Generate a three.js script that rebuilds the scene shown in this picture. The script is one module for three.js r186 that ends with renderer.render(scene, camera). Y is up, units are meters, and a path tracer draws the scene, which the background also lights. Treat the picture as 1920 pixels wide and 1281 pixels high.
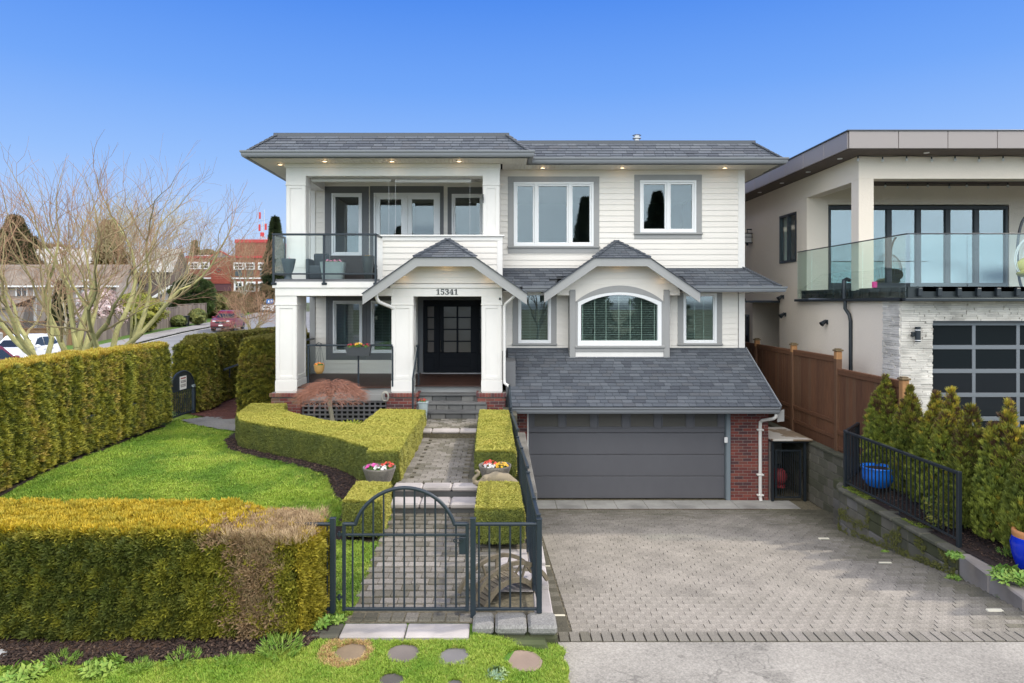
import * as THREE from 'three';
import { mergeGeometries } from 'three/addons/utils/BufferGeometryUtils.js';
import { ImprovedNoise } from 'three/addons/math/ImprovedNoise.js';
import { TextGeometry } from 'three/addons/geometries/TextGeometry.js';
import { FontLoader } from 'three/addons/loaders/FontLoader.js';

// ------------------------------------------------------------------ camera, sky, sun, exposure
// x to the right, y up, the camera looks along -z; a depth d in front of the lens is z = -d. y = 0 is the garage floor.
const EYE = 4.87, F = 1280;
const scene = new THREE.Scene();
const camera = new THREE.PerspectiveCamera(2 * Math.atan(640.5 / F) * 180 / Math.PI, 1920 / 1281, 0.1, 3000);
camera.position.set(0, EYE, 0);
camera.setViewOffset(1920, 1281, 25, 73.5, 1920, 1281);      // a shifted lens keeps the verticals upright
camera.updateProjectionMatrix();
const renderer = new THREE.WebGLRenderer({ antialias: true });
renderer.setSize(1024, 683);
renderer.toneMapping = THREE.LinearToneMapping;
renderer.toneMappingExposure = 1.06;
renderer.shadowMap.enabled = true;

let seedState = 12345;
function rnd() { seedState = (seedState + 0x6d2b79f5) | 0; let t = Math.imul(seedState ^ (seedState >>> 15), 1 | seedState); t = (t + Math.imul(t ^ (t >>> 7), 61 | t)) ^ t; return ((t ^ (t >>> 14)) >>> 0) / 4294967296; }
const seed = (n) => { seedState = n * 7919 + 17; };
const rr = (a, b) => a + (b - a) * rnd();
const pick = (a) => a[Math.floor(rnd() * a.length)];
const clamp = (x, a = 0, b = 1) => Math.min(b, Math.max(a, x));
const smooth = (a, b, x) => { const t = clamp((x - a) / (b - a)); return t * t * (3 - 2 * t); };
const lerp = (a, b, t) => a + (b - a) * t;
const noise3 = new ImprovedNoise();
const N3 = (x, y, z = 0) => noise3.noise(x + 31.7, y + 11.3, z + 7.9);
const fbm = (x, y, z = 0, o = 4) => { let s = 0, a = 0.5; for (let i = 0; i < o; i++) { s += a * N3(x, y, z); x *= 2.03; y *= 2.03; z *= 2.03; a *= 0.5; } return s; };
const sr = (r, g, b) => new THREE.Color().setRGB(r / 255, g / 255, b / 255, THREE.SRGBColorSpace);
const lin = (r, g, b) => new THREE.Color().setRGB(r, g, b);

{ // the sky: clear blue low over the houses, broken bright cloud over the rest of the dome
  const W = 1024, H = 512, data = new Float32Array(W * H * 4);
  const stops = [[-10, sr(196, 214, 240)], [0, sr(205, 222, 249)], [5, sr(184, 210, 247)], [11, sr(147, 188, 247)], [17, sr(112, 164, 243)], [24, sr(80, 139, 234)], [45, sr(52, 108, 214)], [90, sr(44, 94, 196)]];
  const c = new THREE.Color(), cl = new THREE.Color();
  for (let j = 0; j < H; j++) for (let i = 0; i < W; i++) {
    const el = ((j + 0.5) / H - 0.5) * Math.PI, az = ((i + 0.5) / W - 0.5) * 2 * Math.PI;
    const x = Math.cos(el) * Math.cos(az), y = Math.sin(el), z = Math.cos(el) * Math.sin(az), deg = el * 180 / Math.PI;
    let k = 0; while (k < stops.length - 2 && deg > stops[k + 1][0]) k++;
    c.copy(stops[k][1]).lerp(stops[k + 1][1], clamp((deg - stops[k][0]) / (stops[k + 1][0] - stops[k][0])));
    const px = x / (Math.abs(y) + 0.28), pz = z / (Math.abs(y) + 0.28);
    const n = fbm(px * 1.5, pz * 1.5 + 3, 0.5, 6) + 0.5;
    const back = smooth(-0.12, 0.5, z + 0.3 * y);           // clouds thicken away from the view
    const cover = smooth(0.62 - 0.5 * back, 0.86 - 0.42 * back, n) * back;
    const bright = 3.0 * (0.72 + 0.55 * (fbm(px * 2.6 + 9, pz * 2.6, 4, 4) + 0.5));
    cl.setRGB(1.0, 0.985, 0.96).multiplyScalar(bright); cl.lerp(new THREE.Color(1.25, 1.75, 2.2), 0.75 * smooth(26, 8, deg));   // hazier and bluer low down
    c.lerp(cl, cover);
    if (deg < -1) c.multiplyScalar(0.5);
    data.set([c.r, c.g, c.b, 1], (j * W + i) * 4);
  }
  const t = new THREE.DataTexture(data, W, H, THREE.RGBAFormat, THREE.FloatType);
  t.mapping = THREE.EquirectangularReflectionMapping; t.magFilter = t.minFilter = THREE.LinearFilter; t.needsUpdate = true;
  scene.background = t; scene.environment = t;
}
const sun = new THREE.DirectionalLight(lin(1.0, 0.93, 0.82), 3.0);   // high on the right, a little behind the house front
sun.position.set(62, 62, -30); sun.target.position.set(0, 0, -12);
sun.castShadow = true; sun.shadow.radius = 4; sun.shadow.mapSize.set(4096, 4096);
Object.assign(sun.shadow.camera, { left: -70, right: 70, top: 70, bottom: -70, near: 1, far: 260 });
scene.add(sun, sun.target);

// ------------------------------------------------------------------ helpers
const X = (u, d) => (u - 935) * d / F, Y = (v, d) => EYE - (v - 567) * d / F;     // metres at a depth, for measuring things off
const V3 = (x, y, z) => new THREE.Vector3(x, y, z);
const used = {};
function numbered(n) { if (!(n in used)) { used[n] = 0; return n; } used[n]++; return n + '_' + String(used[n]).padStart(3, '0'); }
function thing(name, label, category, o = {}) {
  const g = new THREE.Group(); g.name = numbered(name); scene.add(g);
  if (label) g.userData.label = label;
  if (category) g.userData.category = category;
  if (o.group) g.userData.group = o.group;
  if (o.kind) g.userData.kind = o.kind;
  return g;
}
const part = (name, parent, label) => { const g = new THREE.Group(); g.name = name; if (label) g.userData.label = label; parent.add(g); return g; };
function rebase(g) {            // put the group's origin at the thing's base
  if (!g.isGroup || basedSet.has(g) || g.position.lengthSq() > 0) return g;
  g.updateMatrixWorld(true);
  const b = new THREE.Box3().setFromObject(g); if (b.isEmpty()) return g;
  const c = V3((b.min.x + b.max.x) / 2, b.min.y, (b.min.z + b.max.z) / 2);
  for (const k of g.children) k.position.sub(c);
  g.position.copy(c); basedSet.add(g); return g;
}
const basedSet = new Set();
function tag(o, label, category, group, kind) { if (label) o.userData.label = label; if (category) o.userData.category = category; if (group) o.userData.group = group; if (kind) o.userData.kind = kind; return o; }
function copyOf(g, label, dx, dy, dz, turn = 0) { const c = g.clone(); c.name = numbered(g.name.replace(/_\d{3}$/, '')); scene.add(c); c.position.add(V3(dx, dy, dz)); c.rotation.y += turn; if (label) c.userData.label = label; basedSet.add(c); return c; }

class MB {
  constructor() { this.l = []; }
  add(geo, m) { let g = geo.index ? geo.toNonIndexed() : geo.clone(); if (m) g.applyMatrix4(m); if (!g.attributes.normal) g.computeVertexNormals(); for (const k of Object.keys(g.attributes)) if (!['position', 'normal', 'color'].includes(k)) g.deleteAttribute(k); this.l.push(g); return this; }
  raw(pos) { const g = new THREE.BufferGeometry(); g.setAttribute('position', new THREE.BufferAttribute(Float32Array.from(pos), 3)); g.computeVertexNormals(); this.l.push(g); return this; }
  box(x0, x1, y0, y1, z0, z1, b = 0, m) {
    if (x0 > x1) [x0, x1] = [x1, x0]; if (y0 > y1) [y0, y1] = [y1, y0]; if (z0 > z1) [z0, z1] = [z1, z0];
    const g = boxGeo(x0, x1, y0, y1, z0, z1, b); if (m) g.applyMatrix4(m); this.l.push(g); return this;
  }
  ext(pts, z0, z1, m) { const s = new THREE.Shape(pts.map(([x, y]) => new THREE.Vector2(x, y))); const g = new THREE.ExtrudeGeometry(s, { depth: z1 - z0, bevelEnabled: false }); g.translate(0, 0, z0); return this.add(g, m); }
  shape(s, z0, z1, m, opt = {}) { const g = new THREE.ExtrudeGeometry(s, { depth: z1 - z0, bevelEnabled: false, curveSegments: 20, ...opt }); g.translate(0, 0, z0); return this.add(g, m); }
  tube(pts, r, seg = 6, n) { const c = new THREE.CatmullRomCurve3(pts.map((p) => V3(...p)), false, 'catmullrom', 0.2); return this.add(new THREE.TubeGeometry(c, n ?? Math.max(2, pts.length * 4), r, seg, false)); }
  bar(p, q, r0, r1 = r0, seg = 8) { return this.add(barGeo(p, q, r0, r1, seg)); }
  sph(x, y, z, r, sy = 1, ws = 10, hs = 8) { const g = new THREE.SphereGeometry(r, ws, hs); g.scale(1, sy, 1); g.translate(x, y, z); return this.add(g); }
  beam(p, q, w, h) { // square bar between two points, w across, h tall
    const a = V3(...p), b = V3(...q), L = a.distanceTo(b), dir = b.clone().sub(a).normalize(); let up = Math.abs(dir.y) > 0.98 ? V3(0, 0, 1) : V3(0, 1, 0); const side = up.clone().cross(dir).normalize(); up = dir.clone().cross(side);
    const m = new THREE.Matrix4().makeBasis(side, up, dir).setPosition(a); const g = boxGeo(-w / 2, w / 2, -h / 2, h / 2, 0, L, Math.min(w, h) * 0.12); g.applyMatrix4(m); this.l.push(g); return this; }
  build(name, mat, parent, kind) {
    let g = this.l.length > 1 ? mergeGeometries(this.l.map((x) => { if (x.attributes.uv) x.deleteAttribute('uv'); return x; })) : this.l[0];
    boxUV(g); const m = new THREE.Mesh(g, mat); m.name = name; m.castShadow = m.receiveShadow = true; if (kind) m.userData.kind = kind; (parent ?? scene).add(m); if (!parent) m.name = numbered(name); return m;
  }
}
function boxUV(g) {
  const p = g.attributes.position, n = g.attributes.normal, uv = new Float32Array(p.count * 2);
  for (let i = 0; i < p.count; i++) { const ax = Math.abs(n.getX(i)), ay = Math.abs(n.getY(i)), az = Math.abs(n.getZ(i)); const [a, b] = ay >= ax && ay >= az ? [p.getX(i), p.getZ(i)] : ax >= az ? [p.getZ(i), p.getY(i)] : [p.getX(i), p.getY(i)]; uv[2 * i] = a; uv[2 * i + 1] = b; }
  g.setAttribute('uv', new THREE.BufferAttribute(uv, 2)); return g;
}
function barGeo(p, q, r0, r1, seg) { const a = V3(...p), b = V3(...q), L = a.distanceTo(b), g = new THREE.CylinderGeometry(r1, r0, L, seg, 1); g.translate(0, L / 2, 0); g.applyQuaternion(new THREE.Quaternion().setFromUnitVectors(V3(0, 1, 0), b.clone().sub(a).normalize())); g.translate(a.x, a.y, a.z); return g; }
function boxGeo(x0, x1, y0, y1, z0, z1, b = 0) {
  const lo = [x0, y0, z0], hi = [x1, y1, z1], c = [(x0 + x1) / 2, (y0 + y1) / 2, (z0 + z1) / 2], pos = [];
  b = Math.min(b, (x1 - x0) / 3, (y1 - y0) / 3, (z1 - z0) / 3);
  const vert = (s, a) => [0, 1, 2].map((k) => (s[k] > 0 ? hi[k] : lo[k]) - (k === a ? 0 : s[k] * b));
  const tri = (p, q, r) => { const ux = q[0] - p[0], uy = q[1] - p[1], uz = q[2] - p[2], vx = r[0] - p[0], vy = r[1] - p[1], vz = r[2] - p[2]; const nx = uy * vz - uz * vy, ny = uz * vx - ux * vz, nz = ux * vy - uy * vx; const o = nx * (p[0] + q[0] + r[0] - 3 * c[0]) + ny * (p[1] + q[1] + r[1] - 3 * c[1]) + nz * (p[2] + q[2] + r[2] - 3 * c[2]); o < 0 ? pos.push(...p, ...r, ...q) : pos.push(...p, ...q, ...r); };
  const quad = (p, q, r, s) => { tri(p, q, r); tri(p, r, s); };
  for (let a = 0; a < 3; a++) { const [e, f] = [(a + 1) % 3, (a + 2) % 3]; for (const sa of [-1, 1]) { const v = [[-1, -1], [1, -1], [1, 1], [-1, 1]].map(([i, j]) => { const s = [0, 0, 0]; s[a] = sa; s[e] = i; s[f] = j; return vert(s, a); }); quad(...v); } }
  if (b > 0) {
    for (let a = 0; a < 3; a++) { const [e, f] = [(a + 1) % 3, (a + 2) % 3]; for (const i of [-1, 1]) for (const j of [-1, 1]) { const s0 = [0, 0, 0], s1 = [0, 0, 0]; s0[a] = -1; s1[a] = 1; s0[e] = s1[e] = i; s0[f] = s1[f] = j; quad(vert(s0, e), vert(s1, e), vert(s1, f), vert(s0, f)); } }
    for (const i of [-1, 1]) for (const j of [-1, 1]) for (const k of [-1, 1]) { const s = [i, j, k]; tri(vert(s, 0), vert(s, 1), vert(s, 2)); }
  }
  const g = new THREE.BufferGeometry(); g.setAttribute('position', new THREE.BufferAttribute(Float32Array.from(pos), 3)); g.computeVertexNormals(); return g;
}
function piece(parent, name, geo, mat, x, y, z, sx = 1, sy = 1, sz = 1, q) { const m = new THREE.Mesh(geo, mat); m.name = name; m.position.set(x, y, z); m.scale.set(sx, sy, sz); if (q) m.quaternion.copy(q); m.castShadow = m.receiveShadow = true; parent.add(m); return m; }
const withUV = (g) => boxUV(g);
const UNIT = withUV(boxGeo(0, 1, 0, 1, 0, 1));                         // plain unit box, corner at the origin
// a lapped board or shingle: 1 x 1, thin at the top edge, thick at the bottom edge
const LAP = (() => { const t0 = 0.024, t1 = 0.004, p = [], q = (a, b, c, d) => p.push(...a, ...b, ...c, ...a, ...c, ...d); const A = [0, 0, t0], B = [1, 0, t0], C = [1, 1, t1], D = [0, 1, t1], a = [0, 0, 0], b = [1, 0, 0], c = [1, 1, 0], d = [0, 1, 0]; q(A, B, C, D); q(a, b, B, A); q(b, c, C, B); q(c, d, D, C); q(d, a, A, D); q(a, d, c, b); const g = new THREE.BufferGeometry(); g.setAttribute('position', new THREE.BufferAttribute(Float32Array.from(p), 3)); g.computeVertexNormals(); return boxUV(g); })();
// pieces small enough to share: [w, h, d] blocks with worn edges
const block = (w, h, d, b) => withUV(boxGeo(-w / 2, w / 2, -h / 2, h / 2, -d / 2, d / 2, b));

// ------------------------------------------------------------------ textures (tiling, computed)
function vnoise(x, y, per, s) { const xi = Math.floor(x), yi = Math.floor(y), fx = x - xi, fy = y - yi, h = (a, b) => { let n = (((a % per) + per) % per) * 374761393 + (((b % per) + per) % per) * 668265263 + s * 1442695041; n = Math.imul(n ^ (n >>> 13), 1274126177); return ((n ^ (n >>> 16)) >>> 0) / 4294967296; }; const sx = fx * fx * (3 - 2 * fx), sy = fy * fy * (3 - 2 * fy); return lerp(lerp(h(xi, yi), h(xi + 1, yi), sx), lerp(h(xi, yi + 1), h(xi + 1, yi + 1), sx), sy); }
function vfbm(u, v, base, oct, s) { let t = 0, a = 0.5, w = 0, p = base; for (let i = 0; i < oct; i++) { t += a * vnoise(u * p, v * p, p, s + i); w += a; a *= 0.55; p *= 2; } return t / w; }
function tex(n, size, fn, metres = 1) {      // fn(u, v) gives a linear multiplier or [r, g, b]
  const d = new Uint8Array(n * n * 4);
  for (let j = 0; j < n; j++) for (let i = 0; i < n; i++) { const c = fn((i + 0.5) / n, (j + 0.5) / n), a = Array.isArray(c) ? c : [c, c, c]; for (let k = 0; k < 3; k++) d[(j * n + i) * 4 + k] = clamp(a[k]) * 255; d[(j * n + i) * 4 + 3] = 255; }
  const t = new THREE.DataTexture(d, n, n); t.wrapS = t.wrapT = THREE.RepeatWrapping; t.magFilter = THREE.LinearFilter; t.minFilter = THREE.LinearMipmapLinearFilter; t.repeat.set(1 / size, 1 / size); t.needsUpdate = true; return t;
}
const T = {
  grain: tex(512, 0.9, (u, v) => 0.62 + 0.38 * vfbm(u, v, 64, 3, 1) * (0.75 + 0.5 * vfbm(u, v, 6, 3, 2))),
  mottle: tex(512, 2.7, (u, v) => 0.5 + 0.5 * clamp(1.5 * vfbm(u, v, 5, 7, 5) - 0.2)),
  aggregate: tex(1024, 2.2, (u, v) => { const m = vfbm(u, v, 5, 5, 8), f = vnoise(u * 300, v * 300, 300, 4), g = vnoise(u * 150, v * 150, 150, 6); return clamp(0.42 + 0.36 * m + 0.34 * (f - 0.45) + 0.16 * (g - 0.5)); }),
  apron: tex(1024, 5, (u, v) => { const m = vfbm(u, v, 4, 7, 81), s = vfbm(u, v, 9, 5, 83), f = vnoise(u * 512, v * 512, 512, 84), g = vnoise(u * 256, v * 256, 256, 85); const crack = Math.abs(vfbm(u, v, 3, 6, 86) - 0.5) < 0.003 ? 0.74 : 1; const k = clamp(0.36 + 0.5 * m + 0.26 * (f - 0.5) + 0.16 * (g - 0.5) - 0.2 * smooth(0.6, 0.78, s)) * crack; return [k, k * 0.985, k * 0.95]; }),
  stucco: tex(512, 0.8, (u, v) => 0.45 * vfbm(u, v, 60, 3, 11) + 0.55 * vfbm(u, v, 24, 3, 12)),
  stuccoTone: tex(256, 5, (u, v) => 0.9 + 0.1 * vfbm(u, v, 4, 5, 14)),
  wood: tex(512, 1.1, (u, v) => { const g = vfbm(u, v * 0.12, 40, 4, 21), s = vnoise(u * 90, v * 4, 90, 22); return 0.55 + 0.3 * g + 0.15 * s; }),
  paint: tex(256, 1.6, (u, v) => 0.88 + 0.12 * vfbm(u, v * 0.5, 6, 6, 31)),
  soil: tex(512, 0.9, (u, v) => { const a = vfbm(u, v, 40, 4, 41), b = vfbm(u, v, 6, 4, 42); const k = 0.3 + 0.8 * a * a + 0.25 * b; return [k, k * 0.93, k * 0.9]; }),
  lawn: tex(512, 3.1, (u, v) => { const a = vfbm(u, v, 7, 6, 51), b = vfbm(u, v, 60, 3, 52); const y = clamp(1.6 * a - 0.4); return [0.35 + 0.45 * y + 0.15 * b, 0.55 + 0.25 * y + 0.2 * b, 0.5]; }),
  shingle: tex(256, 0.5, (u, v) => 0.55 + 0.45 * vnoise(u * 110, v * 110, 110, 61) * (0.7 + 0.3 * vnoise(u * 9, v * 9, 9, 62))),
  road: tex(512, 6, (u, v) => clamp(0.55 + 0.3 * vfbm(u, v, 5, 6, 71) + 0.15 * (vnoise(u * 256, v * 256, 256, 72) - 0.5))),
};
const std = (color, roughness = 0.8, o = {}) => new THREE.MeshStandardMaterial({ color, roughness, ...o });
const M = {
  siding: [lin(0.85, 0.8, 0.73), lin(0.835, 0.785, 0.72), lin(0.86, 0.81, 0.745)].map((c) => std(c, 0.55, { map: T.paint })),
  white: std(lin(0.855, 0.825, 0.785), 0.5, { map: T.paint }),
  vinyl: std(lin(0.84, 0.84, 0.84), 0.3),
  soffit: std(lin(0.72, 0.68, 0.61), 0.6),
  grey: std(lin(0.345, 0.342, 0.335), 0.55, { map: T.paint }),
  greyDark: std(lin(0.15, 0.152, 0.16), 0.55, { map: T.paint }),
  gutter: std(lin(0.2, 0.212, 0.23), 0.4),
  shingle: [[0.122, 0.137, 0.162], [0.14, 0.156, 0.182], [0.108, 0.121, 0.145], [0.16, 0.175, 0.2], [0.128, 0.137, 0.156], [0.09, 0.1, 0.122]].map((c) => std(lin(...c), 0.9, { map: T.shingle, bumpMap: T.shingle, bumpScale: 0.003 })),
  shingleV: std(0xffffff, 0.9, { vertexColors: true, map: T.shingle, bumpMap: T.shingle, bumpScale: 0.003 }),
  deck: std(lin(0.05, 0.053, 0.06), 0.95),
  flash: std(lin(0.09, 0.095, 0.105), 0.35, { metalness: 0.4 }),
  garage: std(lin(0.135, 0.136, 0.152), 0.42, { map: T.paint, bumpMap: T.wood, bumpScale: 0.0012 }),
  brick: [[0.24, 0.062, 0.05], [0.19, 0.05, 0.045], [0.28, 0.085, 0.065], [0.14, 0.045, 0.045], [0.22, 0.075, 0.06], [0.1, 0.045, 0.05]].map((c) => std(lin(...c), 0.9, { map: T.mottle, bumpMap: T.grain, bumpScale: 0.004 })),
  mortar: std(lin(0.33, 0.3, 0.27), 0.95, { map: T.grain }),
  black: std(lin(0.016, 0.022, 0.028), 0.38),
  rail: std(lin(0.017, 0.027, 0.037), 0.42),
  glass: new THREE.MeshPhysicalMaterial({ color: lin(0.9, 0.97, 0.96), roughness: 0.0, transmission: 1, thickness: 0, ior: 1.8 }),
  glassWarm: new THREE.MeshPhysicalMaterial({ color: lin(0.8, 0.8, 0.76), roughness: 0.12, transmission: 1, thickness: 0, ior: 1.6, bumpMap: T.mottle, bumpScale: 0.004 }),
  glassRail: new THREE.MeshPhysicalMaterial({ color: lin(0.95, 0.985, 0.98), roughness: 0.0, transmission: 1, thickness: 0, ior: 1.22 }),
  glassGreen: new THREE.MeshPhysicalMaterial({ color: lin(0.91, 0.98, 0.96), roughness: 0.0, transmission: 1, thickness: 0, ior: 1.6 }),
  room: std(lin(0.22, 0.215, 0.2), 0.9),
  blind: std(lin(0.42, 0.47, 0.43), 0.6),
  paver: [[0.385, 0.35, 0.298], [0.42, 0.38, 0.327], [0.34, 0.308, 0.262], [0.28, 0.254, 0.21], [0.2, 0.182, 0.138], [0.13, 0.118, 0.082]].map((c) => std(lin(...c), 0.92, { map: T.aggregate, bumpMap: T.grain, bumpScale: 0.004 })),
  paverV: std(0xffffff, 0.92, { vertexColors: true, map: T.aggregate, bumpMap: T.grain, bumpScale: 0.004 }),
  joint: std(lin(0.2, 0.185, 0.125), 1, { map: T.soil }),
  apron: std(lin(0.52, 0.49, 0.44), 0.93, { map: T.apron, bumpMap: T.aggregate, bumpScale: 0.004 }),
  concrete: std(lin(0.42, 0.41, 0.385), 0.9, { map: T.mottle, bumpMap: T.grain, bumpScale: 0.004 }),
  kerb: std(lin(0.5, 0.455, 0.43), 0.9, { map: T.mottle, bumpMap: T.grain, bumpScale: 0.006 }),
  stone: [[0.13, 0.13, 0.13], [0.165, 0.163, 0.16], [0.1, 0.1, 0.1], [0.2, 0.195, 0.185]].map((c) => std(lin(...c), 0.85, { map: T.mottle, bumpMap: T.mottle, bumpScale: 0.02 })),
  oldStone: [[0.12, 0.115, 0.085], [0.15, 0.14, 0.11], [0.09, 0.09, 0.06], [0.19, 0.18, 0.16], [0.07, 0.075, 0.035]].map((c) => std(lin(...c), 0.95, { map: T.mottle, bumpMap: T.mottle, bumpScale: 0.02 })),
  soil: std(lin(0.042, 0.026, 0.022), 1, { map: T.soil, bumpMap: T.soil, bumpScale: 0.02 }),
  soilPale: std(lin(0.16, 0.095, 0.06), 1, { map: T.soil, bumpMap: T.soil, bumpScale: 0.02 }),
  barkMulch: std(lin(0.15, 0.052, 0.033), 1, { map: T.soil, bumpMap: T.soil, bumpScale: 0.02 }),
  lawn: std(lin(0.24, 0.28, 0.04), 1, { map: T.lawn, bumpMap: T.soil, bumpScale: 0.02 }),
  verge: std(lin(0.16, 0.25, 0.03), 1, { map: T.lawn, bumpMap: T.soil, bumpScale: 0.02 }),
  ground: std(lin(0.09, 0.11, 0.045), 1, { map: T.mottle }),
  asphalt: std(lin(0.3, 0.3, 0.3), 0.92, { map: T.road }),
  cedarWood: [[0.155, 0.066, 0.03], [0.18, 0.076, 0.034], [0.135, 0.056, 0.026], [0.165, 0.08, 0.04]].map((c) => std(lin(...c), 0.75, { map: T.wood })),
  postWood: std(lin(0.5, 0.25, 0.1), 0.8, { map: T.wood }),
  greyWood: [[0.2, 0.16, 0.135], [0.24, 0.19, 0.16], [0.165, 0.13, 0.11], [0.27, 0.22, 0.18]].map((c) => std(lin(...c), 0.9, { map: T.wood })),
  deckWood: [[0.07, 0.028, 0.018], [0.085, 0.034, 0.02], [0.06, 0.024, 0.016]].map((c) => std(lin(...c), 0.5, { map: T.wood })),
  stucco: std(lin(0.84, 0.745, 0.635), 0.95, { map: T.stuccoTone, bumpMap: T.stucco, bumpScale: 0.006 }),
  metalPanel: std(lin(0.32, 0.28, 0.265), 0.45, { metalness: 0.2 }),
  leaf: new THREE.MeshStandardMaterial({ color: 0xffffff, roughness: 0.65, side: THREE.DoubleSide }),
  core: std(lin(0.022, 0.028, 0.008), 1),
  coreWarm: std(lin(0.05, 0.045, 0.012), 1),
  terracotta: std(lin(0.5, 0.22, 0.08), 0.7),
  blue: std(lin(0.015, 0.17, 0.68), 0.15),
  pebble: std(lin(0.3, 0.27, 0.23), 0.95, { map: T.aggregate, bumpMap: T.aggregate, bumpScale: 0.012 }),
  planterGrey: std(lin(0.07, 0.09, 0.105), 0.55),
  planterPale: std(lin(0.42, 0.49, 0.49), 0.6, { map: T.mottle }),
};

// ------------------------------------------------------------------ terrain
const interp = (tab, x) => { if (x <= tab[0][0]) return tab[0][1]; for (let i = 1; i < tab.length; i++) if (x <= tab[i][0]) return lerp(tab[i - 1][1], tab[i][1], (x - tab[i - 1][0]) / (tab[i][0] - tab[i - 1][0])); return tab[tab.length - 1][1]; };
const driveY = (d) => clamp(16 - d, 0, 8.6) * 0.1395;
const yardY = (d) => interp([[6.3, 1.31], [7.05, 1.375], [7.4, 1.42], [8, 1.45], [9.5, 1.53], [10.4, 1.61], [11, 1.74], [12, 1.85]], d);
const streetY = (d) => interp([[-40, 1.1], [0, 1.15], [20, 1.25], [30, 1.42], [37, 1.6], [45, 1.82], [55, 2.4], [65, 2.75], [90, 3.4], [150, 4.0], [2000, 4.0]], d);
function groundY(x, d) {
  if (d > 7.3 && d < 31 && x > 0.6 && (x < 6.95 || (x < 7.72 && d > 13.84))) return driveY(d) - 0.06;
  if (x > 0.55 && x < 7.2 && d < 7.45) return 1.15;
  if (d < 7.05) return x < -9.5 ? streetY(d) : 1.19;
  if (x >= 6.95 && d < 31) return 1.17;
  if (x < -9 || d > 31) return streetY(d);
  return yardY(d) - 0.04;
}
// height sheets: cells of a nonuniform lattice, kept where keep() says so
function sheet(name, xs, ds, yf, mat, keep, parent) {
  const pos = [];
  for (let i = 0; i + 1 < xs.length; i++) for (let j = 0; j + 1 < ds.length; j++) {
    const [a, b, c, e] = [xs[i], xs[i + 1], ds[j], ds[j + 1]];
    if (keep && !keep((a + b) / 2, (c + e) / 2)) continue;
    const A = [a, yf(a, c), -c], B = [b, yf(b, c), -c], C = [b, yf(b, e), -e], E = [a, yf(a, e), -e];
    pos.push(...A, ...B, ...C, ...A, ...C, ...E);
  }
  const g = new THREE.BufferGeometry(); g.setAttribute('position', new THREE.BufferAttribute(Float32Array.from(pos), 3)); g.computeVertexNormals(); boxUV(g);
  const m = new THREE.Mesh(g, mat); m.name = parent ? name : numbered(name); m.receiveShadow = m.castShadow = true; if (!parent) m.userData.kind = 'structure'; (parent ?? scene).add(m); return m;
}
const range = (a, b, s) => { const r = []; const n = Math.max(1, Math.round((b - a) / s)); for (let i = 0; i <= n; i++) r.push(a + (b - a) * i / n); return r; };
const vergeY = (x, d) => lerp(yardY(d), 1.21 + 0.03 * smooth(6.3, 7, d), smooth(-0.35, 0.55, x) * 0.85);
const inPoly = (p, x, y) => { let c = false; for (let i = 0, j = p.length - 1; i < p.length; j = i++) if ((p[i][1] > y) !== (p[j][1] > y) && x < (p[j][0] - p[i][0]) * (y - p[i][1]) / (p[j][1] - p[i][1]) + p[i][0]) c = !c; return c; };
{
  const xs = [-500, -200, -90, -60, -40, -30, -26, -22, -16, -12, -10, -9, -8.9, -8, -6, -4, -2.5, -1.6, -0.4, 0.48, 0.62, 2, 4, 6.92, 6.98, 7.2, 7.69, 7.76, 9, 12, 20, 40, 90, 200, 500];
  const ds = [-300, -80, -40, -20, 0, 4, 6, 7, 7.05, 7.28, 7.34, 7.4, 8, 9.5, 10.4, 11, 12, 13, 13.8, 13.88, 15, 16, 17, 20, 25, 30.9, 31.1, 37, 45, 55, 65, 90, 150, 300, 700, 1500];
  tag(sheet('ground', xs, ds, groundY, M.ground), null);
}
// the near carriageway end in front of the driveway
sheet('road', [0.64, 3, 6.1, 30], [-8, 0, 5, 7.36], (x, d) => 1.205 + (x > 6 ? 0.002 : 0), M.apron);

// lawn and beds -----------------------------------------------------------
const boxHedgePoly = [[-5.95, 16.4], [-5.72, 14.9], [-5.35, 14.1], [-4.6, 13.5], [-3.7, 12.9], [-2.9, 12.25], [-2.4, 11.65], [-2.17, 11.45], [-2.15, 11.15], [-1.63, 11.15], [-1.66, 15.4], [-2.7, 15.55], [-2.72, 14.5], [-2.75, 13.6], [-3.4, 13.95], [-4.3, 14.75], [-4.9, 15.5], [-5.1, 16.4]];
const boxBed = [[-6.15, 16.6], [-5.95, 14.8], [-5.5, 13.9], [-4.65, 13.2], [-3.75, 12.6], [-2.98, 11.85], [-2.65, 11.0], [-2.45, 10.75], [-1.7, 10.7], [-1.7, 16.4]];
const hedgeBed = [[-12, 7.2], [-12, 6.6], [-4.9, 6.56], [-3.9, 6.6], [-3.1, 6.66], [-2.5, 6.76], [-1.95, 6.9], [-1.8, 7.1], [-1.8, 7.5], [-2.0, 7.95], [-12, 8.05]];
const leftBed = [[-9.2, 7], [-8.02, 7], [-7.98, 11], [-8.05, 16.6], [-9.2, 16.6]];
const sideMulch = [[-8.3, 18.3], [-7.6, 17.75], [-6.9, 17.5], [-6.2, 18], [-6.2, 24], [-8.3, 24]];
const sidePath = [[-8.15, 17.4], [-7.7, 16.95], [-6.9, 16.35], [-6.0, 15.8], [-5.6, 16.6], [-5.6, 18.2], [-6.6, 17.7], [-7.6, 17.9]];
const cubeBed = [[-2.35, 9.5], [-1.68, 9.45], [-1.7, 10.9], [-2.4, 10.9]];
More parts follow.
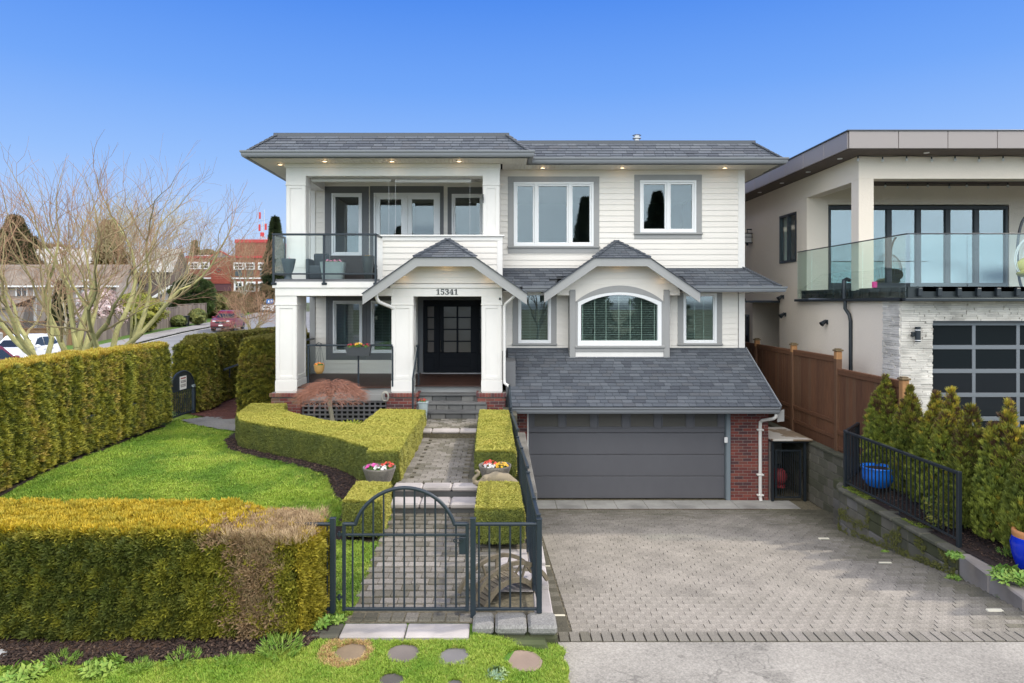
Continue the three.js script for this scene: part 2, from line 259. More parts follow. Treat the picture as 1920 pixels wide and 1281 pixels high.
const onLawn = (x, d) => x < -1.62 && x > -8.25 && d > 7.5 && d < 19 && !inPoly(boxBed, x, d) && !inPoly(hedgeBed, x, d) && !inPoly(leftBed, x, d) && !inPoly(sidePath, x, d) && !inPoly(sideMulch, x, d) && !inPoly(cubeBed, x, d) && !(d > 15.6 && x > -6.2);
sheet('lawn', range(-9.2, -1.6, 0.19), [7.35, 8, 8.5, 9, 9.5, 10, 10.4, 11, 11.5, 12, 13, 14, 15, 16, 17, 18, 19, 22, 26], (x, d) => yardY(d) - 0.006, M.lawn);
const bumpy = (amp, s) => (x, d) => amp * (fbm(x * s, d * s, 1, 3) + 0.35);
const bed = (name, poly, mat, lift = 0.02, amp = 0.03) => { const b = [Math.min(...poly.map((p) => p[0])), Math.max(...poly.map((p) => p[0])), Math.min(...poly.map((p) => p[1])), Math.max(...poly.map((p) => p[1]))]; const bp = bumpy(amp, 3.3); return sheet(name, range(b[0], b[1], 0.09), range(b[2], b[3], 0.09), (x, d) => yardY(d) + lift + bp(x, d), mat, (x, d) => inPoly(poly, x + 0.06 * N3(x * 6, d * 6), d + 0.06 * N3(x * 6, d * 6, 5))); };
bed('mulch_bed', boxBed, M.soil); bed('mulch_bed', leftBed, M.soil); bed('mulch_bed', cubeBed, M.soil, 0.015, 0.01);
bed('side_path', sidePath, std(lin(0.3, 0.29, 0.26), 0.95, { map: T.aggregate, bumpMap: T.mottle, bumpScale: 0.02 }), 0.02, 0.015);
bed('mulch_bed', sideMulch, M.barkMulch, 0.015, 0.03);
sheet('mulch_bed', range(-9.5, -1.72, 0.07), range(6.5, 8.05, 0.06), (x, d) => yardY(d) + 0.012 + 0.05 * (fbm(x * 2.4, d * 2.4, 2, 4) + 0.3), M.soil, (x, d) => inPoly(hedgeBed, x + 0.05 * N3(x * 6, d * 6), d + 0.05 * N3(x * 6, d * 6, 5)));
sheet('pale_soil', range(-9.5, -3.35, 0.06), range(6.66, 7.05, 0.04), (x, d) => yardY(d) + 0.018 + 0.05 * (fbm(x * 2.4, d * 2.4, 2, 4) + 0.3), M.soilPale, (x, d) => d > 6.78 + 0.04 * x / -3 + 0.05 * N3(x * 2, 3) - 0.04 && d < 7.0 && N3(x * 1.1, 9) > -0.42);  // paler brown strip of soil along the foot of the front hedge
sheet('verge', range(-14, 0.62, 0.2), [-6, 3, 6, 6.4, 6.6, 6.8, 7.0, 7.2, 7.4], (x, d) => vergeY(x, d) - 0.005, M.verge);
sheet('mulch_bed', range(6.85, 9.2, 0.1), range(7.4, 15.5, 0.12), (x, d) => 1.2 + 0.09 * smooth(6.9, 7.6, x) + 0.05 * (fbm(x * 2.2, d * 2.2, 4, 4) + 0.3), M.soil, (x, d) => x > rightWallX(d) + 0.1);
function rightWallX(d) { return interp([[7.2, 6.25], [8.4, 6.46], [10, 6.72], [13.4, 6.72], [14.3, 7.3], [14.6, 7.62], [30, 7.62]], d); }

// ------------------------------------------------------------------ driveway: block pavers
const driveway = thing('driveway', null, null, { kind: 'structure' });
{
  sheet('joint_bed', range(0.6, 7.7, 0.3), [7.38, 7.6, 8, 9, 10, 11, 12, 13, 14, 15, 16, 16.9, 18], (x, d) => driveY(d) - 0.0055, M.joint, (x, d) => x < rightWallX(d) + 0.15, driveway);
  seed(11);
  const W = 0.205, Dp = 0.152, geos = [0, 1, 2].map(() => block(W - 0.004, 0.05, Dp - 0.004, 0.0028)), V = M.paver.map((m) => m.color), rest = new MB(), q = new THREE.Quaternion().setFromAxisAngle(V3(1, 0, 0), Math.atan(0.1395)), q0 = new THREE.Quaternion();
  const tone = (x, d) => { let s = 0.85 * smooth(13, 16.4, d) + 0.95 * smooth(-1.3 - 0.9 * smooth(8.5, 13.5, d), -0.1, x - rightWallX(d)) + 0.35 * smooth(1.35, 0.8, x) + 0.75 * fbm(x * 0.8, d * 0.8, 3, 4); s += rr(-0.2, 0.2); return s; };  // darker toward garage and right wall: moss, and the wall shadow put into colour
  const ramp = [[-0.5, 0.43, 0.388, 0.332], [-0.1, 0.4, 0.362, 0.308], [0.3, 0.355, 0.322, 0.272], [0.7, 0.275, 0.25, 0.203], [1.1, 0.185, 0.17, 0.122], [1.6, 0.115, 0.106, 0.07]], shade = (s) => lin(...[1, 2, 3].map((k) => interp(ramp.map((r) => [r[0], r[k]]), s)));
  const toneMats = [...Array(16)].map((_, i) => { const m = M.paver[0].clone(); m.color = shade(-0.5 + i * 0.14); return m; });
  const all = []; let row = 0;
  for (let d = 7.68; d < 16.0; d += Dp, row++) for (let x = 0.83 + (row % 2 ? 0 : W / 2); x < rightWallX(d) + W; x += W) { const a = Math.max(0.83, x - W / 2), b = x + W / 2; all.push([(a + b) / 2, d, (b - a) / W]); }
  const color = new THREE.Color();
  const addRest = (geo, m4, c) => { const g = geo.clone(); g.applyMatrix4(m4); const n = g.attributes.position.count, a = new Float32Array(n * 3); for (let i = 0; i < n; i++) a.set([c.r, c.g, c.b], 3 * i); g.setAttribute('color', new THREE.BufferAttribute(a, 3)); g.deleteAttribute('uv'); rest.l.push(g); };
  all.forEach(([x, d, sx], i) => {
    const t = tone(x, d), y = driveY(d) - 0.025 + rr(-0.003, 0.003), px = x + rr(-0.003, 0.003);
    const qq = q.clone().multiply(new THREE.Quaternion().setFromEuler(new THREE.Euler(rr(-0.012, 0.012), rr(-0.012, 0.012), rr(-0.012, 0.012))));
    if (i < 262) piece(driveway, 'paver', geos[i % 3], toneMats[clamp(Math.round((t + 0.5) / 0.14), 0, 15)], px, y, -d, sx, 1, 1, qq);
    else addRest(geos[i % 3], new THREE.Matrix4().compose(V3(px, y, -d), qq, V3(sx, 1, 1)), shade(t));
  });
  // the soldier course along the road, and the dark border beside the planter wall
  for (let x = 0.66; x < 6.3; x += 0.118) piece(driveway, 'paver', geos[0], M.paver[x < 2.4 ? pick([3, 3, 4, 3]) : pick([2, 3, 3, 2, 3])], x + 0.055, 1.185 + rr(-0.004, 0.002), -7.49 + rr(-0.004, 0.004), 0.1 / 0.196, 1, 0.2 / 0.143, q0);
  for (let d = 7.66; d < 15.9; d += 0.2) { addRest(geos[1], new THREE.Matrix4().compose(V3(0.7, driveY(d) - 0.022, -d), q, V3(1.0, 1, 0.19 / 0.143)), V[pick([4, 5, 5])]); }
  const m = rest.build('pavers', M.paverV, driveway, 'stuff');
  // the level apron at the garage door and its drain
  const ap = new MB(); for (let i = 0; i < 9; i++) for (let j = 0; j < 2; j++) ap.box(0.66 + i * 0.72 + rr(0, 0.004), 0.66 + i * 0.72 + 0.714, -0.05, 0.006 + rr(-0.003, 0.002), -16.78 + j * 0.34, -16.78 + j * 0.34 + 0.334, 0.008);
  ap.build('apron_slab', M.concrete, driveway);
  const dr = new MB(); for (let x = 0.75; x < 6.3; x += 0.035) dr.box(x, x + 0.02, -0.02, 0.004, -16.09, -16.0); dr.box(0.74, 6.32, -0.04, -0.02, -16.1, -15.99); dr.build('drain_grate', std(lin(0.09, 0.05, 0.035), 0.7), driveway);
}

// ------------------------------------------------------------------ garden path
const path = thing('garden_path', null, null, { kind: 'structure' });
const lowY = (d) => interp([[7.0, 1.42], [7.5, 1.435], [10.4, 1.64]], d);
{
  seed(21);
  const g2 = [block(0.196, 0.05, 0.143, 0.006), block(0.143, 0.05, 0.143, 0.006)];
  const bedB = new MB(); bedB.box(-1.66, 0.42, 1.2, 1.4, -8.6, -7.36); bedB.box(-1.66, 0.3, 1.2, 1.47, -10.9, -8.6); bedB.box(-1.62, 0.28, 1.3, 1.92, -14.85, -10.9); bedB.box(-2.0, 0.2, 1.3, 2.07, -16.8, -14.72); bedB.build('path_base', M.joint, path);
  sheet('joint_bed', [-1.66, 0.4], [7.34, 8, 9, 10.6], (x, d) => lowY(d) - 0.009, M.joint, null, path);
  const qs = new THREE.Quaternion().setFromAxisAngle(V3(1, 0, 0), -Math.atan(0.048)), qi = new THREE.Quaternion();
  const tones = (x, d, dark) => M.paver[clamp(Math.round(2.6 + dark + 2.4 * fbm(x * 1.4, d * 1.4, 8, 3) + rr(-0.9, 0.9)), 0, 5)];
  let row = 0;
  for (let d = 7.66; d < 10.46; d += 0.152, row++) for (let x = -1.56 + (row % 2 ? 0.1 : 0); x < -0.2; x += 0.203) piece(path, 'paver', g2[0], tones(x, d, d > 9.9 ? 1 : 0.1), x, lowY(d) - 0.02 + rr(-0.004, 0.004), -d, 1, 1, 1, qs.clone().multiply(new THREE.Quaternion().setFromEuler(new THREE.Euler(rr(-0.02, 0.02), rr(-0.02, 0.02), rr(-0.02, 0.02)))));
  for (let x = -1.6; x < -0.25; x += 0.148) piece(path, 'paver', g2[1], tones(x, 7.2, 1.6), x + 0.06, 1.412 + rr(-0.004, 0.004), -7.46, 0.95, 1, 1.38, qi);
  row = 0;
  for (let d = 11.25; d < 14.6; d += 0.152, row++) for (let x = -1.42 + (row % 2 ? 0.1 : 0); x < -0.55; x += 0.203) piece(path, 'paver', g2[0], tones(x, d, d > 14.2 ? 1.3 : 0.3), x, 1.925 + rr(-0.004, 0.003), -d, 1, 1, 1, qi);
  for (let d = 11.1; d < 14.6; d += 0.203) { piece(path, 'paver', g2[0], M.paver[pick([4, 5, 5])], -0.43, 1.925, -d - 0.1, 0.75, 1, 1.35, qi); piece(path, 'paver', g2[0], M.paver[pick([2, 3, 4])], -1.56, 1.925, -d - 0.1, 0.75, 1, 1.35, qi); }  // dark right edge course holds the hedge shadow in its paver colour
  for (let x = -1.5; x < -0.5; x += 0.148) piece(path, 'paver', g2[1], tones(x, 11, 1), x + 0.05, 1.925, -11.15, 0.95, 1, 0.95, qi);
  row = 0;
  for (let d = 15.1; d < 16.2; d += 0.152, row++) for (let x = -1.98 + (row % 2 ? 0.1 : 0); x < -0.35; x += 0.203) piece(path, 'paver', g2[0], M.paver[pick([3, 4, 4, 5, 2])], x, 2.075 + rr(-0.003, 0.003), -d, 1, 1, 1, qi);
  // step edges: pale bull-nosed kerb stones with dark risers
  const stones = (x0, x1, n, y, d0, d1, h) => { for (let i = 0; i < n; i++) { const a = lerp(x0, x1, i / n), b = lerp(x0, x1, (i + 1) / n); new MB().box(a + 0.004, b - 0.004, y - h, y + rr(-0.002, 0.002), -d1, -d0, 0.025).build('step_stone', M.kerb, path); } };
  stones(-1.68, -0.28, 3, 1.955, 10.82, 11.06, 0.09); stones(-1.68, -0.28, 3, 1.8, 10.42, 10.8, 0.09); stones(-2.05, -0.25, 3, 2.105, 14.7, 15.0, 0.07);
  const ri = new MB(); ri.box(-1.66, -0.3, 1.7, 1.868, -11.0, -10.85); ri.box(-1.66, -0.3, 1.6, 1.712, -10.9, -10.45); ri.box(-2.0, -0.3, 1.9, 2.04, -14.9, -14.76); ri.build('riser', M.stone[2], path);
  // paving behind the side fence and the two slabs outside the gate
  for (const [a, b, c, e, mat] of [[0.02, 0.38, 8.62, 9.25, M.kerb], [0.02, 0.4, 7.95, 8.6, M.kerb]]) new MB().box(a, b, 1.5, lowY(c) + 0.03, -e, -c, 0.01).build('paving_slab', mat, path);
  for (let d = 7.5; d < 9.2; d += 0.152) for (const x of [-0.13]) piece(path, 'paver', g2[0], M.paver[pick([3, 4, 5])], x, lowY(d) - 0.018, -d, 1, 1, 1, qs);
  for (const [a, b, mat] of [[-1.98, -1.66, M.oldStone[0]], [-1.65, -0.98, M.kerb], [-0.97, -0.31, M.kerb]]) new MB().box(a, b, 1.2, 1.422, -7.335, -7.04, 0.012).build('paving_slab', mat, path);
}
// planter kerb of old stone beside the gate, running back as the low wall between path and driveway
{
  const w = thing('stone_kerb', 'lichen spotted stone kerb under the iron fence at the driveway corner', 'kerb');
  const lich = std(lin(0.34, 0.33, 0.31), 0.95, { map: T.aggregate, bumpMap: T.mottle, bumpScale: 0.03 });
  for (const [a, b] of [[-0.28, -0.05], [-0.04, 0.3], [0.31, 0.62]]) { new MB().box(a, b, 1.18, 1.37, -7.5, -7.16, 0.03).build('kerb_stone', M.oldStone[4], w); new MB().box(a + 0.003, b - 0.003, 1.37, 1.475, -7.5, -7.155, 0.03).build('kerb_stone', lich, w); }
  for (let d = 7.51; d < 15.4; d += 0.62) { const t = d < 10.5 ? lowY(d) + 0.02 : 1.92; const b = new MB(); b.box(0.4 - 0.009 * (d - 7.4), 0.6, t - 0.14, t, -Math.min(15.5, d + 0.612), -d, 0.015); b.build('kerb_stone', d < 9 ? M.kerb : M.oldStone[3], w); const c = new MB(); c.box(0.33, 0.58, -0.05, t - 0.145, -Math.min(15.5, d + 0.615), -d, 0.01); c.build('wall_block', M.oldStone[0], w); }
  new MB().box(0.1, 0.42, -0.05, 2.3, -16.74, -15.5).build('wall_block', M.oldStone[0], w);
}
// stepping stones in the verge
{
  const labels = ['round tan stepping stone half covered by dry grass, nearest the hedge', 'round grey stepping stone, second from the hedge in the upper row', 'grey squarish stepping stone, third from the hedge in the upper row', 'large round pinkish stepping stone nearest the stone kerb', 'dark stepping stone cut by the lower edge, left of centre', 'dark stepping stone sliver at the lower edge, below the gate'];
  [[658, 1224, 33, 17, [0.3, 0.22, 0.14]], [756, 1225, 31, 17, [0.2, 0.17, 0.15]], [851, 1230, 30, 18, [0.18, 0.17, 0.165]], [978, 1239, 37, 22, [0.34, 0.25, 0.19]], [733, 1277, 24, 14, [0.14, 0.125, 0.11]], [852, 1284, 14, 11, [0.13, 0.12, 0.11]]].forEach(([u, v, rx, ry, c], i) => {
    let d = 7; for (let k = 0; k < 30; k++) d = (EYE - vergeY(X(u, d), d) - 0.012) * F / (v - 567); const x = X(u, d), R = rx * d / F; seed(300 + i);
    const sh = new THREE.Shape(); for (let k = 0; k < 26; k++) { const a = k / 26 * 2 * Math.PI, sq = i === 2 ? 1 / Math.pow(Math.abs(Math.cos(a)) ** 4 + Math.abs(Math.sin(a)) ** 4, 0.25) * 0.93 : 1, r = R * sq * (0.95 + 0.1 * rnd()); k ? sh.lineTo(r * Math.cos(a), r * Math.sin(a)) : sh.moveTo(r * Math.cos(a), r * Math.sin(a)); }
    const g = new THREE.ExtrudeGeometry(sh, { depth: 0.04, bevelEnabled: true, bevelSize: 0.012, bevelThickness: 0.012, bevelSegments: 2 }); g.rotateX(-Math.PI / 2); g.translate(x, vergeY(x, d) - 0.036, -d);
    const m = new MB().add(g).build('stepping_stone', std(lin(...c), 0.9, { map: T.mottle, bumpMap: T.mottle, bumpScale: 0.02 })); tag(m, labels[i], 'stepping stone', 'stepping stones outside the gate');
  });
}
// pale flat tiles set along the driveway edges
{
  const mat = std(lin(0.66, 0.62, 0.48), 0.5);
  const L = [[1052, 1157, 'nearest on the left edge'], [1012, 1064, 'second along the left edge by the iron fence'], [1005, 1018, 'farthest on the left edge by the fence post'], [1545, 1011, 'beside the mossy wall, farthest up'], [1661, 1057, 'in the middle along the mossy wall'], [1866, 1146, 'nearest the road on the right edge']];
  for (const [u, v, where] of L) { let d = 8; for (let k = 0; k < 40; k++) d = (EYE - driveY(d)) * F / (v - 567) * 0.5 + d * 0.5; let x = X(u, d); x = x < 3 ? 0.7 : Math.min(x, rightWallX(d) - 0.16); const y = driveY(d); const m = new MB().box(-0.1, 0.1, -0.03, 0.012, -0.035, 0.035, 0.008).build('pale_tile', mat); m.rotation.x = Math.atan(0.1395); m.position.set(x, y + 0.004, -d); tag(m, 'pale flat tile set in the driveway, ' + where, 'ground light', 'flat tiles along the driveway edges'); }
}
// ------------------------------------------------------------------ side street on the left
const kerbFar = (d) => interp([[20, -24.6], [40, -24.8], [60, -25.6], [80, -28], [110, -34]], d), kerbNear = (d) => interp([[-40, -10.6], [30, -11], [60, -12.5], [100, -21]], d);
{
  const ds = [-40, 0, 10, 20, 25, 30, 33.5, 37, 41, 45, 50, 55, 60, 65, 72, 80, 90, 100];
  const strip = (name, fa, fb, lift, mat) => { const pos = []; for (let i = 0; i + 1 < ds.length; i++) { const [c, e] = [ds[i], ds[i + 1]]; const A = [fa(c), streetY(c) + lift, -c], B = [fb(c), streetY(c) + lift, -c], C = [fb(e), streetY(e) + lift, -e], E = [fa(e), streetY(e) + lift, -e]; pos.push(...A, ...B, ...C, ...A, ...C, ...E); } const m = new MB().raw(pos).build(name, mat); m.userData.kind = 'structure'; return m; };
  strip('street', kerbFar, kerbNear, 0.01, M.asphalt);
  strip('sidewalk', (d) => kerbFar(d) - 1.9, (d) => kerbFar(d) - 0.16, 0.13, std(lin(0.4, 0.38, 0.36), 0.9, { map: T.road }));
  strip('kerb', (d) => kerbFar(d) - 0.16, (d) => kerbFar(d), 0.12, M.concrete);
  strip('kerb', (d) => kerbFar(d) - 0.001, (d) => kerbFar(d) + 0.3, 0.02, M.concrete);
  strip('verge', (d) => kerbFar(d) - 5, (d) => kerbFar(d) - 1.9, 0.1, std(lin(0.13, 0.2, 0.03), 1, { map: T.lawn }));
  strip('verge', (d) => kerbNear(d), (d) => -8.8, 0.06, std(lin(0.13, 0.2, 0.03), 1, { map: T.lawn }));
}

// ------------------------------------------------------------------ the house
const house = thing('house', 'white two storey house with grey trim, slate grey roofs and a wide garage, numbered 15341', 'house');
const DW = 18.5, DP = 16.8, DU = 17.65, DB = 20.06;             // main wall, porch front, upper columns, recessed back wall
function siding(parent, x0, x1, y0, y1, d, holes = [], o = {}) {   // one board per course and run
  const e = 0.15, zf = -d; let k = 0;
  for (let y = y0; y < y1 - 0.01; y += e, k++) {
    const h = Math.min(e, y1 - y); let [a, b] = o.span ? o.span(y + h) : [x0, x1]; if (o.span) { const [a2, b2] = o.span(y); a = Math.max(a, a2, x0); b = Math.min(b, b2, x1); } if (b - a < 0.03) continue;
    let runs = [[a, b]];
    for (const [hx0, hx1, hy0, hy1] of holes) if (Math.min(y + h, hy1) - Math.max(y, hy0) > 0.3 * h) runs = runs.flatMap(([p, q]) => [[p, Math.min(q, hx0)], [Math.max(p, hx1), q]].filter(([p2, q2]) => q2 - p2 > 0.01));
    for (const [p, q] of runs) piece(parent, o.name ?? 'siding_board', LAP, pick(M.siding), p, y - 0.004, zf, q - p, h + 0.02, 1);
  }
}
function lapRoof(parent, O, U, Wv, rects, o = {}) { // shingles laid on a plane: O origin, U along the eave, Wv up the slope
  const N = U.clone().cross(Wv).normalize(), q = new THREE.Quaternion().setFromRotationMatrix(new THREE.Matrix4().makeBasis(U, Wv, N)); const mb = new MB(), col = new THREE.Color();
  rects.forEach(([u, v, w, h], i) => {
    const p = O.clone().addScaledVector(U, u).addScaledVector(Wv, v).addScaledVector(N, 0.004 + rr(0, 0.003)), mi = pick([0, 0, 1, 1, 2, 2, 3, 4, 5]);
    if (!o.merged && i < (o.max ?? 1e9)) { piece(parent, 'shingle', LAP, M.shingle[mi], p.x, p.y, p.z, w, h, 1, q); return; }
    const g = LAP.clone(); g.deleteAttribute('uv'); g.applyMatrix4(new THREE.Matrix4().compose(p, q, V3(w, h, 1))); const n = g.attributes.position.count, a = new Float32Array(3 * n); col.copy(M.shingle[mi].color); for (let k = 0; k < n; k++) a.set([col.r, col.g, col.b], 3 * k); g.setAttribute('color', new THREE.BufferAttribute(a, 3)); mb.l.push(g);
  });
  if (mb.l.length) mb.build('shingles', M.shingleV, parent, 'stuff');
}
function shingleRects(lo, hi, height, expo, w0 = 0.17, w1 = 0.36, skip) {     // lo(v), hi(v): extent of the course at height v
  const out = []; for (let v = 0; v < height - 0.02; v += expo) { const a = lo(v), b = hi(v); let u = a - rnd() * 0.2; while (u < b) { const w = rr(w0, w1), p = Math.max(u, a), q = Math.min(u + w - 0.009, b); if (q - p > 0.03 && !(skip && skip((p + q) / 2, v))) out.push([p, v - 0.012, q - p, Math.min(expo * 1.18, height - v + 0.02)]); u += w; } } return out;
}
function roofQuad(mb, pts) { const [a, b, c, d] = pts; const p = [...a, ...b, ...c]; if (d) p.push(...a, ...c, ...d); mb.raw(p); }
function gutter(parent, pts, h = 0.13, dp = 0.13, name = 'gutter') {   // moulded trough: pts in order, outward is to the right of travel seen from above
  dp = Math.abs(dp); const prof = [[0, 0], [0.62, 0], [0.78, 0.3], [0.8, 0.55], [1, 0.78], [1, 1], [0.93, 1], [0.9, 0.82], [0, 0.8]]; const mb = new MB();
  const rows = pts.map((p, i) => { const a = pts[Math.max(0, i - 1)], b = pts[Math.min(pts.length - 1, i + 1)]; const n1 = norm2(p, b, a, i, pts); return prof.map(([x, y]) => [p[0] + n1[0] * x * dp, p[1] + (y - 1) * h, p[2] + n1[1] * x * dp]); });
  const pos = []; for (let i = 0; i + 1 < rows.length; i++) for (let k = 0; k < prof.length; k++) { const k2 = (k + 1) % prof.length, A = rows[i][k], B = rows[i + 1][k], C = rows[i + 1][k2], E = rows[i][k2]; pos.push(...A, ...B, ...C, ...A, ...C, ...E); }
  for (const r of [rows[0], rows[rows.length - 1]]) for (let k = 1; k + 1 < r.length; k++) pos.push(...r[0], ...r[k], ...r[k + 1]);
  mb.raw(pos); return mb.build(name, M.gutter, parent);
}
function norm2(p, b, a, i, pts) { // mitred outward normal in plan
  const seg = (s, t) => { const dx = t[0] - s[0], dz = t[2] - s[2], l = Math.hypot(dx, dz) || 1; return [-dz / l, dx / l]; };
  const n1 = i > 0 ? seg(pts[i - 1], p) : seg(p, pts[i + 1]), n2 = i < pts.length - 1 ? seg(p, pts[i + 1]) : n1; const k = 1 + n1[0] * n2[0] + n1[1] * n2[1]; return [(n1[0] + n2[0]) / k, (n1[1] + n2[1]) / k];
}
function win(parent, x0, x1, y0, y1, d, o = {}) { // a window: frame, mullions, panes, sashes, optional trim and blind
  const w = part(o.name ?? 'window', parent), z = -d, f = o.frame ?? 0.055, fr = new MB(), mat = o.mat ?? M.vinyl;
  const xs = [x0, ...(o.mull ?? []), x1];
  fr.box(x0, x1, y1 - f, y1, z - 0.1, z + 0.05, 0.006); fr.box(x0, x1, y0, y0 + f, z - 0.1, z + 0.055, 0.006); fr.box(x0, x0 + f, y0 + f, y1 - f, z - 0.1, z + 0.047, 0.006); fr.box(x1 - f, x1, y0 + f, y1 - f, z - 0.1, z + 0.047, 0.006);
  for (const m of o.mull ?? []) fr.box(m - 0.03, m + 0.03, y0 + f, y1 - f, z - 0.1, z + 0.044, 0.006);
  fr.build('frame', mat, w);
  for (let i = 0; i + 1 < xs.length; i++) {
    let a = xs[i] + (i ? 0.03 : f), b = xs[i + 1] - (i + 2 < xs.length ? 0.03 : f), c = y0 + f, e = y1 - f, s = o.sash ?? 0.05;
    if (s) { const sa = new MB(); sa.box(a, b, e - s, e, z - 0.06, z + 0.02, 0.008); sa.box(a, b, c, c + s, z - 0.06, z + 0.024, 0.008); sa.box(a, a + s, c + s, e - s, z - 0.06, z + 0.018, 0.008); sa.box(b - s, b, c + s, e - s, z - 0.06, z + 0.018, 0.008); sa.build('sash', mat, w); a += s; b -= s; c += s; e -= s; }
    new MB().box(a - 0.005, b + 0.005, c - 0.005, e + 0.005, z - 0.031, z - 0.027).build('pane', M.glass, w);
    if (o.blind) { seed(50 + i); for (let y = c + 0.02; y < e - 0.01; y += o.blind) piece(w, 'blind_slat', UNIT, M.blind, a + 0.01, y, z - 0.1, b - a - 0.02, 0.004, 0.042, new THREE.Quaternion().setFromAxisAngle(V3(1, 0, 0), 0.16 + rr(-0.04, 0.04))); const c2 = new MB(); for (let k = 1; k < 6; k++) { if (b - a < 1 && k % 2) continue; const x = lerp(a, b, k / 6); c2.box(x - 0.004, x + 0.004, c, e, z - 0.062, z - 0.058); } c2.build('blind_cord', M.blind, w); }
  }
  if (o.trim) { const t = o.trim, tm = o.trimMat ?? M.grey, tb = o.sill ?? t; const parts = [[x0 - t, x1 + t, y1, y1 + (o.head ?? t), 0.034], [x0 - t, x0, y0, y1, 0.03], [x1, x1 + t, y0, y1, 0.03], [x0 - t, x1 + t, y0 - tb, y0, 0.032]]; for (const [a, b, c, e, dz] of parts) new MB().box(a, b, c, e, z, z + dz, 0.005).build('trim', tm, w); if (o.ledge) new MB().box(x0 - t - 0.015, x1 + t + 0.015, y0 - 0.05, y0 - 0.002, z + 0.002, z + 0.075, 0.008).build('sill', tm, w); }
  return w;
}
const wx = (u, d) => X(u, d), wy = (v, d) => Y(v, d);

// --- inside: dark storeys behind the glass
{
  const r = new MB();
  r.box(-5.5, 6.6, 5.3, 5.36, -29, -20.2); r.box(0.1, 6.6, 5.3, 5.36, -20.2, -18.6);           // floors
  r.box(-5.5, 6.6, 2.66, 2.74, -29, -20.2); r.box(0.1, 6.6, 2.66, 2.74, -20.2, -18.6);
  r.box(-5.5, 6.6, 8.42, 8.46, -29, -20.2); r.box(0.1, 6.6, 8.42, 8.46, -20.2, -18.62);
  r.box(-5.5, 6.6, 2.7, 8.4, -24.6, -24.5); r.box(2.9, 3.0, 5.36, 8.42, -24.5, -18.62);
  r.build('room', M.room, house);
  const wl = part('wall', house);
  new MB().box(-5.53, -5.5, 1.8, 8.46, -29, -20.05).box(6.6, 6.64, -0.1, 8.46, -29, -18.6).box(6.6, 6.64, -0.1, 2.2, -18.6, -16.9).box(-5.5, 6.6, -0.1, 8.46, -29.06, -29).build('side_wall', M.siding[0], wl);
}
const wall = part('wall', house);
seed(31);
// --- main block, upper storey and ground storey boards at DW
const bigW = [wx(963, DW), wx(1112.8, DW), wy(461.8, DW), wy(342, DW)], smW = [wx(1199.7, DW), wx(1305, DW), wy(436.5, DW), wy(338.7, DW)];
const lW = [wx(971.5, DW), wx(1033, DW), wy(643.7, DW), wy(548, DW)], rW = [wx(1280.8, DW), wx(1343.3, DW), wy(643.7, DW), wy(550, DW)];
const pad = ([a, b, c, d]) => [a + 0.02, b - 0.02, c + 0.02, d - 0.02];
siding(wall, 0.02, 6.64 - 0.16, 5.72, 8.46, DW, [pad(bigW), pad(smW)]);
siding(wall, 0.02, 6.64 - 0.16, 3.56, 5.7, DW, [pad(lW), pad(rW), [1.95, 4.46, 3.2, 6.6]]);
new MB().box(6.48, 6.665, 5.72, 8.46, -18.66, -18.465, 0.008).build('corner_board', M.white, wall);
new MB().box(6.5, 6.665, 3.55, 5.72, -18.66, -18.467, 0.008).build('corner_board', M.white, wall);
new MB().box(0.04, 0.08, 2.7, 8.46, -20.06, -18.5).build('side_wall', M.siding[1], wall);
win(house, ...bigW, DW, { mull: [wx(1004.5, DW), wx(1068, DW)], trim: 0.155, sill: 0.2, ledge: 1 });
win(house, ...smW, DW, { mull: [wx(1252, DW)], trim: 0.155, sill: 0.17, ledge: 1 });
win(house, ...lW, DW, { trim: 0.15, sill: 0.07, blind: 0.042, ledge: 1, sash: 0.03 });
win(house, ...rW, DW, { trim: 0.15, sill: 0.07, blind: 0.042, ledge: 1, sash: 0.03 });
// --- recessed back wall of porch and balcony
const pw1 = [wx(624.6, DB), wx(679.7, DB), wy(662, DB), wy(564, DB)], pw2 = [wx(695.6, DB), wx(750.7, DB), wy(662, DB), wy(564, DB)];
const door = [wx(793.6, DB), wx(927.6, DB), 2.79, wy(563, DB)];
siding(wall, -5.38, 0.04, 2.78, 5.3, DB, [pad(pw1), pad(pw2), [door[0] - 0.1, door[1] + 0.1, 2.7, door[3] + 0.1], [pw1[1] - 0.05, pw2[0] + 0.05, pw1[2], pw1[3]]]);
const bw1 = [wx(622, DB), wx(679, DB), wy(479.6, DB), wy(362.6, DB)], bd = [wx(701, DB), wx(825, DB), 5.44, wy(362, DB)], bw3 = [wx(847, DB), wx(906, DB), wy(479.6, DB), wy(364, DB)];
siding(wall, -5.38, 0.04, 5.42, 8.46, DB, [pad(bw1), pad(bd), pad(bw3)]);
new MB().box(-5.55, -5.38, 2.78, 5.3, -20.2, -20.02, 0.008).build('corner_board', M.grey, wall); new MB().box(-5.55, -5.38, 5.4, 8.46, -20.2, -20.02, 0.008).build('corner_board', M.white, wall);
win(house, ...pw1, DB, { trim: 0.123, sill: 0.2, head: 0.15, trimMat: M.greyDark, blind: 0.045, sash: 0.04 });
win(house, ...pw2, DB, { trim: 0.123, sill: 0.2, head: 0.15, trimMat: M.greyDark, blind: 0.045, sash: 0.04 });
new MB().box(-5.07, -4.99, 3.18, 5.05, -20.06, -20.028, 0.004).build('trim', M.greyDark, wall);
win(house, ...bw1, DB, { trim: 0.2, head: 0.2, trimMat: M.greyDark }); win(house, ...bw3, DB, { trim: 0.12, head: 0.2, trimMat: M.greyDark });
win(house, ...bd, DB, { name: 'french_door', mull: [wx(762.5, DB)], sash: 0.13, trim: 0.11, head: 0.2, sill: 0.01, trimMat: M.greyDark });
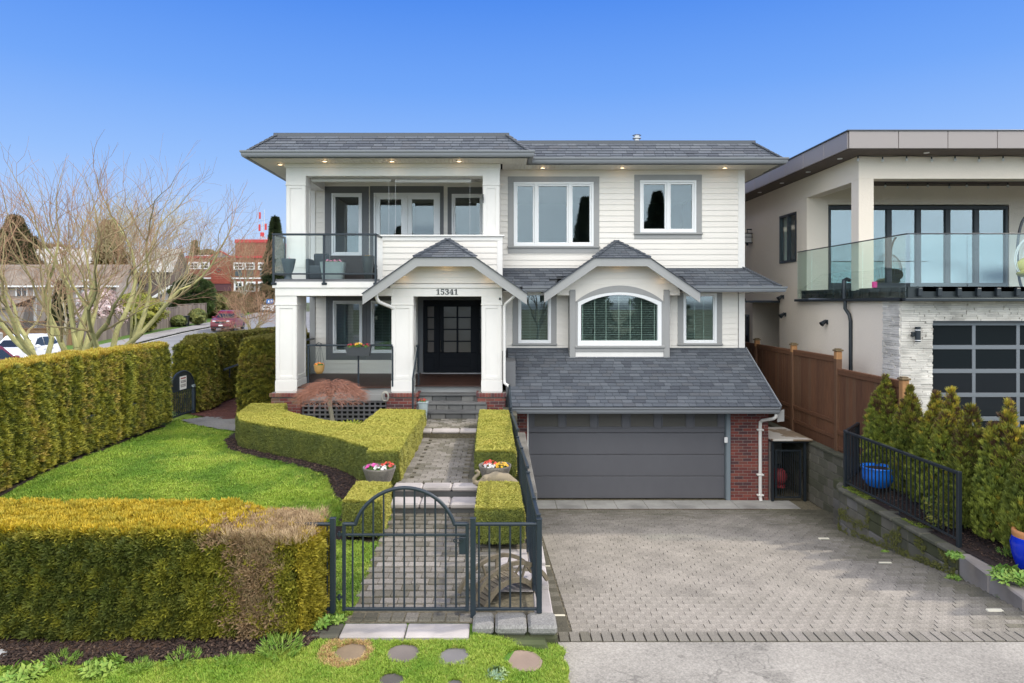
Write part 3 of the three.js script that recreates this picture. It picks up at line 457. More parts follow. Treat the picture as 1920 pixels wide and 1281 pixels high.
// --- front door with side lights
{
  const g = part('front_door', house), z = -DB; const dk = new THREE.MeshPhysicalMaterial({ color: lin(0.005, 0.007, 0.012), roughness: 0.45, specularIntensity: 0.35 }), obs = new THREE.MeshPhysicalMaterial({ color: lin(0.14, 0.125, 0.115), roughness: 0.18, bumpMap: T.mottle, bumpScale: 0.01, ior: 1.5 });
  new MB().box(door[0] - 0.16, door[0], 2.79, door[3] + 0.16, z, z + 0.04, 0.005).box(door[1], door[1] + 0.1, 2.79, door[3] + 0.16, z, z + 0.04, 0.005).box(door[0], door[1], door[3], door[3] + 0.16, z, z + 0.036, 0.005).build('trim', M.greyDark, g);
  const cols = [[wx(801.4, DB), wx(813.9, DB)], [wx(832, DB), wx(856, DB)], [wx(859.2, DB), wx(882.6, DB)], [wx(900, DB), wx(912.5, DB)]], rows = [574.7, 595.4, 617.8, 640, 661.3].map((v) => wy(v, DB));
  const fr = new MB(), yT = rows[0], yB = rows[4]; const xsE = [door[0], cols[0][0], cols[0][1], cols[1][0], cols[1][1], cols[2][0], cols[2][1], cols[3][0], cols[3][1], door[1]];
  for (let i = 0; i < xsE.length; i += 2) fr.box(xsE[i], xsE[i + 1], yB, yT, z - 0.08, z + 0.02, 0.006);
  fr.box(door[0], door[1], yT, door[3], z - 0.08, z + 0.021, 0.006); fr.box(door[0], door[1], door[2] + 0.02, yB, z - 0.08, z + 0.019, 0.006);
  for (const c of cols) for (let k = 1; k < 4; k++) fr.box(c[0], c[1], rows[k] - 0.017, rows[k] + 0.017, z - 0.07, z + 0.012, 0.004);
  fr.box(wx(821, DB), wx(824, DB), 2.82, door[3] - 0.05, z + 0.02, z + 0.05, 0.006); fr.box(wx(893, DB), wx(896, DB), 2.82, door[3] - 0.05, z + 0.02, z + 0.05, 0.006);
  fr.build('door_leaf', dk, g);
  const pn = new MB(); for (const [a, b, c, e] of [[832, 882.6, 670, 684], [832, 882.6, 687, 696], [801.4, 813.9, 670, 695]]) pn.box(wx(a, DB), wx(b, DB), wy(e, DB), wy(c, DB), z + 0.019, z + 0.03, 0.008); pn.build('panel', dk, g);
  for (const c of cols) for (let k = 0; k < 4; k++) new MB().box(c[0] - 0.004, c[1] + 0.004, rows[k + 1] + 0.012, rows[k] - 0.012, z - 0.03, z - 0.026).build('pane', obs, g);
  new MB().box(door[0] - 0.05, door[1] + 0.05, 2.76, 2.81, z - 0.08, z + 0.12, 0.008).build('threshold', std(lin(0.5, 0.5, 0.5), 0.3, { metalness: 0.6 }), g);
  new MB().bar([wx(826.5, DB), 3.5, z + 0.07], [wx(826.5, DB), 3.75, z + 0.07], 0.012).box(wx(825.5, DB), wx(827.5, DB), 3.42, 3.48, z + 0.02, z + 0.05).build('handle', std(lin(0.05, 0.045, 0.04), 0.3, { metalness: 0.8 }), g);
}
// --- upper roof: two mansard skirts with a flat cap
function mansard(xa, xb, dE, backD, leftHip, rightHip) {
  const r = part('roof', house), yE = 8.6, yC = 9.13, s = 0.55, zE = -dE, deck = new MB();
  const a = xa + (leftHip ? s : 0), b = xb - (rightHip ? s : 0);
  roofQuad(deck, [[xa, yE, zE], [xb, yE, zE], [b, yC, zE - s], [a, yC, zE - s]]);
  if (leftHip) roofQuad(deck, [[xa, yE, -backD], [xa, yE, zE], [a, yC, zE - s], [a, yC, -backD]]);
  if (rightHip) roofQuad(deck, [[xb, yE, zE], [xb, yE, -backD], [b, yC, -backD], [b, yC, zE - s]]);
  roofQuad(deck, [[a, yC - 0.02, zE - s], [b, yC - 0.02, zE - s], [b, yC - 0.02, -backD], [a, yC - 0.02, -backD]]);
  deck.build('roof_deck', M.deck, r);
  const Wv = V3(0, yC - yE, -s).normalize(), L = Math.hypot(s, yC - yE);
  lapRoof(r, V3(0, yE, zE), V3(1, 0, 0), Wv, shingleRects((v) => xa + (leftHip ? s * v / L : 0), (v) => xb - (rightHip ? s * v / L : 0), L, 0.125, 0.18, 0.4), { merged: true });
  if (leftHip) lapRoof(r, V3(xa, yE, -backD), V3(0, 0, 1), V3(s, yC - yE, 0).normalize(), shingleRects(() => 0, (v) => backD - dE - s * v / L, L, 0.125, 0.18, 0.4), { merged: true });
  if (rightHip) lapRoof(r, V3(xb, yE, zE), V3(0, 0, -1), V3(-s, yC - yE, 0).normalize(), shingleRects((v) => s * v / L, () => backD - dE, L, 0.125, 0.18, 0.4), { merged: true });
  const cap = new MB(); cap.box(a - 0.04, b + 0.04, yC - 0.03, yC + 0.075, zE - s - 0.12, zE - s + 0.04, 0.01); if (leftHip) cap.box(a - 0.03, a + 0.1, yC - 0.028, yC + 0.07, -backD, zE - s - 0.12, 0.01); if (rightHip) cap.box(b - 0.1, b + 0.03, yC - 0.028, yC + 0.07, -backD, zE - s - 0.12, 0.01); cap.build('cap_flashing', M.flash, r);
  // hip caps
  const hc = new MB(); const hip = (p, q) => { const A = V3(...p), B = V3(...q), n = 6; for (let i = 0; i < n; i++) { const P = A.clone().lerp(B, i / n), Q = A.clone().lerp(B, (i + 1.15) / n); hc.beam([P.x, P.y + 0.035, P.z], [Q.x, Q.y + 0.015, Q.z], 0.16, 0.03); } };
  if (leftHip) hip([xa, yE, zE], [a, yC, zE - s]); if (rightHip) hip([xb, yE, zE], [b, yC, zE - s]); if (hc.l.length) hc.build('hip_cap', M.shingle[4], r);
  return r;
}
seed(41);
mansard(-6.27, 0.78, 16.93, 29.5, true, true); mansard(0.3, 7.39, 17.75, 29.5, false, true);
gutter(house, [[-6.27, 8.62, -29.5], [-6.27, 8.62, -16.93], [0.78, 8.62, -16.93], [0.78, 8.62, -17.75], [7.39, 8.62, -17.75], [7.39, 8.62, -29.5]].map((p) => p), 0.15, -0.12);
{ // soffits of narrow grooved boards
  const sf = part('soffit', house), mk = (x0, x1, z0, z1, along) => { const b = new MB(); const n = Math.round((along ? x1 - x0 : z1 - z0) / 0.1); for (let i = 0; i < n; i++) along ? b.box(lerp(x0, x1, i / n) + 0.006, lerp(x0, x1, (i + 1) / n), 8.455, 8.475, z0, z1) : b.box(x0, x1, 8.455, 8.475, lerp(z0, z1, i / n) + 0.006, lerp(z0, z1, (i + 1) / n)); b.box(x0, x1, 8.475, 8.485, z0, z1); b.build('soffit_boards', M.soffit, sf, 'stuff'); };
  mk(-5.5, 0.74, -17.68, -16.95, true); mk(0.78, 7.3, -18.5, -17.78, true); mk(-6.22, -5.5, -29, -16.95, false); mk(6.66, 7.36, -29, -18.5, false); mk(0.1, 0.78, -18.5, -17.68, true);
  const bc = new MB(); for (let i = 0; i < 55; i++) bc.box(-5.5 + i * 0.1 + 0.006, -5.4 + i * 0.1, 8.4, 8.42, -20.06, -18.1); bc.box(-5.5, 0, 8.42, 8.43, -20.06, -17.9); bc.build('soffit_boards', M.soffit, sf, 'stuff');
  const fb = new MB(); fb.box(-6.25, 0.76, 8.455, 8.6, -16.99, -16.94).box(0.78, 7.37, 8.455, 8.6, -17.81, -17.76).box(-6.26, -6.2, 8.455, 8.6, -29.4, -16.95).box(7.32, 7.38, 8.455, 8.6, -29.4, -17.77).box(0.72, 0.78, 8.455, 8.6, -17.8, -16.95); fb.build('fascia', M.gutter, house);
}
{ // roof vent and small flashings
  const v = part('roof_vent', house), x = wx(1194, 19.2), z = -19.2, up = 0.16; const chrome = std(lin(0.5, 0.5, 0.5), 0.35, { metalness: 0.7 });
  new MB().bar([x, 9.1, z], [x, 9.3 + up, z], 0.08, 0.08, 14).bar([x, 9.31 + up, z], [x, 9.335 + up, z], 0.12, 0.12, 14).bar([x, 9.345 + up, z], [x, 9.4 + up, z], 0.09, 0.09, 14).bar([x, 9.405 + up, z], [x, 9.43 + up, z], 0.125, 0.06, 14).build('vent_cap', chrome, v);
}
// --- upper balcony: columns, beam, parapet
function column(parent, name, x0, x1, d0, d1, yb, yt, baseH, capH, sides = true) {
  const c = part(name, parent), z0 = -d1, z1 = -d0, sx0 = x0 + 0.02, sx1 = x1 - 0.02;
  new MB().box(sx0, sx1, yb + baseH, yt - capH, z0 + 0.02, z1 - 0.02, 0.004).build('shaft', M.white, c);
  new MB().box(x0 - 0.005, x1 + 0.005, yb + 0.025, yb + baseH, z0 - 0.005, z1 + 0.005, 0.006).box(x0 + 0.01, x1 - 0.01, yb, yb + 0.025, z0 + 0.01, z1 - 0.01, 0).box(x0 + 0.005, x1 - 0.005, yb + baseH, yb + baseH + 0.035, z0 + 0.005, z1 - 0.005, 0.012).build('plinth', M.white, c);
  new MB().box(x0, x1, yt - capH, yt, z0, z1, 0.006).box(x0 - 0.012, x1 + 0.012, yt - capH - 0.02, yt - capH + 0.015, z0 - 0.01, z1 + 0.012, 0.008).build('capital', M.white, c);
  const st = 0.085, a = yb + baseH + 0.035, b = yt - capH - 0.02, fp = new MB();   // recessed panel drawn by raised stiles
  const w = sx1 - sx0; fp.box(sx0, sx0 + st, a, b, z1 - 0.02, z1 - 0.002, 0.004).box(sx1 - st, sx1, a, b, z1 - 0.02, z1 - 0.002, 0.004).box(sx0 + st, sx1 - st, a, a + st * 0.9, z1 - 0.02, z1 - 0.0025, 0.004).box(sx0 + st, sx1 - st, b - st * 0.9, b, z1 - 0.02, z1 - 0.0025, 0.004);
  if (sides) for (const s of [sx0 - 0.018, sx1]) fp.box(s, s + 0.018, a, b, z1 - 0.02 - st, z1 - 0.021, 0.003).box(s, s + 0.018, a, b, z0 + 0.021, z0 + 0.02 + st, 0.003).box(s, s + 0.018, a, a + st, z0 + 0.02 + st, z1 - 0.02 - st, 0.003).box(s, s + 0.018, b - st, b, z0 + 0.02 + st, z1 - 0.02 - st, 0.003);
  fp.build('panel_moulding', M.white, c); return c;
}
column(house, 'column', -5.505, -4.99, DU, 18.15, 5.4, 8.15, 0.33, 0.24);
column(house, 'column', wx(905, DU), wx(937, DU), DU, 18.15, 6.5, 8.15, 0.1, 0.24);
{
  const b = part('beam', house);
  new MB().box(-5.5, 0.03, 8.14, 8.35, -18.1, -DU + 0.0, 0.006).build('beam_board', M.white, b);
  new MB().box(-5.53, 0.05, 8.35, 8.456, -18.15, -DU + 0.03, 0.006).build('beam_board', M.white, b);
  new MB().box(-5.5, -5.1, 8.14, 8.456, -20.06, -18.1, 0.006).build('beam_board', M.white, b);
  const sh = new MB(); sh.bar([-4.92, 8.08, -17.95], [-2.83, 8.08, -17.95], 0.05, 0.05, 12).bar([-2.72, 8.06, -17.95], [-0.72, 8.06, -17.95], 0.05, 0.05, 12); sh.build('rolled_shade', std(lin(0.55, 0.53, 0.5), 0.6), house);
  const cd = new MB(); for (const u of [729, 741.5, 881]) cd.bar([wx(u, 17.95), 6.6, -17.95], [wx(u, 17.95), 8.05, -17.95], 0.0028, 0.0028, 4); cd.build('shade_cord', M.vinyl, house);
  // parapet
  const p = part('parapet', house), z = -17.6, x0 = wx(707.8, 17.6), x1 = 0.1, yT = wy(444, 17.6); seed(43);
  siding(p, x0 + 0.14, x1 - 0.14, 5.4, yT - 0.1, 17.6); new MB().box(x0 + 0.02, x1 - 0.02, 5.2, yT - 0.02, z - 0.12, z - 0.002).build('core', M.white, p);
  new MB().box(x0, x0 + 0.14, 5.2, yT - 0.1, z - 0.1, z + 0.032, 0.005).box(x1 - 0.14, x1, 5.2, yT - 0.1, z - 0.1, z + 0.032, 0.005).build('corner_board', M.white, p);
  new MB().box(x0, x1, yT - 0.1, yT, z - 0.12, z + 0.031, 0.005).box(x0 - 0.03, x1 + 0.05, yT, yT + 0.045, z - 0.16, z + 0.08, 0.012).build('cap', M.white, p);
  new MB().bar([wx(906, 17.6), 7.43, -17.6], [wx(906, 17.6), 7.66, -17.6], 0.012).box(wx(905, 17.6), wx(907, 17.6), 7.5, 7.58, -17.64, -17.58).build('shade_bracket', M.black, house);
  // deck slab and its two-step fascia
  const dk = part('balcony_deck', house), f0 = Y(529, DP), f1 = Y(540, DP), f2 = Y(555, DP);
  new MB().box(-5.56, -2.9, f1, f0, -20, -DP + 0.05, 0.006).build('fascia_board', M.white, dk);
  new MB().box(-5.5, -2.6, f2, f1, -17.7, -DP + 0.02, 0.006).box(-5.5, -5.1, f2, f1, -20, -17.7, 0.006).build('fascia_board', M.white, dk);
  new MB().box(-5.5, 0.05, f0, f0 + 0.03, -20.06, -DP).build('deck_floor', std(lin(0.3, 0.3, 0.3), 0.8), dk);
  new MB().box(-5.5, 0.02, 5.06, 5.1, -20.06, -17.0).build('porch_ceiling', M.soffit, dk);
  const lk = new MB(); lk.box(-5.5, -2.95, f0 + 0.03, f0 + 0.075, -DP - 0.12, -DP - 0.02, 0.004); lk.build('deck_edge', M.greyDark, dk);
}
{ // balcony railing with glass panels
  const r = part('balcony_railing', house), z = -DP + 0.09, top = Y(438.5, DP), bot = Y(514, DP), xs = [wx(515, DP), wx(609, DP), wx(705.5, DP)], yb = Y(533, DP);
  new MB().box(xs[0] - 0.03, xs[2] + 0.03, top - 0.05, top, z - 0.035, z + 0.035, 0.01).build('top_rail', M.rail, r);
  new MB().box(xs[0], xs[2], bot - 0.02, bot + 0.02, z - 0.02, z + 0.02, 0.006).build('bottom_rail', M.rail, r);
  for (const x of xs) { const p = new MB().box(x - 0.025, x + 0.025, yb, top - 0.05, z - 0.025, z + 0.025, 0.006).build('post', M.rail, r); new MB().box(x - 0.065, x + 0.065, yb - 0.02, yb + 0.04, z - 0.06, z - 0.015, 0.012).build('bracket', M.rail, p); }
  for (let i = 0; i < 2; i++) new MB().box(xs[i] + 0.03, xs[i + 1] - 0.03, bot + 0.025, top - 0.055, z - 0.005, z + 0.003).build('glass_panel', M.glassRail, r);
  const sx = xs[0]; new MB().box(sx - 0.03, sx + 0.03, top - 0.05, top, -17.6, z - 0.036, 0.01).box(sx - 0.02, sx + 0.02, bot - 0.02, bot + 0.02, -17.6, z - 0.03, 0.006).build('side_rail', M.rail, r);
  new MB().box(sx - 0.004, sx + 0.004, bot + 0.025, top - 0.055, -17.6, z - 0.03).build('glass_panel', M.glassRail, r);
  new MB().box(sx - 0.02, sx + 0.02, yb, top - 0.05, -17.62, -17.58, 0.006).build('post', M.rail, r);
  new MB().box(xs[2] - 0.03, xs[2] + 0.03, top - 0.05, top, -17.5, z - 0.036, 0.01).build('side_rail', M.rail, r);
}
// --- porch: brick pedestals, columns, floor, railing, lattice, stairs
function brickBox(parent, x0, x1, y0, y1, z0, z1, o = {}) { // bricks on the front and the chosen sides of a box
  const bl = 0.2, bh = 0.063, j = 0.011; let k = 0;
  new MB().box(x0 + 0.02, x1 - 0.02, y0, y1 - 0.002, z0 + 0.02, z1 - 0.008).build('mortar', M.mortar, parent);
  const capH = o.cap ? 0.1 : 0, put = (x, y, z, w, h, d) => piece(parent, 'brick', o.geo ?? BRICK, o.mats ? pick(o.mats) : pick(M.brick), x, y, z, w / 0.2, h / 0.063, d / 0.09);
  const course = (a, b, fn) => { let u = a - (k % 2 ? bl / 2 + j : 0); while (u < b - 0.02) { const p = Math.max(u, a), q = Math.min(u + bl, b); if (q - p > 0.03) fn(p, q); u += bl + j; } };
  for (let y = y0; y < y1 - capH - 0.03; y += bh + j, k++) {
    const h = Math.min(bh, y1 - capH - y);
    course(x0, x1, (p, q) => put((p + q) / 2, y + h / 2, z1 - 0.045 + rr(0, 0.003), q - p, h, 0.09));
    for (const s of o.sides ?? []) course(z0, z1 - 0.095, (p, q) => piece(parent, 'brick', BRICK, pick(M.brick), s > 0 ? x1 - 0.045 : x0 + 0.045, y + h / 2, (p + q) / 2, 0.09 / 0.2, h / 0.063, (q - p) / 0.09));
  }
  if (o.cap) { for (let x = x0 - 0.03; x < x1 + 0.02; x += 0.074) put(x + 0.034, y1 - capH / 2 + 0.002, z1 - 0.02, 0.064, capH - 0.008, 0.13); for (const s of o.sides ?? []) for (let z = z1 - 0.16; z > z0; z -= 0.074) put(s > 0 ? x1 - 0.03 : x0 + 0.03, y1 - capH / 2, z, 0.13, capH - 0.008, 0.064); new MB().box(x0 - 0.02, x1 + 0.02, y1 - capH + 0.004, y1 - 0.006, z0, z1 + 0.03).build('mortar', M.mortar, parent); }
}
const BRICK = block(0.2, 0.063, 0.09, 0.005);
seed(51);
const oldBrick = [M.brick[1], M.brick[4], M.brick[4], std(lin(0.26, 0.13, 0.085), 0.95, { map: T.mottle }), std(lin(0.2, 0.12, 0.07), 0.95, { map: T.mottle })];
for (const [x0, x1, d1, mats, sides] of [[-5.58, -4.86, 17.75, oldBrick, [1]], [-2.75, -2.0, 17.4, null, [1]], [-0.52, 0.17, 17.4, null, [-1]]]) {
  const p = part('pedestal', house); brickBox(p, x0, x1, 1.86, Y(736.6, DP) + 0.0, -d1, -DP + 0.08, { cap: true, sides, mats });
}
column(house, 'column', -5.5, -4.97, DP, 17.65, Y(736.6, DP), Y(555, DP), 0.3, 0.21);
column(house, 'column', wx(733.6, DP), wx(775.2, DP), DP, 17.3, Y(736.6, DP), Y(555, DP), 0.3, 0.21);
column(house, 'column', wx(902.5, DP), wx(941.7, DP), DP, 17.3, Y(736.6, DP), Y(555, DP), 0.3, 0.21);
{
  const fl = part('porch_floor', house); seed(53);
  for (let z = -20.06; z < -17.25; z += 0.14) piece(fl, 'floor_board', UNIT, pick(M.deckWood), -5.45, 2.755, z, 5.5, 0.03, 0.132);
  for (let z = -17.22; z < -16.85; z += 0.14) { piece(fl, 'floor_board', UNIT, pick(M.deckWood), -4.95, 2.755, z, 2.3, 0.03, 0.132); }
  new MB().box(-4.95, -2.65, 2.46, 2.75, -16.92, -16.86, 0.006).box(-4.95, -2.65, 2.44, 2.6, -16.86, -16.845, 0.003).build('fascia_board', M.grey, fl);
  new MB().box(-2.1, -0.4, 2.56, 2.752, -17.28, -17.24, 0.006).build('fascia_board', M.grey, fl);
  new MB().box(-5.4, 0.0, 1.8, 2.74, -20, -17.4).build('understructure', M.room, fl);
  // lattice
  const lt = part('lattice', house), lx0 = -4.86, lx1 = -2.72, ly0 = 1.88, ly1 = 2.44; const slat = std(lin(0.2, 0.195, 0.2), 0.8, { map: T.wood });
  for (let y = ly1 - 0.05; y > ly0; y -= 0.105) piece(lt, 'slat', UNIT, slat, lx0, y, -16.88, lx1 - lx0, 0.042, 0.012);
  for (let x = lx0; x < lx1 - 0.04; x += 0.137) piece(lt, 'slat', UNIT, slat, x, ly0, -16.893, 0.045, ly1 - ly0, 0.012);
  new MB().box(lx0, lx1, ly0 - 0.02, ly1, -17.3, -17.28).build('backing', std(lin(0.01, 0.01, 0.01), 1), lt);
  // porch railing
  const r = part('porch_railing', house), z = -DP + 0.0, top = Y(646.5, DP), xs = [wx(578, DP), wx(672, DP), wx(736, DP)];
  new MB().box(xs[0] - 0.03, xs[2], top - 0.04, top + 0.01, z - 0.03, z + 0.03, 0.01).build('top_rail', M.rail, r);
  for (const x of xs) new MB().box(x - 0.02, x + 0.02, Y(725, DP), top - 0.04, z - 0.02, z + 0.02, 0.005).build('post', M.rail, r);
  for (let i = 0; i < 2; i++) new MB().box(xs[i] + 0.03, xs[i + 1] - 0.03, 2.84, top - 0.06, z - 0.004, z + 0.003).build('glass_panel', M.glassRail, r);
  new MB().box(-5.42, -5.36, top - 0.04, top + 0.01, -19.9, -17.66, 0.01).build('side_rail', M.rail, r);
  // stair rail beside the centre column
  const sr2 = part('stair_rail', house); new MB().beam([-2.03, 3.78, -17.2], [-2.0, 3.1, -15.9], 0.04, 0.05).box(-2.05, -2.0, 2.76, 3.8, -17.22, -17.18, 0.005).box(-2.02, -1.98, 2.1, 3.12, -15.92, -15.88, 0.005).box(-2.05, -2.0, 3.76, 3.81, -17.22, -16.9, 0.005).build('rail', M.rail, sr2); new MB().raw([-2.01, 2.9, -17.15, -1.99, 2.25, -15.95, -1.99, 3.02, -15.95, -2.01, 2.9, -17.15, -1.99, 3.02, -15.95, -2.01, 3.7, -17.15]).build('glass_panel', M.glassRail, sr2);
  // stone stairs
  const st = part('stairs', house); seed(55); const sy = [2.1, 2.265, 2.43, 2.6];
  for (let k = 0; k < 3; k++) { const d0 = 16.25 + k * 0.33; let x = -2.0 - (k % 2 ? 0.14 : 0), i = 0; while (x < -0.3) { const w = Math.min(rr(0.3, 0.42), -0.28 - x); if (w < 0.05) break; new MB().box(Math.max(-2, x) + 0.004, x + w - 0.004, sy[k] - 0.02, sy[k + 1] - 0.055, -d0 - 0.12, -d0 + rr(-0.006, 0.006), 0.012).build('stair_block', pick(M.stone), st); x += w; } new MB().box(-2.0, -0.3, sy[k + 1] - 0.052, sy[k + 1], -d0 - 0.42, -d0 + 0.03, 0.012).build('tread', M.stone[k % 2], st); new MB().box(-2, -0.3, 1.9, sy[k + 1] - 0.06, -17.3, -d0 - 0.1).build('stair_core', M.stone[2], st); }
}
// --- entry gable and bay gable: clipped gable roofs with grey fascia boards
function gable(o) { // o: cx, half, d0 (fascia front), dBack, yTip, slope, flatHalf, ridge run
  const r = part('gable_roof', house), { cx, half, d0, dBack, yTip, flatHalf } = o, sl = o.slope, yF = yTip + (half - flatHalf) * sl, yR = yF + flatHalf * sl, zf = -d0, run = o.run, zr = -(d0 + run), zb = -dBack, t = 0.05;
  const deck = new MB(); const P = (x, y, z) => [cx + x, y, z];
  for (const s of [-1, 1]) { roofQuad(deck, s < 0 ? [P(-half, yTip, zf), P(-flatHalf, yF, zf), P(0, yR, zr), P(0, yR, zb)] : [P(half, yTip, zf), P(half, yTip, zb), P(0, yR, zb), P(0, yR, zr)]); if (s < 0) deck.raw([...P(-half, yTip, zf), ...P(0, yR, zb), ...P(-half, yTip, zb)]); else deck.raw([...P(half, yTip, zf), ...P(0, yR, zr), ...P(flatHalf, yF, zf)]); }
  deck.raw([...P(-flatHalf, yF, zf), ...P(flatHalf, yF, zf), ...P(0, yR, zr)]); deck.build('roof_deck', M.deck, r);
  const len = Math.hypot(half, half * sl), Lh = Math.hypot(run, yR - yF);
  lapRoof(r, V3(cx, yF, zf + 0.03), V3(1, 0, 0), V3(0, yR - yF, -run).normalize(), shingleRects((v) => -flatHalf * (1 - v / Lh) - 0.03, (v) => flatHalf * (1 - v / Lh) + 0.03, Lh, 0.125, 0.14, 0.3), { merged: true });
  for (const s of [-1, 1]) { const Wd = V3(-s * half, half * sl, 0).normalize(), U = V3(0, 0, s < 0 ? 1 : -1); const O = V3(cx + s * half, yTip, s < 0 ? zb : zf + 0.03), D = dBack - d0 + 0.03; const vF = Math.hypot(half - flatHalf, (half - flatHalf) * sl); const cut = (v) => v < vF ? 0 : run * (v - vF) / (len - vF); lapRoof(r, O, U, Wd, shingleRects((v) => s < 0 ? 0 : cut(v), (v) => s < 0 ? D - cut(v) : D, len, 0.125, 0.14, 0.3), { merged: true }); }
  const hc = new MB(); for (const s of [-1, 1]) { const A = V3(cx + s * flatHalf, yF, zf), B = V3(cx, yR, zr); for (let i = 0; i < 6; i++) { const p = A.clone().lerp(B, i / 6), q = A.clone().lerp(B, (i + 1.2) / 6); hc.beam([p.x, p.y + 0.045, p.z], [q.x, q.y + 0.02, q.z], 0.15, 0.03); } } hc.beam([cx, yR + 0.03, zr], [cx, yR + 0.03, zb], 0.15, 0.03); hc.build('hip_cap', M.shingle[2], r);
  // fascia: left rake, flat, right rake
  const w = 0.21, s0 = Math.hypot(1, sl), fz0 = zf - 0.0, fz1 = zf + 0.045; const off = w * s0;
  for (const s of [-1, 1]) { const pts = [[cx + s * half, yTip], [cx + s * flatHalf, yF], [cx + s * (flatHalf - 0.07), yF - w], [cx + s * half, yTip - off + 0.0]]; new MB().ext(s < 0 ? pts.reverse() : pts, fz0, fz1).build('fascia_board', o.fm ?? M.fascia, r); }
  new MB().ext([[cx - flatHalf + 0.002, yF], [cx + flatHalf - 0.002, yF], [cx + flatHalf - 0.068, yF - w], [cx - flatHalf + 0.068, yF - w]].reverse(), fz0 - 0.002, fz1 - 0.003).build('fascia_board', o.fm ?? M.fascia, r);
  const dg = new MB(); for (const s of [-1, 1]) dg.beam([cx + s * half, yTip + 0.012, zf + 0.03], [cx + s * flatHalf, yF + 0.012, zf + 0.03], 0.1, 0.02); dg.beam([cx - flatHalf, yF + 0.012, zf + 0.03], [cx + flatHalf, yF + 0.012, zf + 0.03], 0.1, 0.02); dg.build('drip_edge', M.shingle[5], r);
  // soffit under the overhang
  const so = new MB(), zw = -o.dWall; for (const s of [-1, 1]) { const a = [cx + s * half, yTip - 0.06], b = [cx + s * flatHalf, yF - 0.05]; const q = [[a[0], a[1], zf], [b[0], b[1], zf], [b[0], b[1], zw], [a[0], a[1], zw]]; so.raw([...q[0], ...q[1], ...q[2], ...q[0], ...q[2], ...q[3]]); } const q = [[cx - flatHalf, yF - 0.05, zf], [cx + flatHalf, yF - 0.05, zf], [cx + flatHalf, yF - 0.05, zw], [cx - flatHalf, yF - 0.05, zw]]; so.raw([...q[0], ...q[1], ...q[2], ...q[0], ...q[2], ...q[3]]); so.build('soffit', M.soffit, r);
  // boarded gable wall
  seed(o.seed); siding(r, cx - o.wallHalf, cx + o.wallHalf, o.yWall0, yF - 0.05, o.dWall, o.holes ?? [], { span: (y) => { const h = y < yTip - 0.06 ? half : Math.max(flatHalf, half - (y - yTip + 0.06) / sl); return [cx - Math.min(o.wallHalf, h), cx + Math.min(o.wallHalf, h)]; } });
  new MB().ext([[cx - o.wallHalf, o.yBack ?? o.yWall0], [cx + o.wallHalf, o.yBack ?? o.yWall0], [cx + o.wallHalf, Math.max(yTip - 0.06, yF - 0.07 - (o.wallHalf - flatHalf) * sl)], [cx + flatHalf, yF - 0.07], [cx - flatHalf, yF - 0.07], [cx - o.wallHalf, Math.max(yTip - 0.06, yF - 0.07 - (o.wallHalf - flatHalf) * sl)]], zw - 0.05, zw - 0.001).build('backing', M.siding[1], r);
  return { r, yF, yR };
}
M.fascia = std(lin(0.36, 0.36, 0.355), 0.55, { map: T.paint });
const g1 = gable({ cx: -1.29, half: 1.965, d0: 16.35, dBack: 17.6, yTip: 5.07, slope: 0.7, flatHalf: 0.723, run: 0.92, dWall: DP, wallHalf: 1.4, yWall0: 5.34, seed: 61 });
{
  const b = part('entry_beam', house);
  new MB().box(wx(733.6, DP), wx(941.5, DP), Y(556, DP), Y(540.5, DP), -17.2, -DP + 0.004, 0.006).build('beam_board', M.white, b);
  new MB().box(wx(733, DP) - 0.02, wx(943, DP), Y(540.5, DP), Y(532.5, DP), -17.2, -DP + 0.04, 0.008).build('beam_board', M.white, b);
  new MB().box(-2.9, 0.15, 5.06, 5.12, -20.0, -17.2).build('entry_ceiling', M.soffit, b);
  // house number
  const font = await new FontLoader().loadAsync('fonts/droid/droid_serif_bold.typeface.json'); const num = part('house_number', house);
  const u0 = 818, u1 = 858.4; [...'15341'].forEach((ch, i) => { const g = new TextGeometry(ch, { font, size: 0.137, depth: 0.012, curveSegments: 5 }); g.computeBoundingBox(); const bb = g.boundingBox; g.translate(-(bb.min.x + bb.max.x) / 2, -bb.min.y, 0); g.translate(wx(lerp(u0 + 3.4, u1 - 3.4, i / 4), DP), Y(552.6, DP), -DP + 0.006); new MB().add(g).build('digit', M.black, num); });
  const cam = part('door_camera', house); new MB().box(wx(935.5, DP), wx(939, DP), Y(562.5, DP), Y(558.5, DP), -DP, -DP + 0.05, 0.01).build('housing', M.black, cam);
}
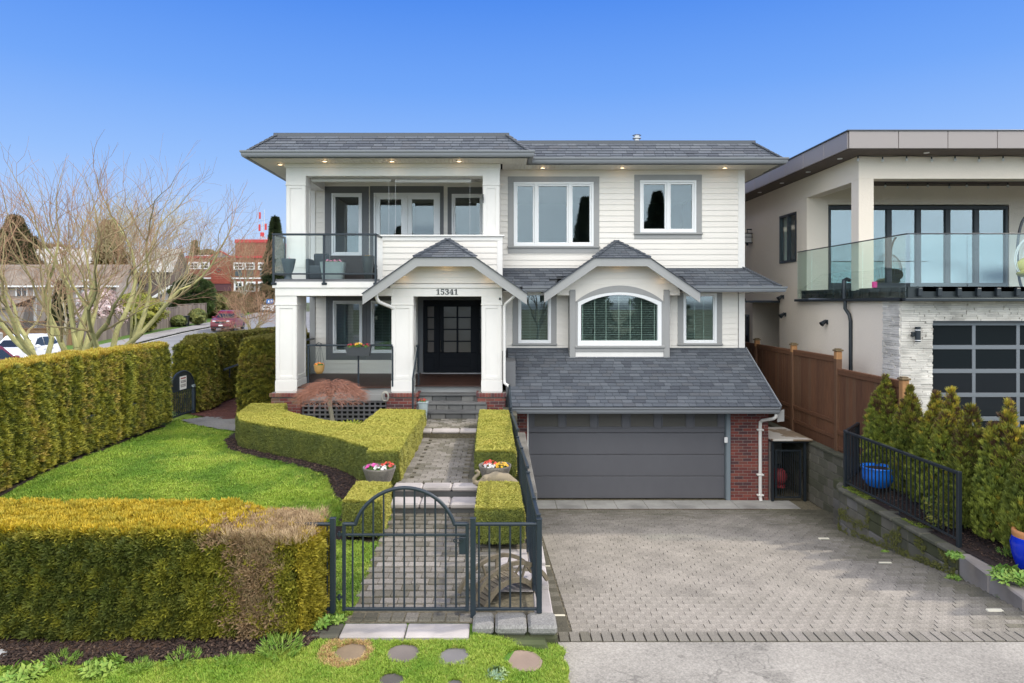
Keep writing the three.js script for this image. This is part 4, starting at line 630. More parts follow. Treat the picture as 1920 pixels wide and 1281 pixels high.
// bay and its gable
const g2 = gable({ cx: 3.187, half: 2.011, d0: 17.65, dBack: 18.5, yTip: 5.118, slope: 0.69, flatHalf: 0.716, run: 0.8, dWall: 18.12, wallHalf: 1.62, yWall0: 5.06, seed: 62, holes: [[3.205 - 1.15, 3.205 + 1.15, 4, 5.37]], yBack: 5.36 });
{
  const bw = part('bay', house), d = 18.1, z = -d, cx = 3.205; const L = (u) => wx(u, d), H = (v) => wy(v, d);
  const xa = L(1068), xb = L(1255.5), yB = H(672);
  for (const [a, b] of [[xa, L(1079)], [L(1244.5), xb]]) new MB().box(a, b, yB, H(545), -18.5, z + 0.03, 0.006).build('trim', M.grey, bw);
  new MB().box(L(1079), L(1244.5), yB, H(660), -18.5, z, 0.005).build('apron_panel', M.white, bw);
  new MB().box(L(1079), L(1244.5), H(660), H(652.5), -18.5, z + 0.02, 0.005).build('trim', M.grey, bw);
  new MB().box(L(1078), L(1246), H(652.5), H(648), -18.3, z + 0.06, 0.01).build('sill', M.grey, bw);
  new MB().box(xa + 0.02, xb - 0.02, yB + 0.01, H(650), -18.55, z - 0.01).build('core', M.white, bw);
  new MB().box(xa + 0.005, L(1079), yB + 0.02, 5.3, -18.5, z - 0.01).box(L(1244.5), xb - 0.005, yB + 0.02, 5.3, -18.5, z - 0.01).build('cheek', M.grey, bw);
  // arched window ring by ring
  const arch = (x0, x1, y0, ys, yc) => { const s = new THREE.Shape(), w = (x1 - x0) / 2, c = (x0 + x1) / 2, h = yc - ys, R = (w * w + h * h) / (2 * h), cy = yc - R, a = Math.asin(w / R); s.moveTo(x0, y0); s.lineTo(x1, y0); s.lineTo(x1, ys); s.absarc(c, cy, R, Math.PI / 2 - a, Math.PI / 2 + a, false); s.lineTo(x0, y0); return s; };
  const ring = (o, i) => { const s = arch(...o); s.holes.push(arch(...i)); return s; };
  const A = [L(1079), L(1244.5), H(566.5), H(566), H(535.5)], B = [L(1083.5), L(1239.5), H(648), H(566.5), H(548)], C = [L(1088.8), L(1233.5), H(639.5), H(572), H(552.8)];
  const w = part('arched_window', bw);
  const tr = new THREE.Shape(); { const f = (x0, x1, ys, yc) => { const hw = (x1 - x0) / 2, h = yc - ys, R = (hw * hw + h * h) / (2 * h); return [(x0 + x1) / 2, yc - R, R, Math.asin(hw / R)]; }; const [c0, y0, R0, a0] = f(A[0], A[1], A[3], A[4]), [c1, y1, R1, a1] = f(B[0], B[1], B[3], B[4]); tr.absarc(c0, y0, R0, Math.PI / 2 + a0, Math.PI / 2 - a0, true); tr.absarc(c1, y1, R1, Math.PI / 2 - a1, Math.PI / 2 + a1, false); }
  new MB().shape(tr, z - 0.02, z + 0.05).build('trim', M.grey, w);
  { const sp = new THREE.Shape(), hw0 = (A[1] - A[0]) / 2, h0 = A[4] - A[3], R0 = (hw0 * hw0 + h0 * h0) / (2 * h0), yc0 = A[4] - R0, an0 = Math.asin(hw0 / R0); sp.moveTo(A[1], 5.42); sp.lineTo(A[0], 5.42); sp.lineTo(A[0], A[3]); sp.absarc((A[0] + A[1]) / 2, yc0, R0 - 0.01, Math.PI / 2 + an0, Math.PI / 2 - an0, true); sp.lineTo(A[1], 5.42); new MB().shape(sp, z - 0.04, z - 0.004).build('spandrel', M.siding[0], bw); }
  new MB().box(L(1079), B[0], H(648), H(566), z - 0.02, z + 0.028).box(B[1], L(1244.5), H(648), H(566), z - 0.02, z + 0.028).build('trim', M.grey, w);
  new MB().shape(ring(B, C), z - 0.1, z + 0.035, null, { bevelEnabled: true, bevelSize: 0.008, bevelThickness: 0.008, bevelSegments: 1 }).build('frame', M.vinyl, w);
  new MB().shape(arch(...C), z - 0.034, z - 0.03).build('pane', M.glass, w);
  const [cx0, cx1, cy0] = [C[0] + 0.02, C[1] - 0.02, C[2]]; const hw = (C[1] - C[0]) / 2, hh = C[4] - C[3], R = (hw * hw + hh * hh) / (2 * hh), yc = C[4] - R, mx = (C[0] + C[1]) / 2; seed(64);
  for (let y = cy0 + 0.03; y < C[4] - 0.02; y += 0.047) { const lim = y < C[3] ? hw : Math.sqrt(Math.max(0, R * R - (y - yc) ** 2)); const a = Math.max(cx0, mx - lim + 0.01), b = Math.min(cx1, mx + lim - 0.01); if (b - a > 0.1) piece(w, 'blind_slat', UNIT, M.blind, a, y, z - 0.11, b - a, 0.004, 0.045, new THREE.Quaternion().setFromAxisAngle(V3(1, 0, 0), 0.14 + rr(-0.05, 0.05))); }
  const cd = new MB(); for (const k of [0.02, 0.18, 0.33, 0.5, 0.65, 0.8, 0.97]) { const x = lerp(cx0, cx1, k), lim = x - mx; cd.box(x - 0.006, x + 0.006, cy0, Math.min(C[4], yc + Math.sqrt(R * R - lim * lim)) - 0.02, z - 0.063, z - 0.058); } cd.build('blind_cord', std(lin(0.6, 0.62, 0.55), 0.7), w);
}
// --- pent roof between the storeys
{
  const r = part('pent_roof', house); seed(66); const y0 = 5.26, y1 = 5.77, d0 = 17.8, d1 = 18.5, L = Math.hypot(0.7, y1 - y0), xr = 7.37, deck = new MB();
  const ym = lerp(y0, y1, 0.46); roofQuad(deck, [[0.1, y0, -d0], [1.5, y0, -d0], [1.55, ym, -18.12], [0.1, ym, -18.12]]); roofQuad(deck, [[0.1, ym, -18.122], [1.82, ym, -18.122], [2.35, y1, -d1], [0.1, y1, -d1]]); roofQuad(deck, [[4.87, y0, -d0], [xr, y0, -d0], [lerp(xr, 6.66, 0.46), ym, -18.12], [4.82, ym, -18.12]]); roofQuad(deck, [[4.55, ym, -18.122], [lerp(xr, 6.66, 0.46), ym, -18.12], [6.66, y1, -d1], [4.02, y1, -d1]]); roofQuad(deck, [[xr, y0, -d0], [xr, y0, -22], [6.66, y1, -22], [6.66, y1, -d1]]); deck.build('roof_deck', M.deck, r);
  lapRoof(r, V3(0, y0, -d0 + 0.02), V3(1, 0, 0), V3(0, y1 - y0, -0.7).normalize(), shingleRects(() => 0.1, (v) => xr - 0.71 * v / L, L, 0.125, 0.17, 0.36, (u, v) => Math.abs(u - 3.187) < (v < 0.46 * L ? 1.7 : lerp(1.42, 0.95, (v / L - 0.46) / 0.54))), { merged: true });
  lapRoof(r, V3(xr, y0, -d0), V3(0, 0, -1), V3(-0.71, y1 - y0, 0).normalize(), shingleRects((v) => 0.7 * v / L, () => 4, L, 0.125), { merged: true });
  const hc = new MB(); for (let i = 0; i < 8; i++) { const f = (t) => [lerp(xr, 6.66, t), lerp(y0, y1, t) + 0.04, lerp(-d0, -d1, t)]; hc.beam(f(i / 8), f((i + 1.2) / 8), 0.15, 0.03); } hc.build('hip_cap', M.shingle[4], r);
  gutter(r, [[0.62, y0 + 0.02, -d0], [1.45, y0 + 0.02, -d0]], 0.14, -0.12); gutter(r, [[4.95, y0 + 0.02, -d0], [xr, y0 + 0.02, -d0], [xr, y0 + 0.02, -22]], 0.14, -0.12);
  new MB().box(0.1, 1.5, y0 - 0.12, y0 - 0.1, -d1, -d0).box(4.88, xr - 0.02, y0 - 0.12, y0 - 0.1, -d1, -d0).box(6.66, xr - 0.02, y0 - 0.12, y0 - 0.1, -22, -d1).build('soffit', M.soffit, r);
  new MB().box(0.1, 6.66, y1 - 0.01, y1 + 0.03, -18.5, -18.46).build('flashing', M.flash, r);
}
M.frosted = new THREE.MeshPhysicalMaterial({ color: lin(0.13, 0.125, 0.115), roughness: 0.15, ior: 1.5 });
// --- garage roof, brick piers, door
{
  const r = part('garage_roof', house); seed(71); const y0 = 2.37, y1 = 3.6, d0 = 16.27, d1 = 18.5, xl = 0.26, xr = 6.66, run = d1 - d0, L = Math.hypot(run, y1 - y0), deck = new MB();
  roofQuad(deck, [[xl, y0, -d0], [xr, y0, -d0], [xr, y1, -d1], [xl - 0.06, y1, -d1]]); roofQuad(deck, [[xl, y0 - 0.08, -d0], [xl, y1 - 0.08, -d1], [xr, y1 - 0.08, -d1], [xr, y0 - 0.08, -d0]]); deck.build('roof_deck', M.deck, r);
  const rects = shingleRects(() => xl - 0.01, () => xr + 0.02, L, 0.138, 0.17, 0.34, (u, v) => v > L * 0.885 && u > 1.95 && u < 4.45); lapRoof(r, V3(0, y0 + 0.01, -d0 + 0.02), V3(1, 0, 0), V3(0, y1 - y0, -run).normalize(), rects, { max: 300 });
  gutter(r, [[xl + 0.04, y0 + 0.01, -d0], [xr, y0 + 0.01, -d0]], 0.15, -0.13); new MB().box(xl, xr - 0.02, y0 - 0.14, y0 - 0.02, -d0 - 0.05, -d0, 0.004).build('fascia', M.gutter, r);
  new MB().beam([xr + 0.03, y0 - 0.02, -d0 + 0.08], [xr + 0.03, y1 - 0.02, -d1], 0.03, 0.18).build('rake_board', M.gutter, r); new MB().ext([[0, 0], [0.16, 0.02], [0.16, 0.3], [0, 0.24]], 0, 0.03, new THREE.Matrix4().makeTranslation(xr + 0.0, y0 - 0.36, -d0 - 0.06)).build('rake_end', M.fascia, r);
  new MB().box(xl, xr, y0 - 0.16, y0 - 0.14, -16.85, -d0).build('soffit', M.greyDark, r);
  new MB().box(xl - 0.05, 6.66, y1 - 0.01, y1 + 0.04, -18.5, -18.46).build('flashing', M.flash, r);
  new MB().box(1.85, 4.56, y1 - 0.26, y1 - 0.2, -18.1, -18.02).build('flashing', M.flash, r);
  for (const [a, b, s] of [[0.42, 0.7, []], [5.71, 6.64, [1]]]) { const p = part('brick_pier', house); brickBox(p, a, b, 0, 2.24, -17.6, -DP, { sides: s.length ? [] : [] }); if (s.length) new MB().box(6.62, 6.64, 0, 2.24, -17.6, -16.9).build('side_wall', M.brick[1], p); }
  // sectional door
  const g = part('garage_door', house), x0 = 0.735, x1 = 5.6, z = -16.9, hgt = [0.01, 0.56, 1.1, 1.64, 2.2];
  for (let i = 0; i < 3; i++) new MB().box(x0, x1, hgt[i] + 0.004, hgt[i + 1] - 0.004, z - 0.045, z, 0.012).build('panel', M.garage, g);
  const yTop = 2.2, wy0 = 1.76, wy1 = 2.16, ws = [[1000, 1048.5], [1060, 1108.5], [1120.3, 1167.7], [1180.3, 1228], [1240.6, 1288.4], [1300.6, 1347.6]].map(([a, b]) => [wx(a, DP + 0.1), wx(b, DP + 0.1)]); const tp = new MB(); tp.box(x0, x1, hgt[3] + 0.004, wy0, z - 0.045, z, 0.01); tp.box(x0, x1, wy1, yTop, z - 0.045, z, 0.01); let px = x0; for (const [a, b] of ws) { tp.box(px, a, wy0, wy1, z - 0.045, z - 0.001, 0.004); px = b; } tp.box(px, x1, wy0, wy1, z - 0.045, z - 0.001, 0.004); tp.build('panel', M.garage, g);
  for (const [a, b] of ws) { const f = new MB(); f.box(a, b, wy1 - 0.03, wy1, z - 0.03, z + 0.012, 0.004).box(a, b, wy0, wy0 + 0.03, z - 0.03, z + 0.012, 0.004).box(a, a + 0.03, wy0 + 0.03, wy1 - 0.03, z - 0.03, z + 0.01, 0.004).box(b - 0.03, b, wy0 + 0.03, wy1 - 0.03, z - 0.03, z + 0.01, 0.004); f.build('window_frame', M.garage, g); new MB().box(a + 0.025, b - 0.025, wy0 + 0.025, wy1 - 0.025, z - 0.02, z - 0.015).build('pane', M.frosted, g); }
  new MB().box(x0 - 0.035, x0, 0, 2.22, -16.95, -16.78, 0.004).build('jamb', M.white, g); new MB().box(x1, x1 + 0.1, 0, 2.22, -16.95, -16.77, 0.004).build('jamb', std(lin(0.2, 0.24, 0.27), 0.5), g);
  new MB().box(0.3, 6.6, 2.2, 2.3, -17.3, -16.84).box(0.3, 6.6, 2.3, 2.34, -18.5, -17).build('lintel', M.greyDark, g); new MB().box(0.4, 6.6, -0.1, 2.3, -20.4, -20.3).box(0.4, 0.44, 0, 2.7, -20.3, -16.9).build('room', std(lin(0.2, 0.18, 0.15), 0.9), g);
  new MB().box(x1 - 0.06, x1 + 0.02, 1.42, 1.56, z + 0.13, z + 0.17, 0.01).build('handle', M.vinyl, g);
  // left return wall under the garage roof
  new MB().box(0.18, 0.42, 1.9, 3.4, -18.4, -16.95).build('side_wall', M.greyDark, wall);
}
{ // downspouts
  const ds = (name, pts, r = 0.04) => { const mb = new MB(); mb.tube(pts, r, 8, 28); return mb.build(name, std(lin(0.76, 0.74, 0.71), 0.45), house); };
  ds('downspout', [[6.62, 2.22, -16.25], [6.6, 2.1, -16.3], [6.45, 1.98, -16.7], [6.42, 1.9, -16.75], [6.42, 1, -16.75], [6.42, 0.1, -16.75], [6.42, 0, -16.7]], 0.043);
  const br = new MB(); for (const y of [1.72, 0.62, 0.12]) br.box(6.34, 6.5, y, y + 0.04, -16.8, -16.7, 0.01); br.build('downspout_bracket', M.white, house);
  ds('downspout', [[-2.96, 5.1, -16.5], [-2.95, 4.98, -16.5], [-2.9, 4.88, -16.55], [-2.66, 4.76, -16.78], [-2.6, 4.72, -16.82]], 0.045);
  ds('downspout', [[0.4, 5.06, -16.55], [0.34, 4.98, -16.55], [0.2, 4.86, -16.66], [0.14, 4.76, -16.72], [0.14, 4, -16.72], [0.14, 2.95, -16.72], [0.16, 2.88, -16.68], [0.27, 2.82, -16.6]], 0.035);
}
{ // recessed soffit lamps that are lit
  const lampMat = new THREE.MeshStandardMaterial({ color: 0xffffff, emissive: lin(1, 0.78, 0.5), emissiveIntensity: 1.1 }), ringM = M.vinyl;
  const lamp = (x, y, z, I) => { const l = part('soffit_lamp', house); const rg = new THREE.TorusGeometry(0.062, 0.012, 6, 18); rg.rotateX(Math.PI / 2); rg.translate(x, y - 0.004, z); new MB().add(rg).build('lamp_ring', ringM, l); const dg = new THREE.CylinderGeometry(0.055, 0.055, 0.012, 18); dg.translate(x, y - 0.004, z); new MB().add(dg).build('lamp_lens', lampMat, l); const p = new THREE.PointLight(lin(1, 0.62, 0.28), I); p.intensity = I * 0.06; p.position.set(x, y - 0.05, z); p.castShadow = true; l.add(p); };
  for (const [u, v] of [[609, 301], [735, 302], [860.8, 304]]) lamp(wx(u, 17.3), 8.45, -17.3, 0.55);
  lamp(wx(523, 17.6), 8.45, -17.7, 0.4);
  for (const u of [1018, 1166.8, 1359]) lamp(wx(u, 18.15), 8.45, -18.15, 0.5);
  lamp(-1.29, g1.yF - 0.055, -16.62, 0.5); lamp(-0.25, g1.yF - 0.42, -16.62, 0.0 + 0.3); lamp(-2.3, g1.yF - 0.42, -16.62, 0.3);
  lamp(3.187, g2.yF - 0.055, -17.93, 0.35); lamp(4.3, g2.yF - 0.5, -17.93, 0.3);
}

// ------------------------------------------------------------------ foliage tools
function leafGeo(leaves) { // leaves: [dir, length, width, roll] diamonds folded along the midrib
  const pos = [];
  for (const [dx, dy, dz, L, w, ox = 0, oy = 0, oz = 0] of leaves) {
    const d = V3(dx, dy, dz).normalize(), s = d.clone().cross(Math.abs(d.y) > 0.9 ? V3(1, 0, 0) : V3(0, 1, 0)).normalize(), n = s.clone().cross(d), o = V3(ox, oy, oz);
    const a = o.clone(), b = o.clone().addScaledVector(d, L), l = o.clone().addScaledVector(d, L * 0.5).addScaledVector(s, w / 2).addScaledVector(n, w * 0.18), r = o.clone().addScaledVector(d, L * 0.5).addScaledVector(s, -w / 2).addScaledVector(n, w * 0.18);
    pos.push(...a.toArray(), ...r.toArray(), ...b.toArray(), ...a.toArray(), ...b.toArray(), ...l.toArray());
  }
  const g = new THREE.BufferGeometry(); g.setAttribute('position', new THREE.BufferAttribute(Float32Array.from(pos), 3)); g.computeVertexNormals(); return g;
}
seed(81);
const SPRAY = leafGeo([...Array(9)].map((_, i) => { const a = i * 2.4, t = i / 8; return [0.62 * Math.cos(a) * (1 - 0.4 * t), 0.55 + 0.6 * t, 0.62 * Math.sin(a) * (1 - 0.4 * t), 0.75 + 0.35 * rnd(), 0.26, 0.1 * Math.cos(a), 0.25 * t, 0.1 * Math.sin(a)]; }));
const BOXLEAF = leafGeo([...Array(9)].map((_, i) => { const a = i * 2.1; return [Math.cos(a), 0.25 + 0.6 * rnd(), Math.sin(a), 0.55 + 0.2 * rnd(), 0.42, 0.18 * Math.cos(a), rr(-0.4, 0.4), 0.18 * Math.sin(a)]; }));
const TWIGS = leafGeo([...Array(7)].map((_, i) => { const a = i * 2.3; return [0.5 * Math.cos(a), 0.9, 0.5 * Math.sin(a), 1 + 0.4 * rnd(), 0.07]; }));
const BROAD = leafGeo([...Array(7)].map((_, i) => { const a = i * 2.4; return [Math.cos(a), rr(-0.2, 0.7), Math.sin(a), 0.9 + 0.3 * rnd(), 0.5, 0.2 * Math.cos(a), rr(-0.3, 0.3), 0.2 * Math.sin(a)]; }));
const TUFT = (() => { const pos = []; for (let i = 0; i < 7; i++) { const a = i * 0.9 + rnd(), l = rr(0.2, 0.75), h = rr(0.65, 1.05), w = 0.06, c = Math.cos(a), s = Math.sin(a), ox = rr(-0.3, 0.3), oz = rr(-0.3, 0.3); const A = [ox - s * w, 0, oz + c * w], B = [ox + s * w, 0, oz - c * w], C = [ox + c * l * 0.35 - s * w * 0.7, h * 0.65, oz + s * l * 0.35 + c * w * 0.7], D = [ox + c * l * 0.35 + s * w * 0.7, h * 0.65, oz + s * l * 0.35 - c * w * 0.7], E = [ox + c * l, h, oz + s * l]; pos.push(...A, ...B, ...D, ...A, ...D, ...C, ...C, ...D, ...E); } const g = new THREE.BufferGeometry(); g.setAttribute('position', new THREE.BufferAttribute(Float32Array.from(pos), 3)); g.computeVertexNormals(); return g; })();
const UP = V3(0, 1, 0);
function scatter(name, parent, geo, items, mat = M.leaf, kind = 'stuff') { // items: {p, n, s, c, sy}
  const im = new THREE.InstancedMesh(geo, mat, items.length), m4 = new THREE.Matrix4(), q = new THREE.Quaternion(), q2 = new THREE.Quaternion();
  items.forEach((it, i) => { q.setFromUnitVectors(UP, it.n); q2.setFromAxisAngle(UP, rnd() * 6.283); q.multiply(q2); m4.compose(it.p, q, V3(it.s, it.s * (it.sy ?? 1), it.s)); im.setMatrixAt(i, m4); im.setColorAt(i, it.c); });
  im.name = name; if (kind) im.userData.kind = kind; im.castShadow = im.receiveShadow = true; (parent ?? scene).add(im); return im;
}
const mix = (a, b, t) => a.clone().lerp(b, clamp(t));
// a clipped hedge: plan polygon [[x, d]...], bottom and top heights, colours
function hedge(o) {
  const g = thing(o.name ?? 'hedge', o.label, 'hedge', o.group ? { group: o.group } : {}); const P = o.poly, nP = P.length; seed(o.seed);
  let area = 0; for (let i = 0; i < nP; i++) { const a = P[i], b = P[(i + 1) % nP]; area += a[0] * b[1] - b[0] * a[1]; } const ccw = area > 0 ? 1 : -1;   // in (x, d)
  const bot = (x, d) => typeof o.y0 === 'function' ? o.y0(x, d) : o.y0, top = (x, d) => typeof o.y1 === 'function' ? o.y1(x, d) : o.y1;
  const insetPoly = (amt) => P.map((p, i) => { const a = P[(i - 1 + nP) % nP], b = P[(i + 1) % nP], e1 = [p[0] - a[0], p[1] - a[1]], e2 = [b[0] - p[0], b[1] - p[1]], l1 = Math.hypot(...e1), l2 = Math.hypot(...e2), n = [(e1[1] / l1 + e2[1] / l2) * ccw, -(e1[0] / l1 + e2[0] / l2) * ccw], ln = Math.hypot(...n) || 1; return [p[0] - n[0] / ln * amt, p[1] - n[1] / ln * amt]; });
  const PT = (o.taper ?? 0) > 0.05 ? insetPoly(o.taper) : P;
  const items = []; const lump = o.lump ?? 0.03, taper = o.taper ?? 0;
  const color = (p, n, isTop, hf) => o.color(p, n, isTop, hf);
  const dens = o.density ?? 1500, sz = o.size ?? 0.05;
  for (let i = 0; i < nP; i++) {
    const a = P[i], b = P[(i + 1) % nP], L = Math.hypot(b[0] - a[0], b[1] - a[1]), ux = (b[0] - a[0]) / L, ud = (b[1] - a[1]) / L; let nx = ud * ccw, nd = -ux * ccw; const nz = -nd;
    const facing = -(nx * ((a[0] + b[0]) / 2) + nz * -((a[1] + b[1]) / 2)); const seen = facing > 0 ? 1 : 0.25;   // sides away from the street are clipped as well, with fewer sprays
    const h = top(a[0], a[1]) - bot(a[0], a[1]), n = Math.round(L * h * dens * seen);
    for (let k = 0; k < n; k++) {
      const t = rnd(), x = lerp(a[0], b[0], t), d = lerp(a[1], b[1], t), y0 = bot(x, d), y1 = top(x, d), hf = rnd(), y = lerp(y0 + 0.02, y1, hf);
      const lf = lump * 1.6 * fbm(x * (o.freq ?? 2.5) + 4, y * (o.freqY ?? 2.5), d * (o.freq ?? 2.5), 3) + rr(-0.4, 0.6) * sz - taper * hf - (o.round ?? 0.05) * smooth(0.86, 1, hf) - (o.round ?? 0.05) * 0.6 * smooth(0.1, 0, hf);
      if (o.hole && o.hole(x, y, d)) { if (rnd() < 0.85) continue; }
      const nn = V3(nx * 1.0 + rr(-0.5, 0.5), (o.lift ?? 0.7) + rr(-0.4, 0.4), nz + rr(-0.5, 0.5)).normalize();
      items.push({ p: V3(x + nx * lf, y, -d + nz * lf), n: nn, s: sz * rr(0.75, 1.3), c: color(V3(x, y, -d), V3(nx, 0, nz), false, hf) });
    }
  }
  const bx = [Math.min(...P.map((p) => p[0])), Math.max(...P.map((p) => p[0])), Math.min(...P.map((p) => p[1])), Math.max(...P.map((p) => p[1]))];
  const nt = Math.round((bx[1] - bx[0]) * (bx[3] - bx[2]) * dens * 1.0);
  for (let k = 0; k < nt; k++) { const x = rr(bx[0] - 0.02, bx[1] + 0.02), d = rr(bx[2] - 0.02, bx[3] + 0.02); if (!inPoly(PT, x, d)) continue; const y = top(x, d) + lump * 0.9 * fbm(x * 3, d * 3, 7, 3) + rr(-0.5, 0.4) * sz; items.push({ p: V3(x, y, -d), n: V3(rr(-0.5, 0.5), 1, rr(-0.5, 0.5)).normalize(), s: sz * rr(0.7, 1.2), c: color(V3(x, y, -d), UP, true, 1) }); }
  scatter('foliage', g, o.geo ?? SPRAY, items, o.leafMat ?? M.leaf);
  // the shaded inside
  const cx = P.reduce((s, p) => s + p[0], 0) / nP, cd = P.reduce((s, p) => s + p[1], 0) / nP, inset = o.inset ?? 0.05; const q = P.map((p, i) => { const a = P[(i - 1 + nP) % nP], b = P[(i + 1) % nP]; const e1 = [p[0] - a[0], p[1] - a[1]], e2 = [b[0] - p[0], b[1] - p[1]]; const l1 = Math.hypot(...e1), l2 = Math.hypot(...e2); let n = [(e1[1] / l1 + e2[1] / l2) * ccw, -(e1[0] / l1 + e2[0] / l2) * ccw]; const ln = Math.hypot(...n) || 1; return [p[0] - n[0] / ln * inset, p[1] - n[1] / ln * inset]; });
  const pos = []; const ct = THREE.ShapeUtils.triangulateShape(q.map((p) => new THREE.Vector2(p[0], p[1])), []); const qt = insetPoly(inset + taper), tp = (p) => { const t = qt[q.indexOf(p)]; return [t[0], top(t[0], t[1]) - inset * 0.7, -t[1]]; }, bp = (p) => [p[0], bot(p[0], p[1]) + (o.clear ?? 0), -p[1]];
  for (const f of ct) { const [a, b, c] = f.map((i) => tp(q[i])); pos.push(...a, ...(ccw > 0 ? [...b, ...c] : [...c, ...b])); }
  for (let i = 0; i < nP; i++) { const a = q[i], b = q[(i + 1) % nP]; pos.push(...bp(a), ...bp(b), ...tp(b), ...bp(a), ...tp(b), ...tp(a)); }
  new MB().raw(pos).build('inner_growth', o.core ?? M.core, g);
  return g;
}
// --- the hedges
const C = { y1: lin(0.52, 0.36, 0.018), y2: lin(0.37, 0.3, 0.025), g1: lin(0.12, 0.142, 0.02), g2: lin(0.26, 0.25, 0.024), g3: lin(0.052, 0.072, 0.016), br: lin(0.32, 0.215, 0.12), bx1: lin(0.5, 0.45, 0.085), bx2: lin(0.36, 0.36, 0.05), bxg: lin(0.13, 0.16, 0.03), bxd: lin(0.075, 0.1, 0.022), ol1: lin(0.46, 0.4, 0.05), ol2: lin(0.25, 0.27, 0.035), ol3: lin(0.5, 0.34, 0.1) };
const dead = (p) => smooth(0.46, 0.02, Math.abs(p.x + 2.46 + 0.35 * (p.z + 7.3) + 0.1 * N3(p.y * 5, p.x * 4)) * (p.y > 2.35 ? 0.62 : 1.15)) * smooth(-0.5, 0.1, 0.35 + N3(p.x * 4, p.y * 4, p.z * 4));
{
  const frontPoly = [[-12, 6.98], [-9, 6.98], [-6, 6.99], [-4.6, 7.0], [-3.6, 7.02], [-2.75, 7.03], [-2.35, 7.05], [-2.12, 7.1], [-1.98, 7.25], [-1.95, 7.55], [-2.02, 7.85], [-2.4, 7.95], [-4, 7.98], [-12, 8.0]];
  const fy0 = (x, d) => 1.4 + 0.03 * N3(x * 3, 2), fy1 = (x, d) => 2.5 + 0.015 * N3(x * 2, d * 2) - 0.14 * smooth(-3.3, -2.0, x);
  const col = (p, n, isTop, hf) => { const k = fbm(p.x * 5, p.y * 5, p.z * 5, 3), right = smooth(-4.2, -1.9, p.x); if (rnd() < dead(p) * 0.93) return mix(C.br, lin(0.44, 0.3, 0.16), rnd() * (isTop ? 1 : 0.6)); if (isTop) return mix(C.y1, C.y2, 0.5 + k + rr(-0.4, 0.5) - 0.3 * right); const up = smooth(0.9, 1, hf); let c = mix(mix(C.g3, C.g1, rnd() + 0.2 + 0.3 * right), C.g2, smooth(-0.1, 0.5, k + rr(-0.3, 0.3) + 0.5 * right)); c = mix(c, C.y2, up * 0.7 + (n.x > 0.4 ? 0.65 : 0) + right * 0.32 * rnd()); return c; };  // new growth on top; sunlit right end and shaded face put into leaf colour
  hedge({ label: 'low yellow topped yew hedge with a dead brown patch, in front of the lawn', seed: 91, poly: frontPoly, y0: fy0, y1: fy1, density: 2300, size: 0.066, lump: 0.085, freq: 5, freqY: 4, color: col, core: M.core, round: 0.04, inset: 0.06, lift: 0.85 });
  // bare dead twigs showing in the brown patch
  const hd = scene.children[scene.children.length - 1]; const it = []; seed(92); for (let k = 0; k < 2600; k++) { const x = rr(-3.1, -1.95), y = rr(1.5, 2.46), top = rnd() < 0.4, p = V3(x, top ? 2.36 + rr(0, 0.08) : y, top ? -rr(7.05, 7.9) : -7.03 + rr(-0.02, 0.04)); if (rnd() < dead(p)) it.push({ p, n: V3(rr(-0.6, 0.6), 1, rr(-0.3, 0.7)).normalize(), s: rr(0.06, 0.11), c: mix(lin(0.32, 0.22, 0.12), lin(0.52, 0.38, 0.22), rnd()) }); } scatter('dead_twigs', hd, TWIGS, it);
}
const tallCol = (dark) => (p, n, isTop, hf) => { const k = fbm(p.x * 1.2 + 3, p.y * 0.5, p.z * 2.6, 4) + rr(-0.35, 0.35), br = N3(p.z * 1.9, p.y * 0.6, 3); if (isTop) { const c = mix(lin(0.42, 0.27, 0.03), C.ol1, rnd()); return dark ? mix(c, C.ol2, 0.6).multiplyScalar(dark * 0.6) : c; } let c = mix(C.ol2, C.ol1, 0.5 + k * 1.2); if (br > 0.15 && rnd() < 0.45) c = mix(c, C.ol3, 0.6); if (rnd() < 0.3) c = mix(c, C.g3, 0.8); return dark ? c.multiplyScalar(dark) : c; };  // the dark factor puts house shadow on the rear hedges into leaf colour
const leftPoly = [[-8.05, 5.5], [-8.02, 8], [-8.05, 12], [-8.1, 16], [-8.14, 16.75], [-8.3, 17.0], [-8.72, 17.0], [-8.65, 5.5]];
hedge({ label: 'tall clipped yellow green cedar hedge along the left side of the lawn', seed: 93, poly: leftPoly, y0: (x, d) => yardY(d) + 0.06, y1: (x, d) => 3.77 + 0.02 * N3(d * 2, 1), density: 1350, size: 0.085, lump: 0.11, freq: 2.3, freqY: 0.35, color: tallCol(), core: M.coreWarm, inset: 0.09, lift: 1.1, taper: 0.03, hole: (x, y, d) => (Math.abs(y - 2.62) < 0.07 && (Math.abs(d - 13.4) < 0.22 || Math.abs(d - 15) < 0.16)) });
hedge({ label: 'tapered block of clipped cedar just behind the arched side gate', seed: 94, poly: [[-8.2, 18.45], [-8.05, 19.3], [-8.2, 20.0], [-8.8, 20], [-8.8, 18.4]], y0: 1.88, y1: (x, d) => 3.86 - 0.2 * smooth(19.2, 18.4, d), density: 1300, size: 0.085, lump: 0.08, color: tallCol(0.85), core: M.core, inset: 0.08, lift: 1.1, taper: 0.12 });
hedge({ label: 'long dark clipped cedar hedge running back beside the bark mulch strip', seed: 95, poly: [[-8.3, 20.05], [-8.25, 24], [-8.2, 29], [-8.8, 29], [-8.8, 20.05]], y0: 1.88, y1: (x, d) => 3.8 + 0.02 * N3(d, 3), density: 1000, size: 0.095, lump: 0.07, color: tallCol(0.7), core: M.core, inset: 0.08, lift: 1.1, taper: 0.03 });
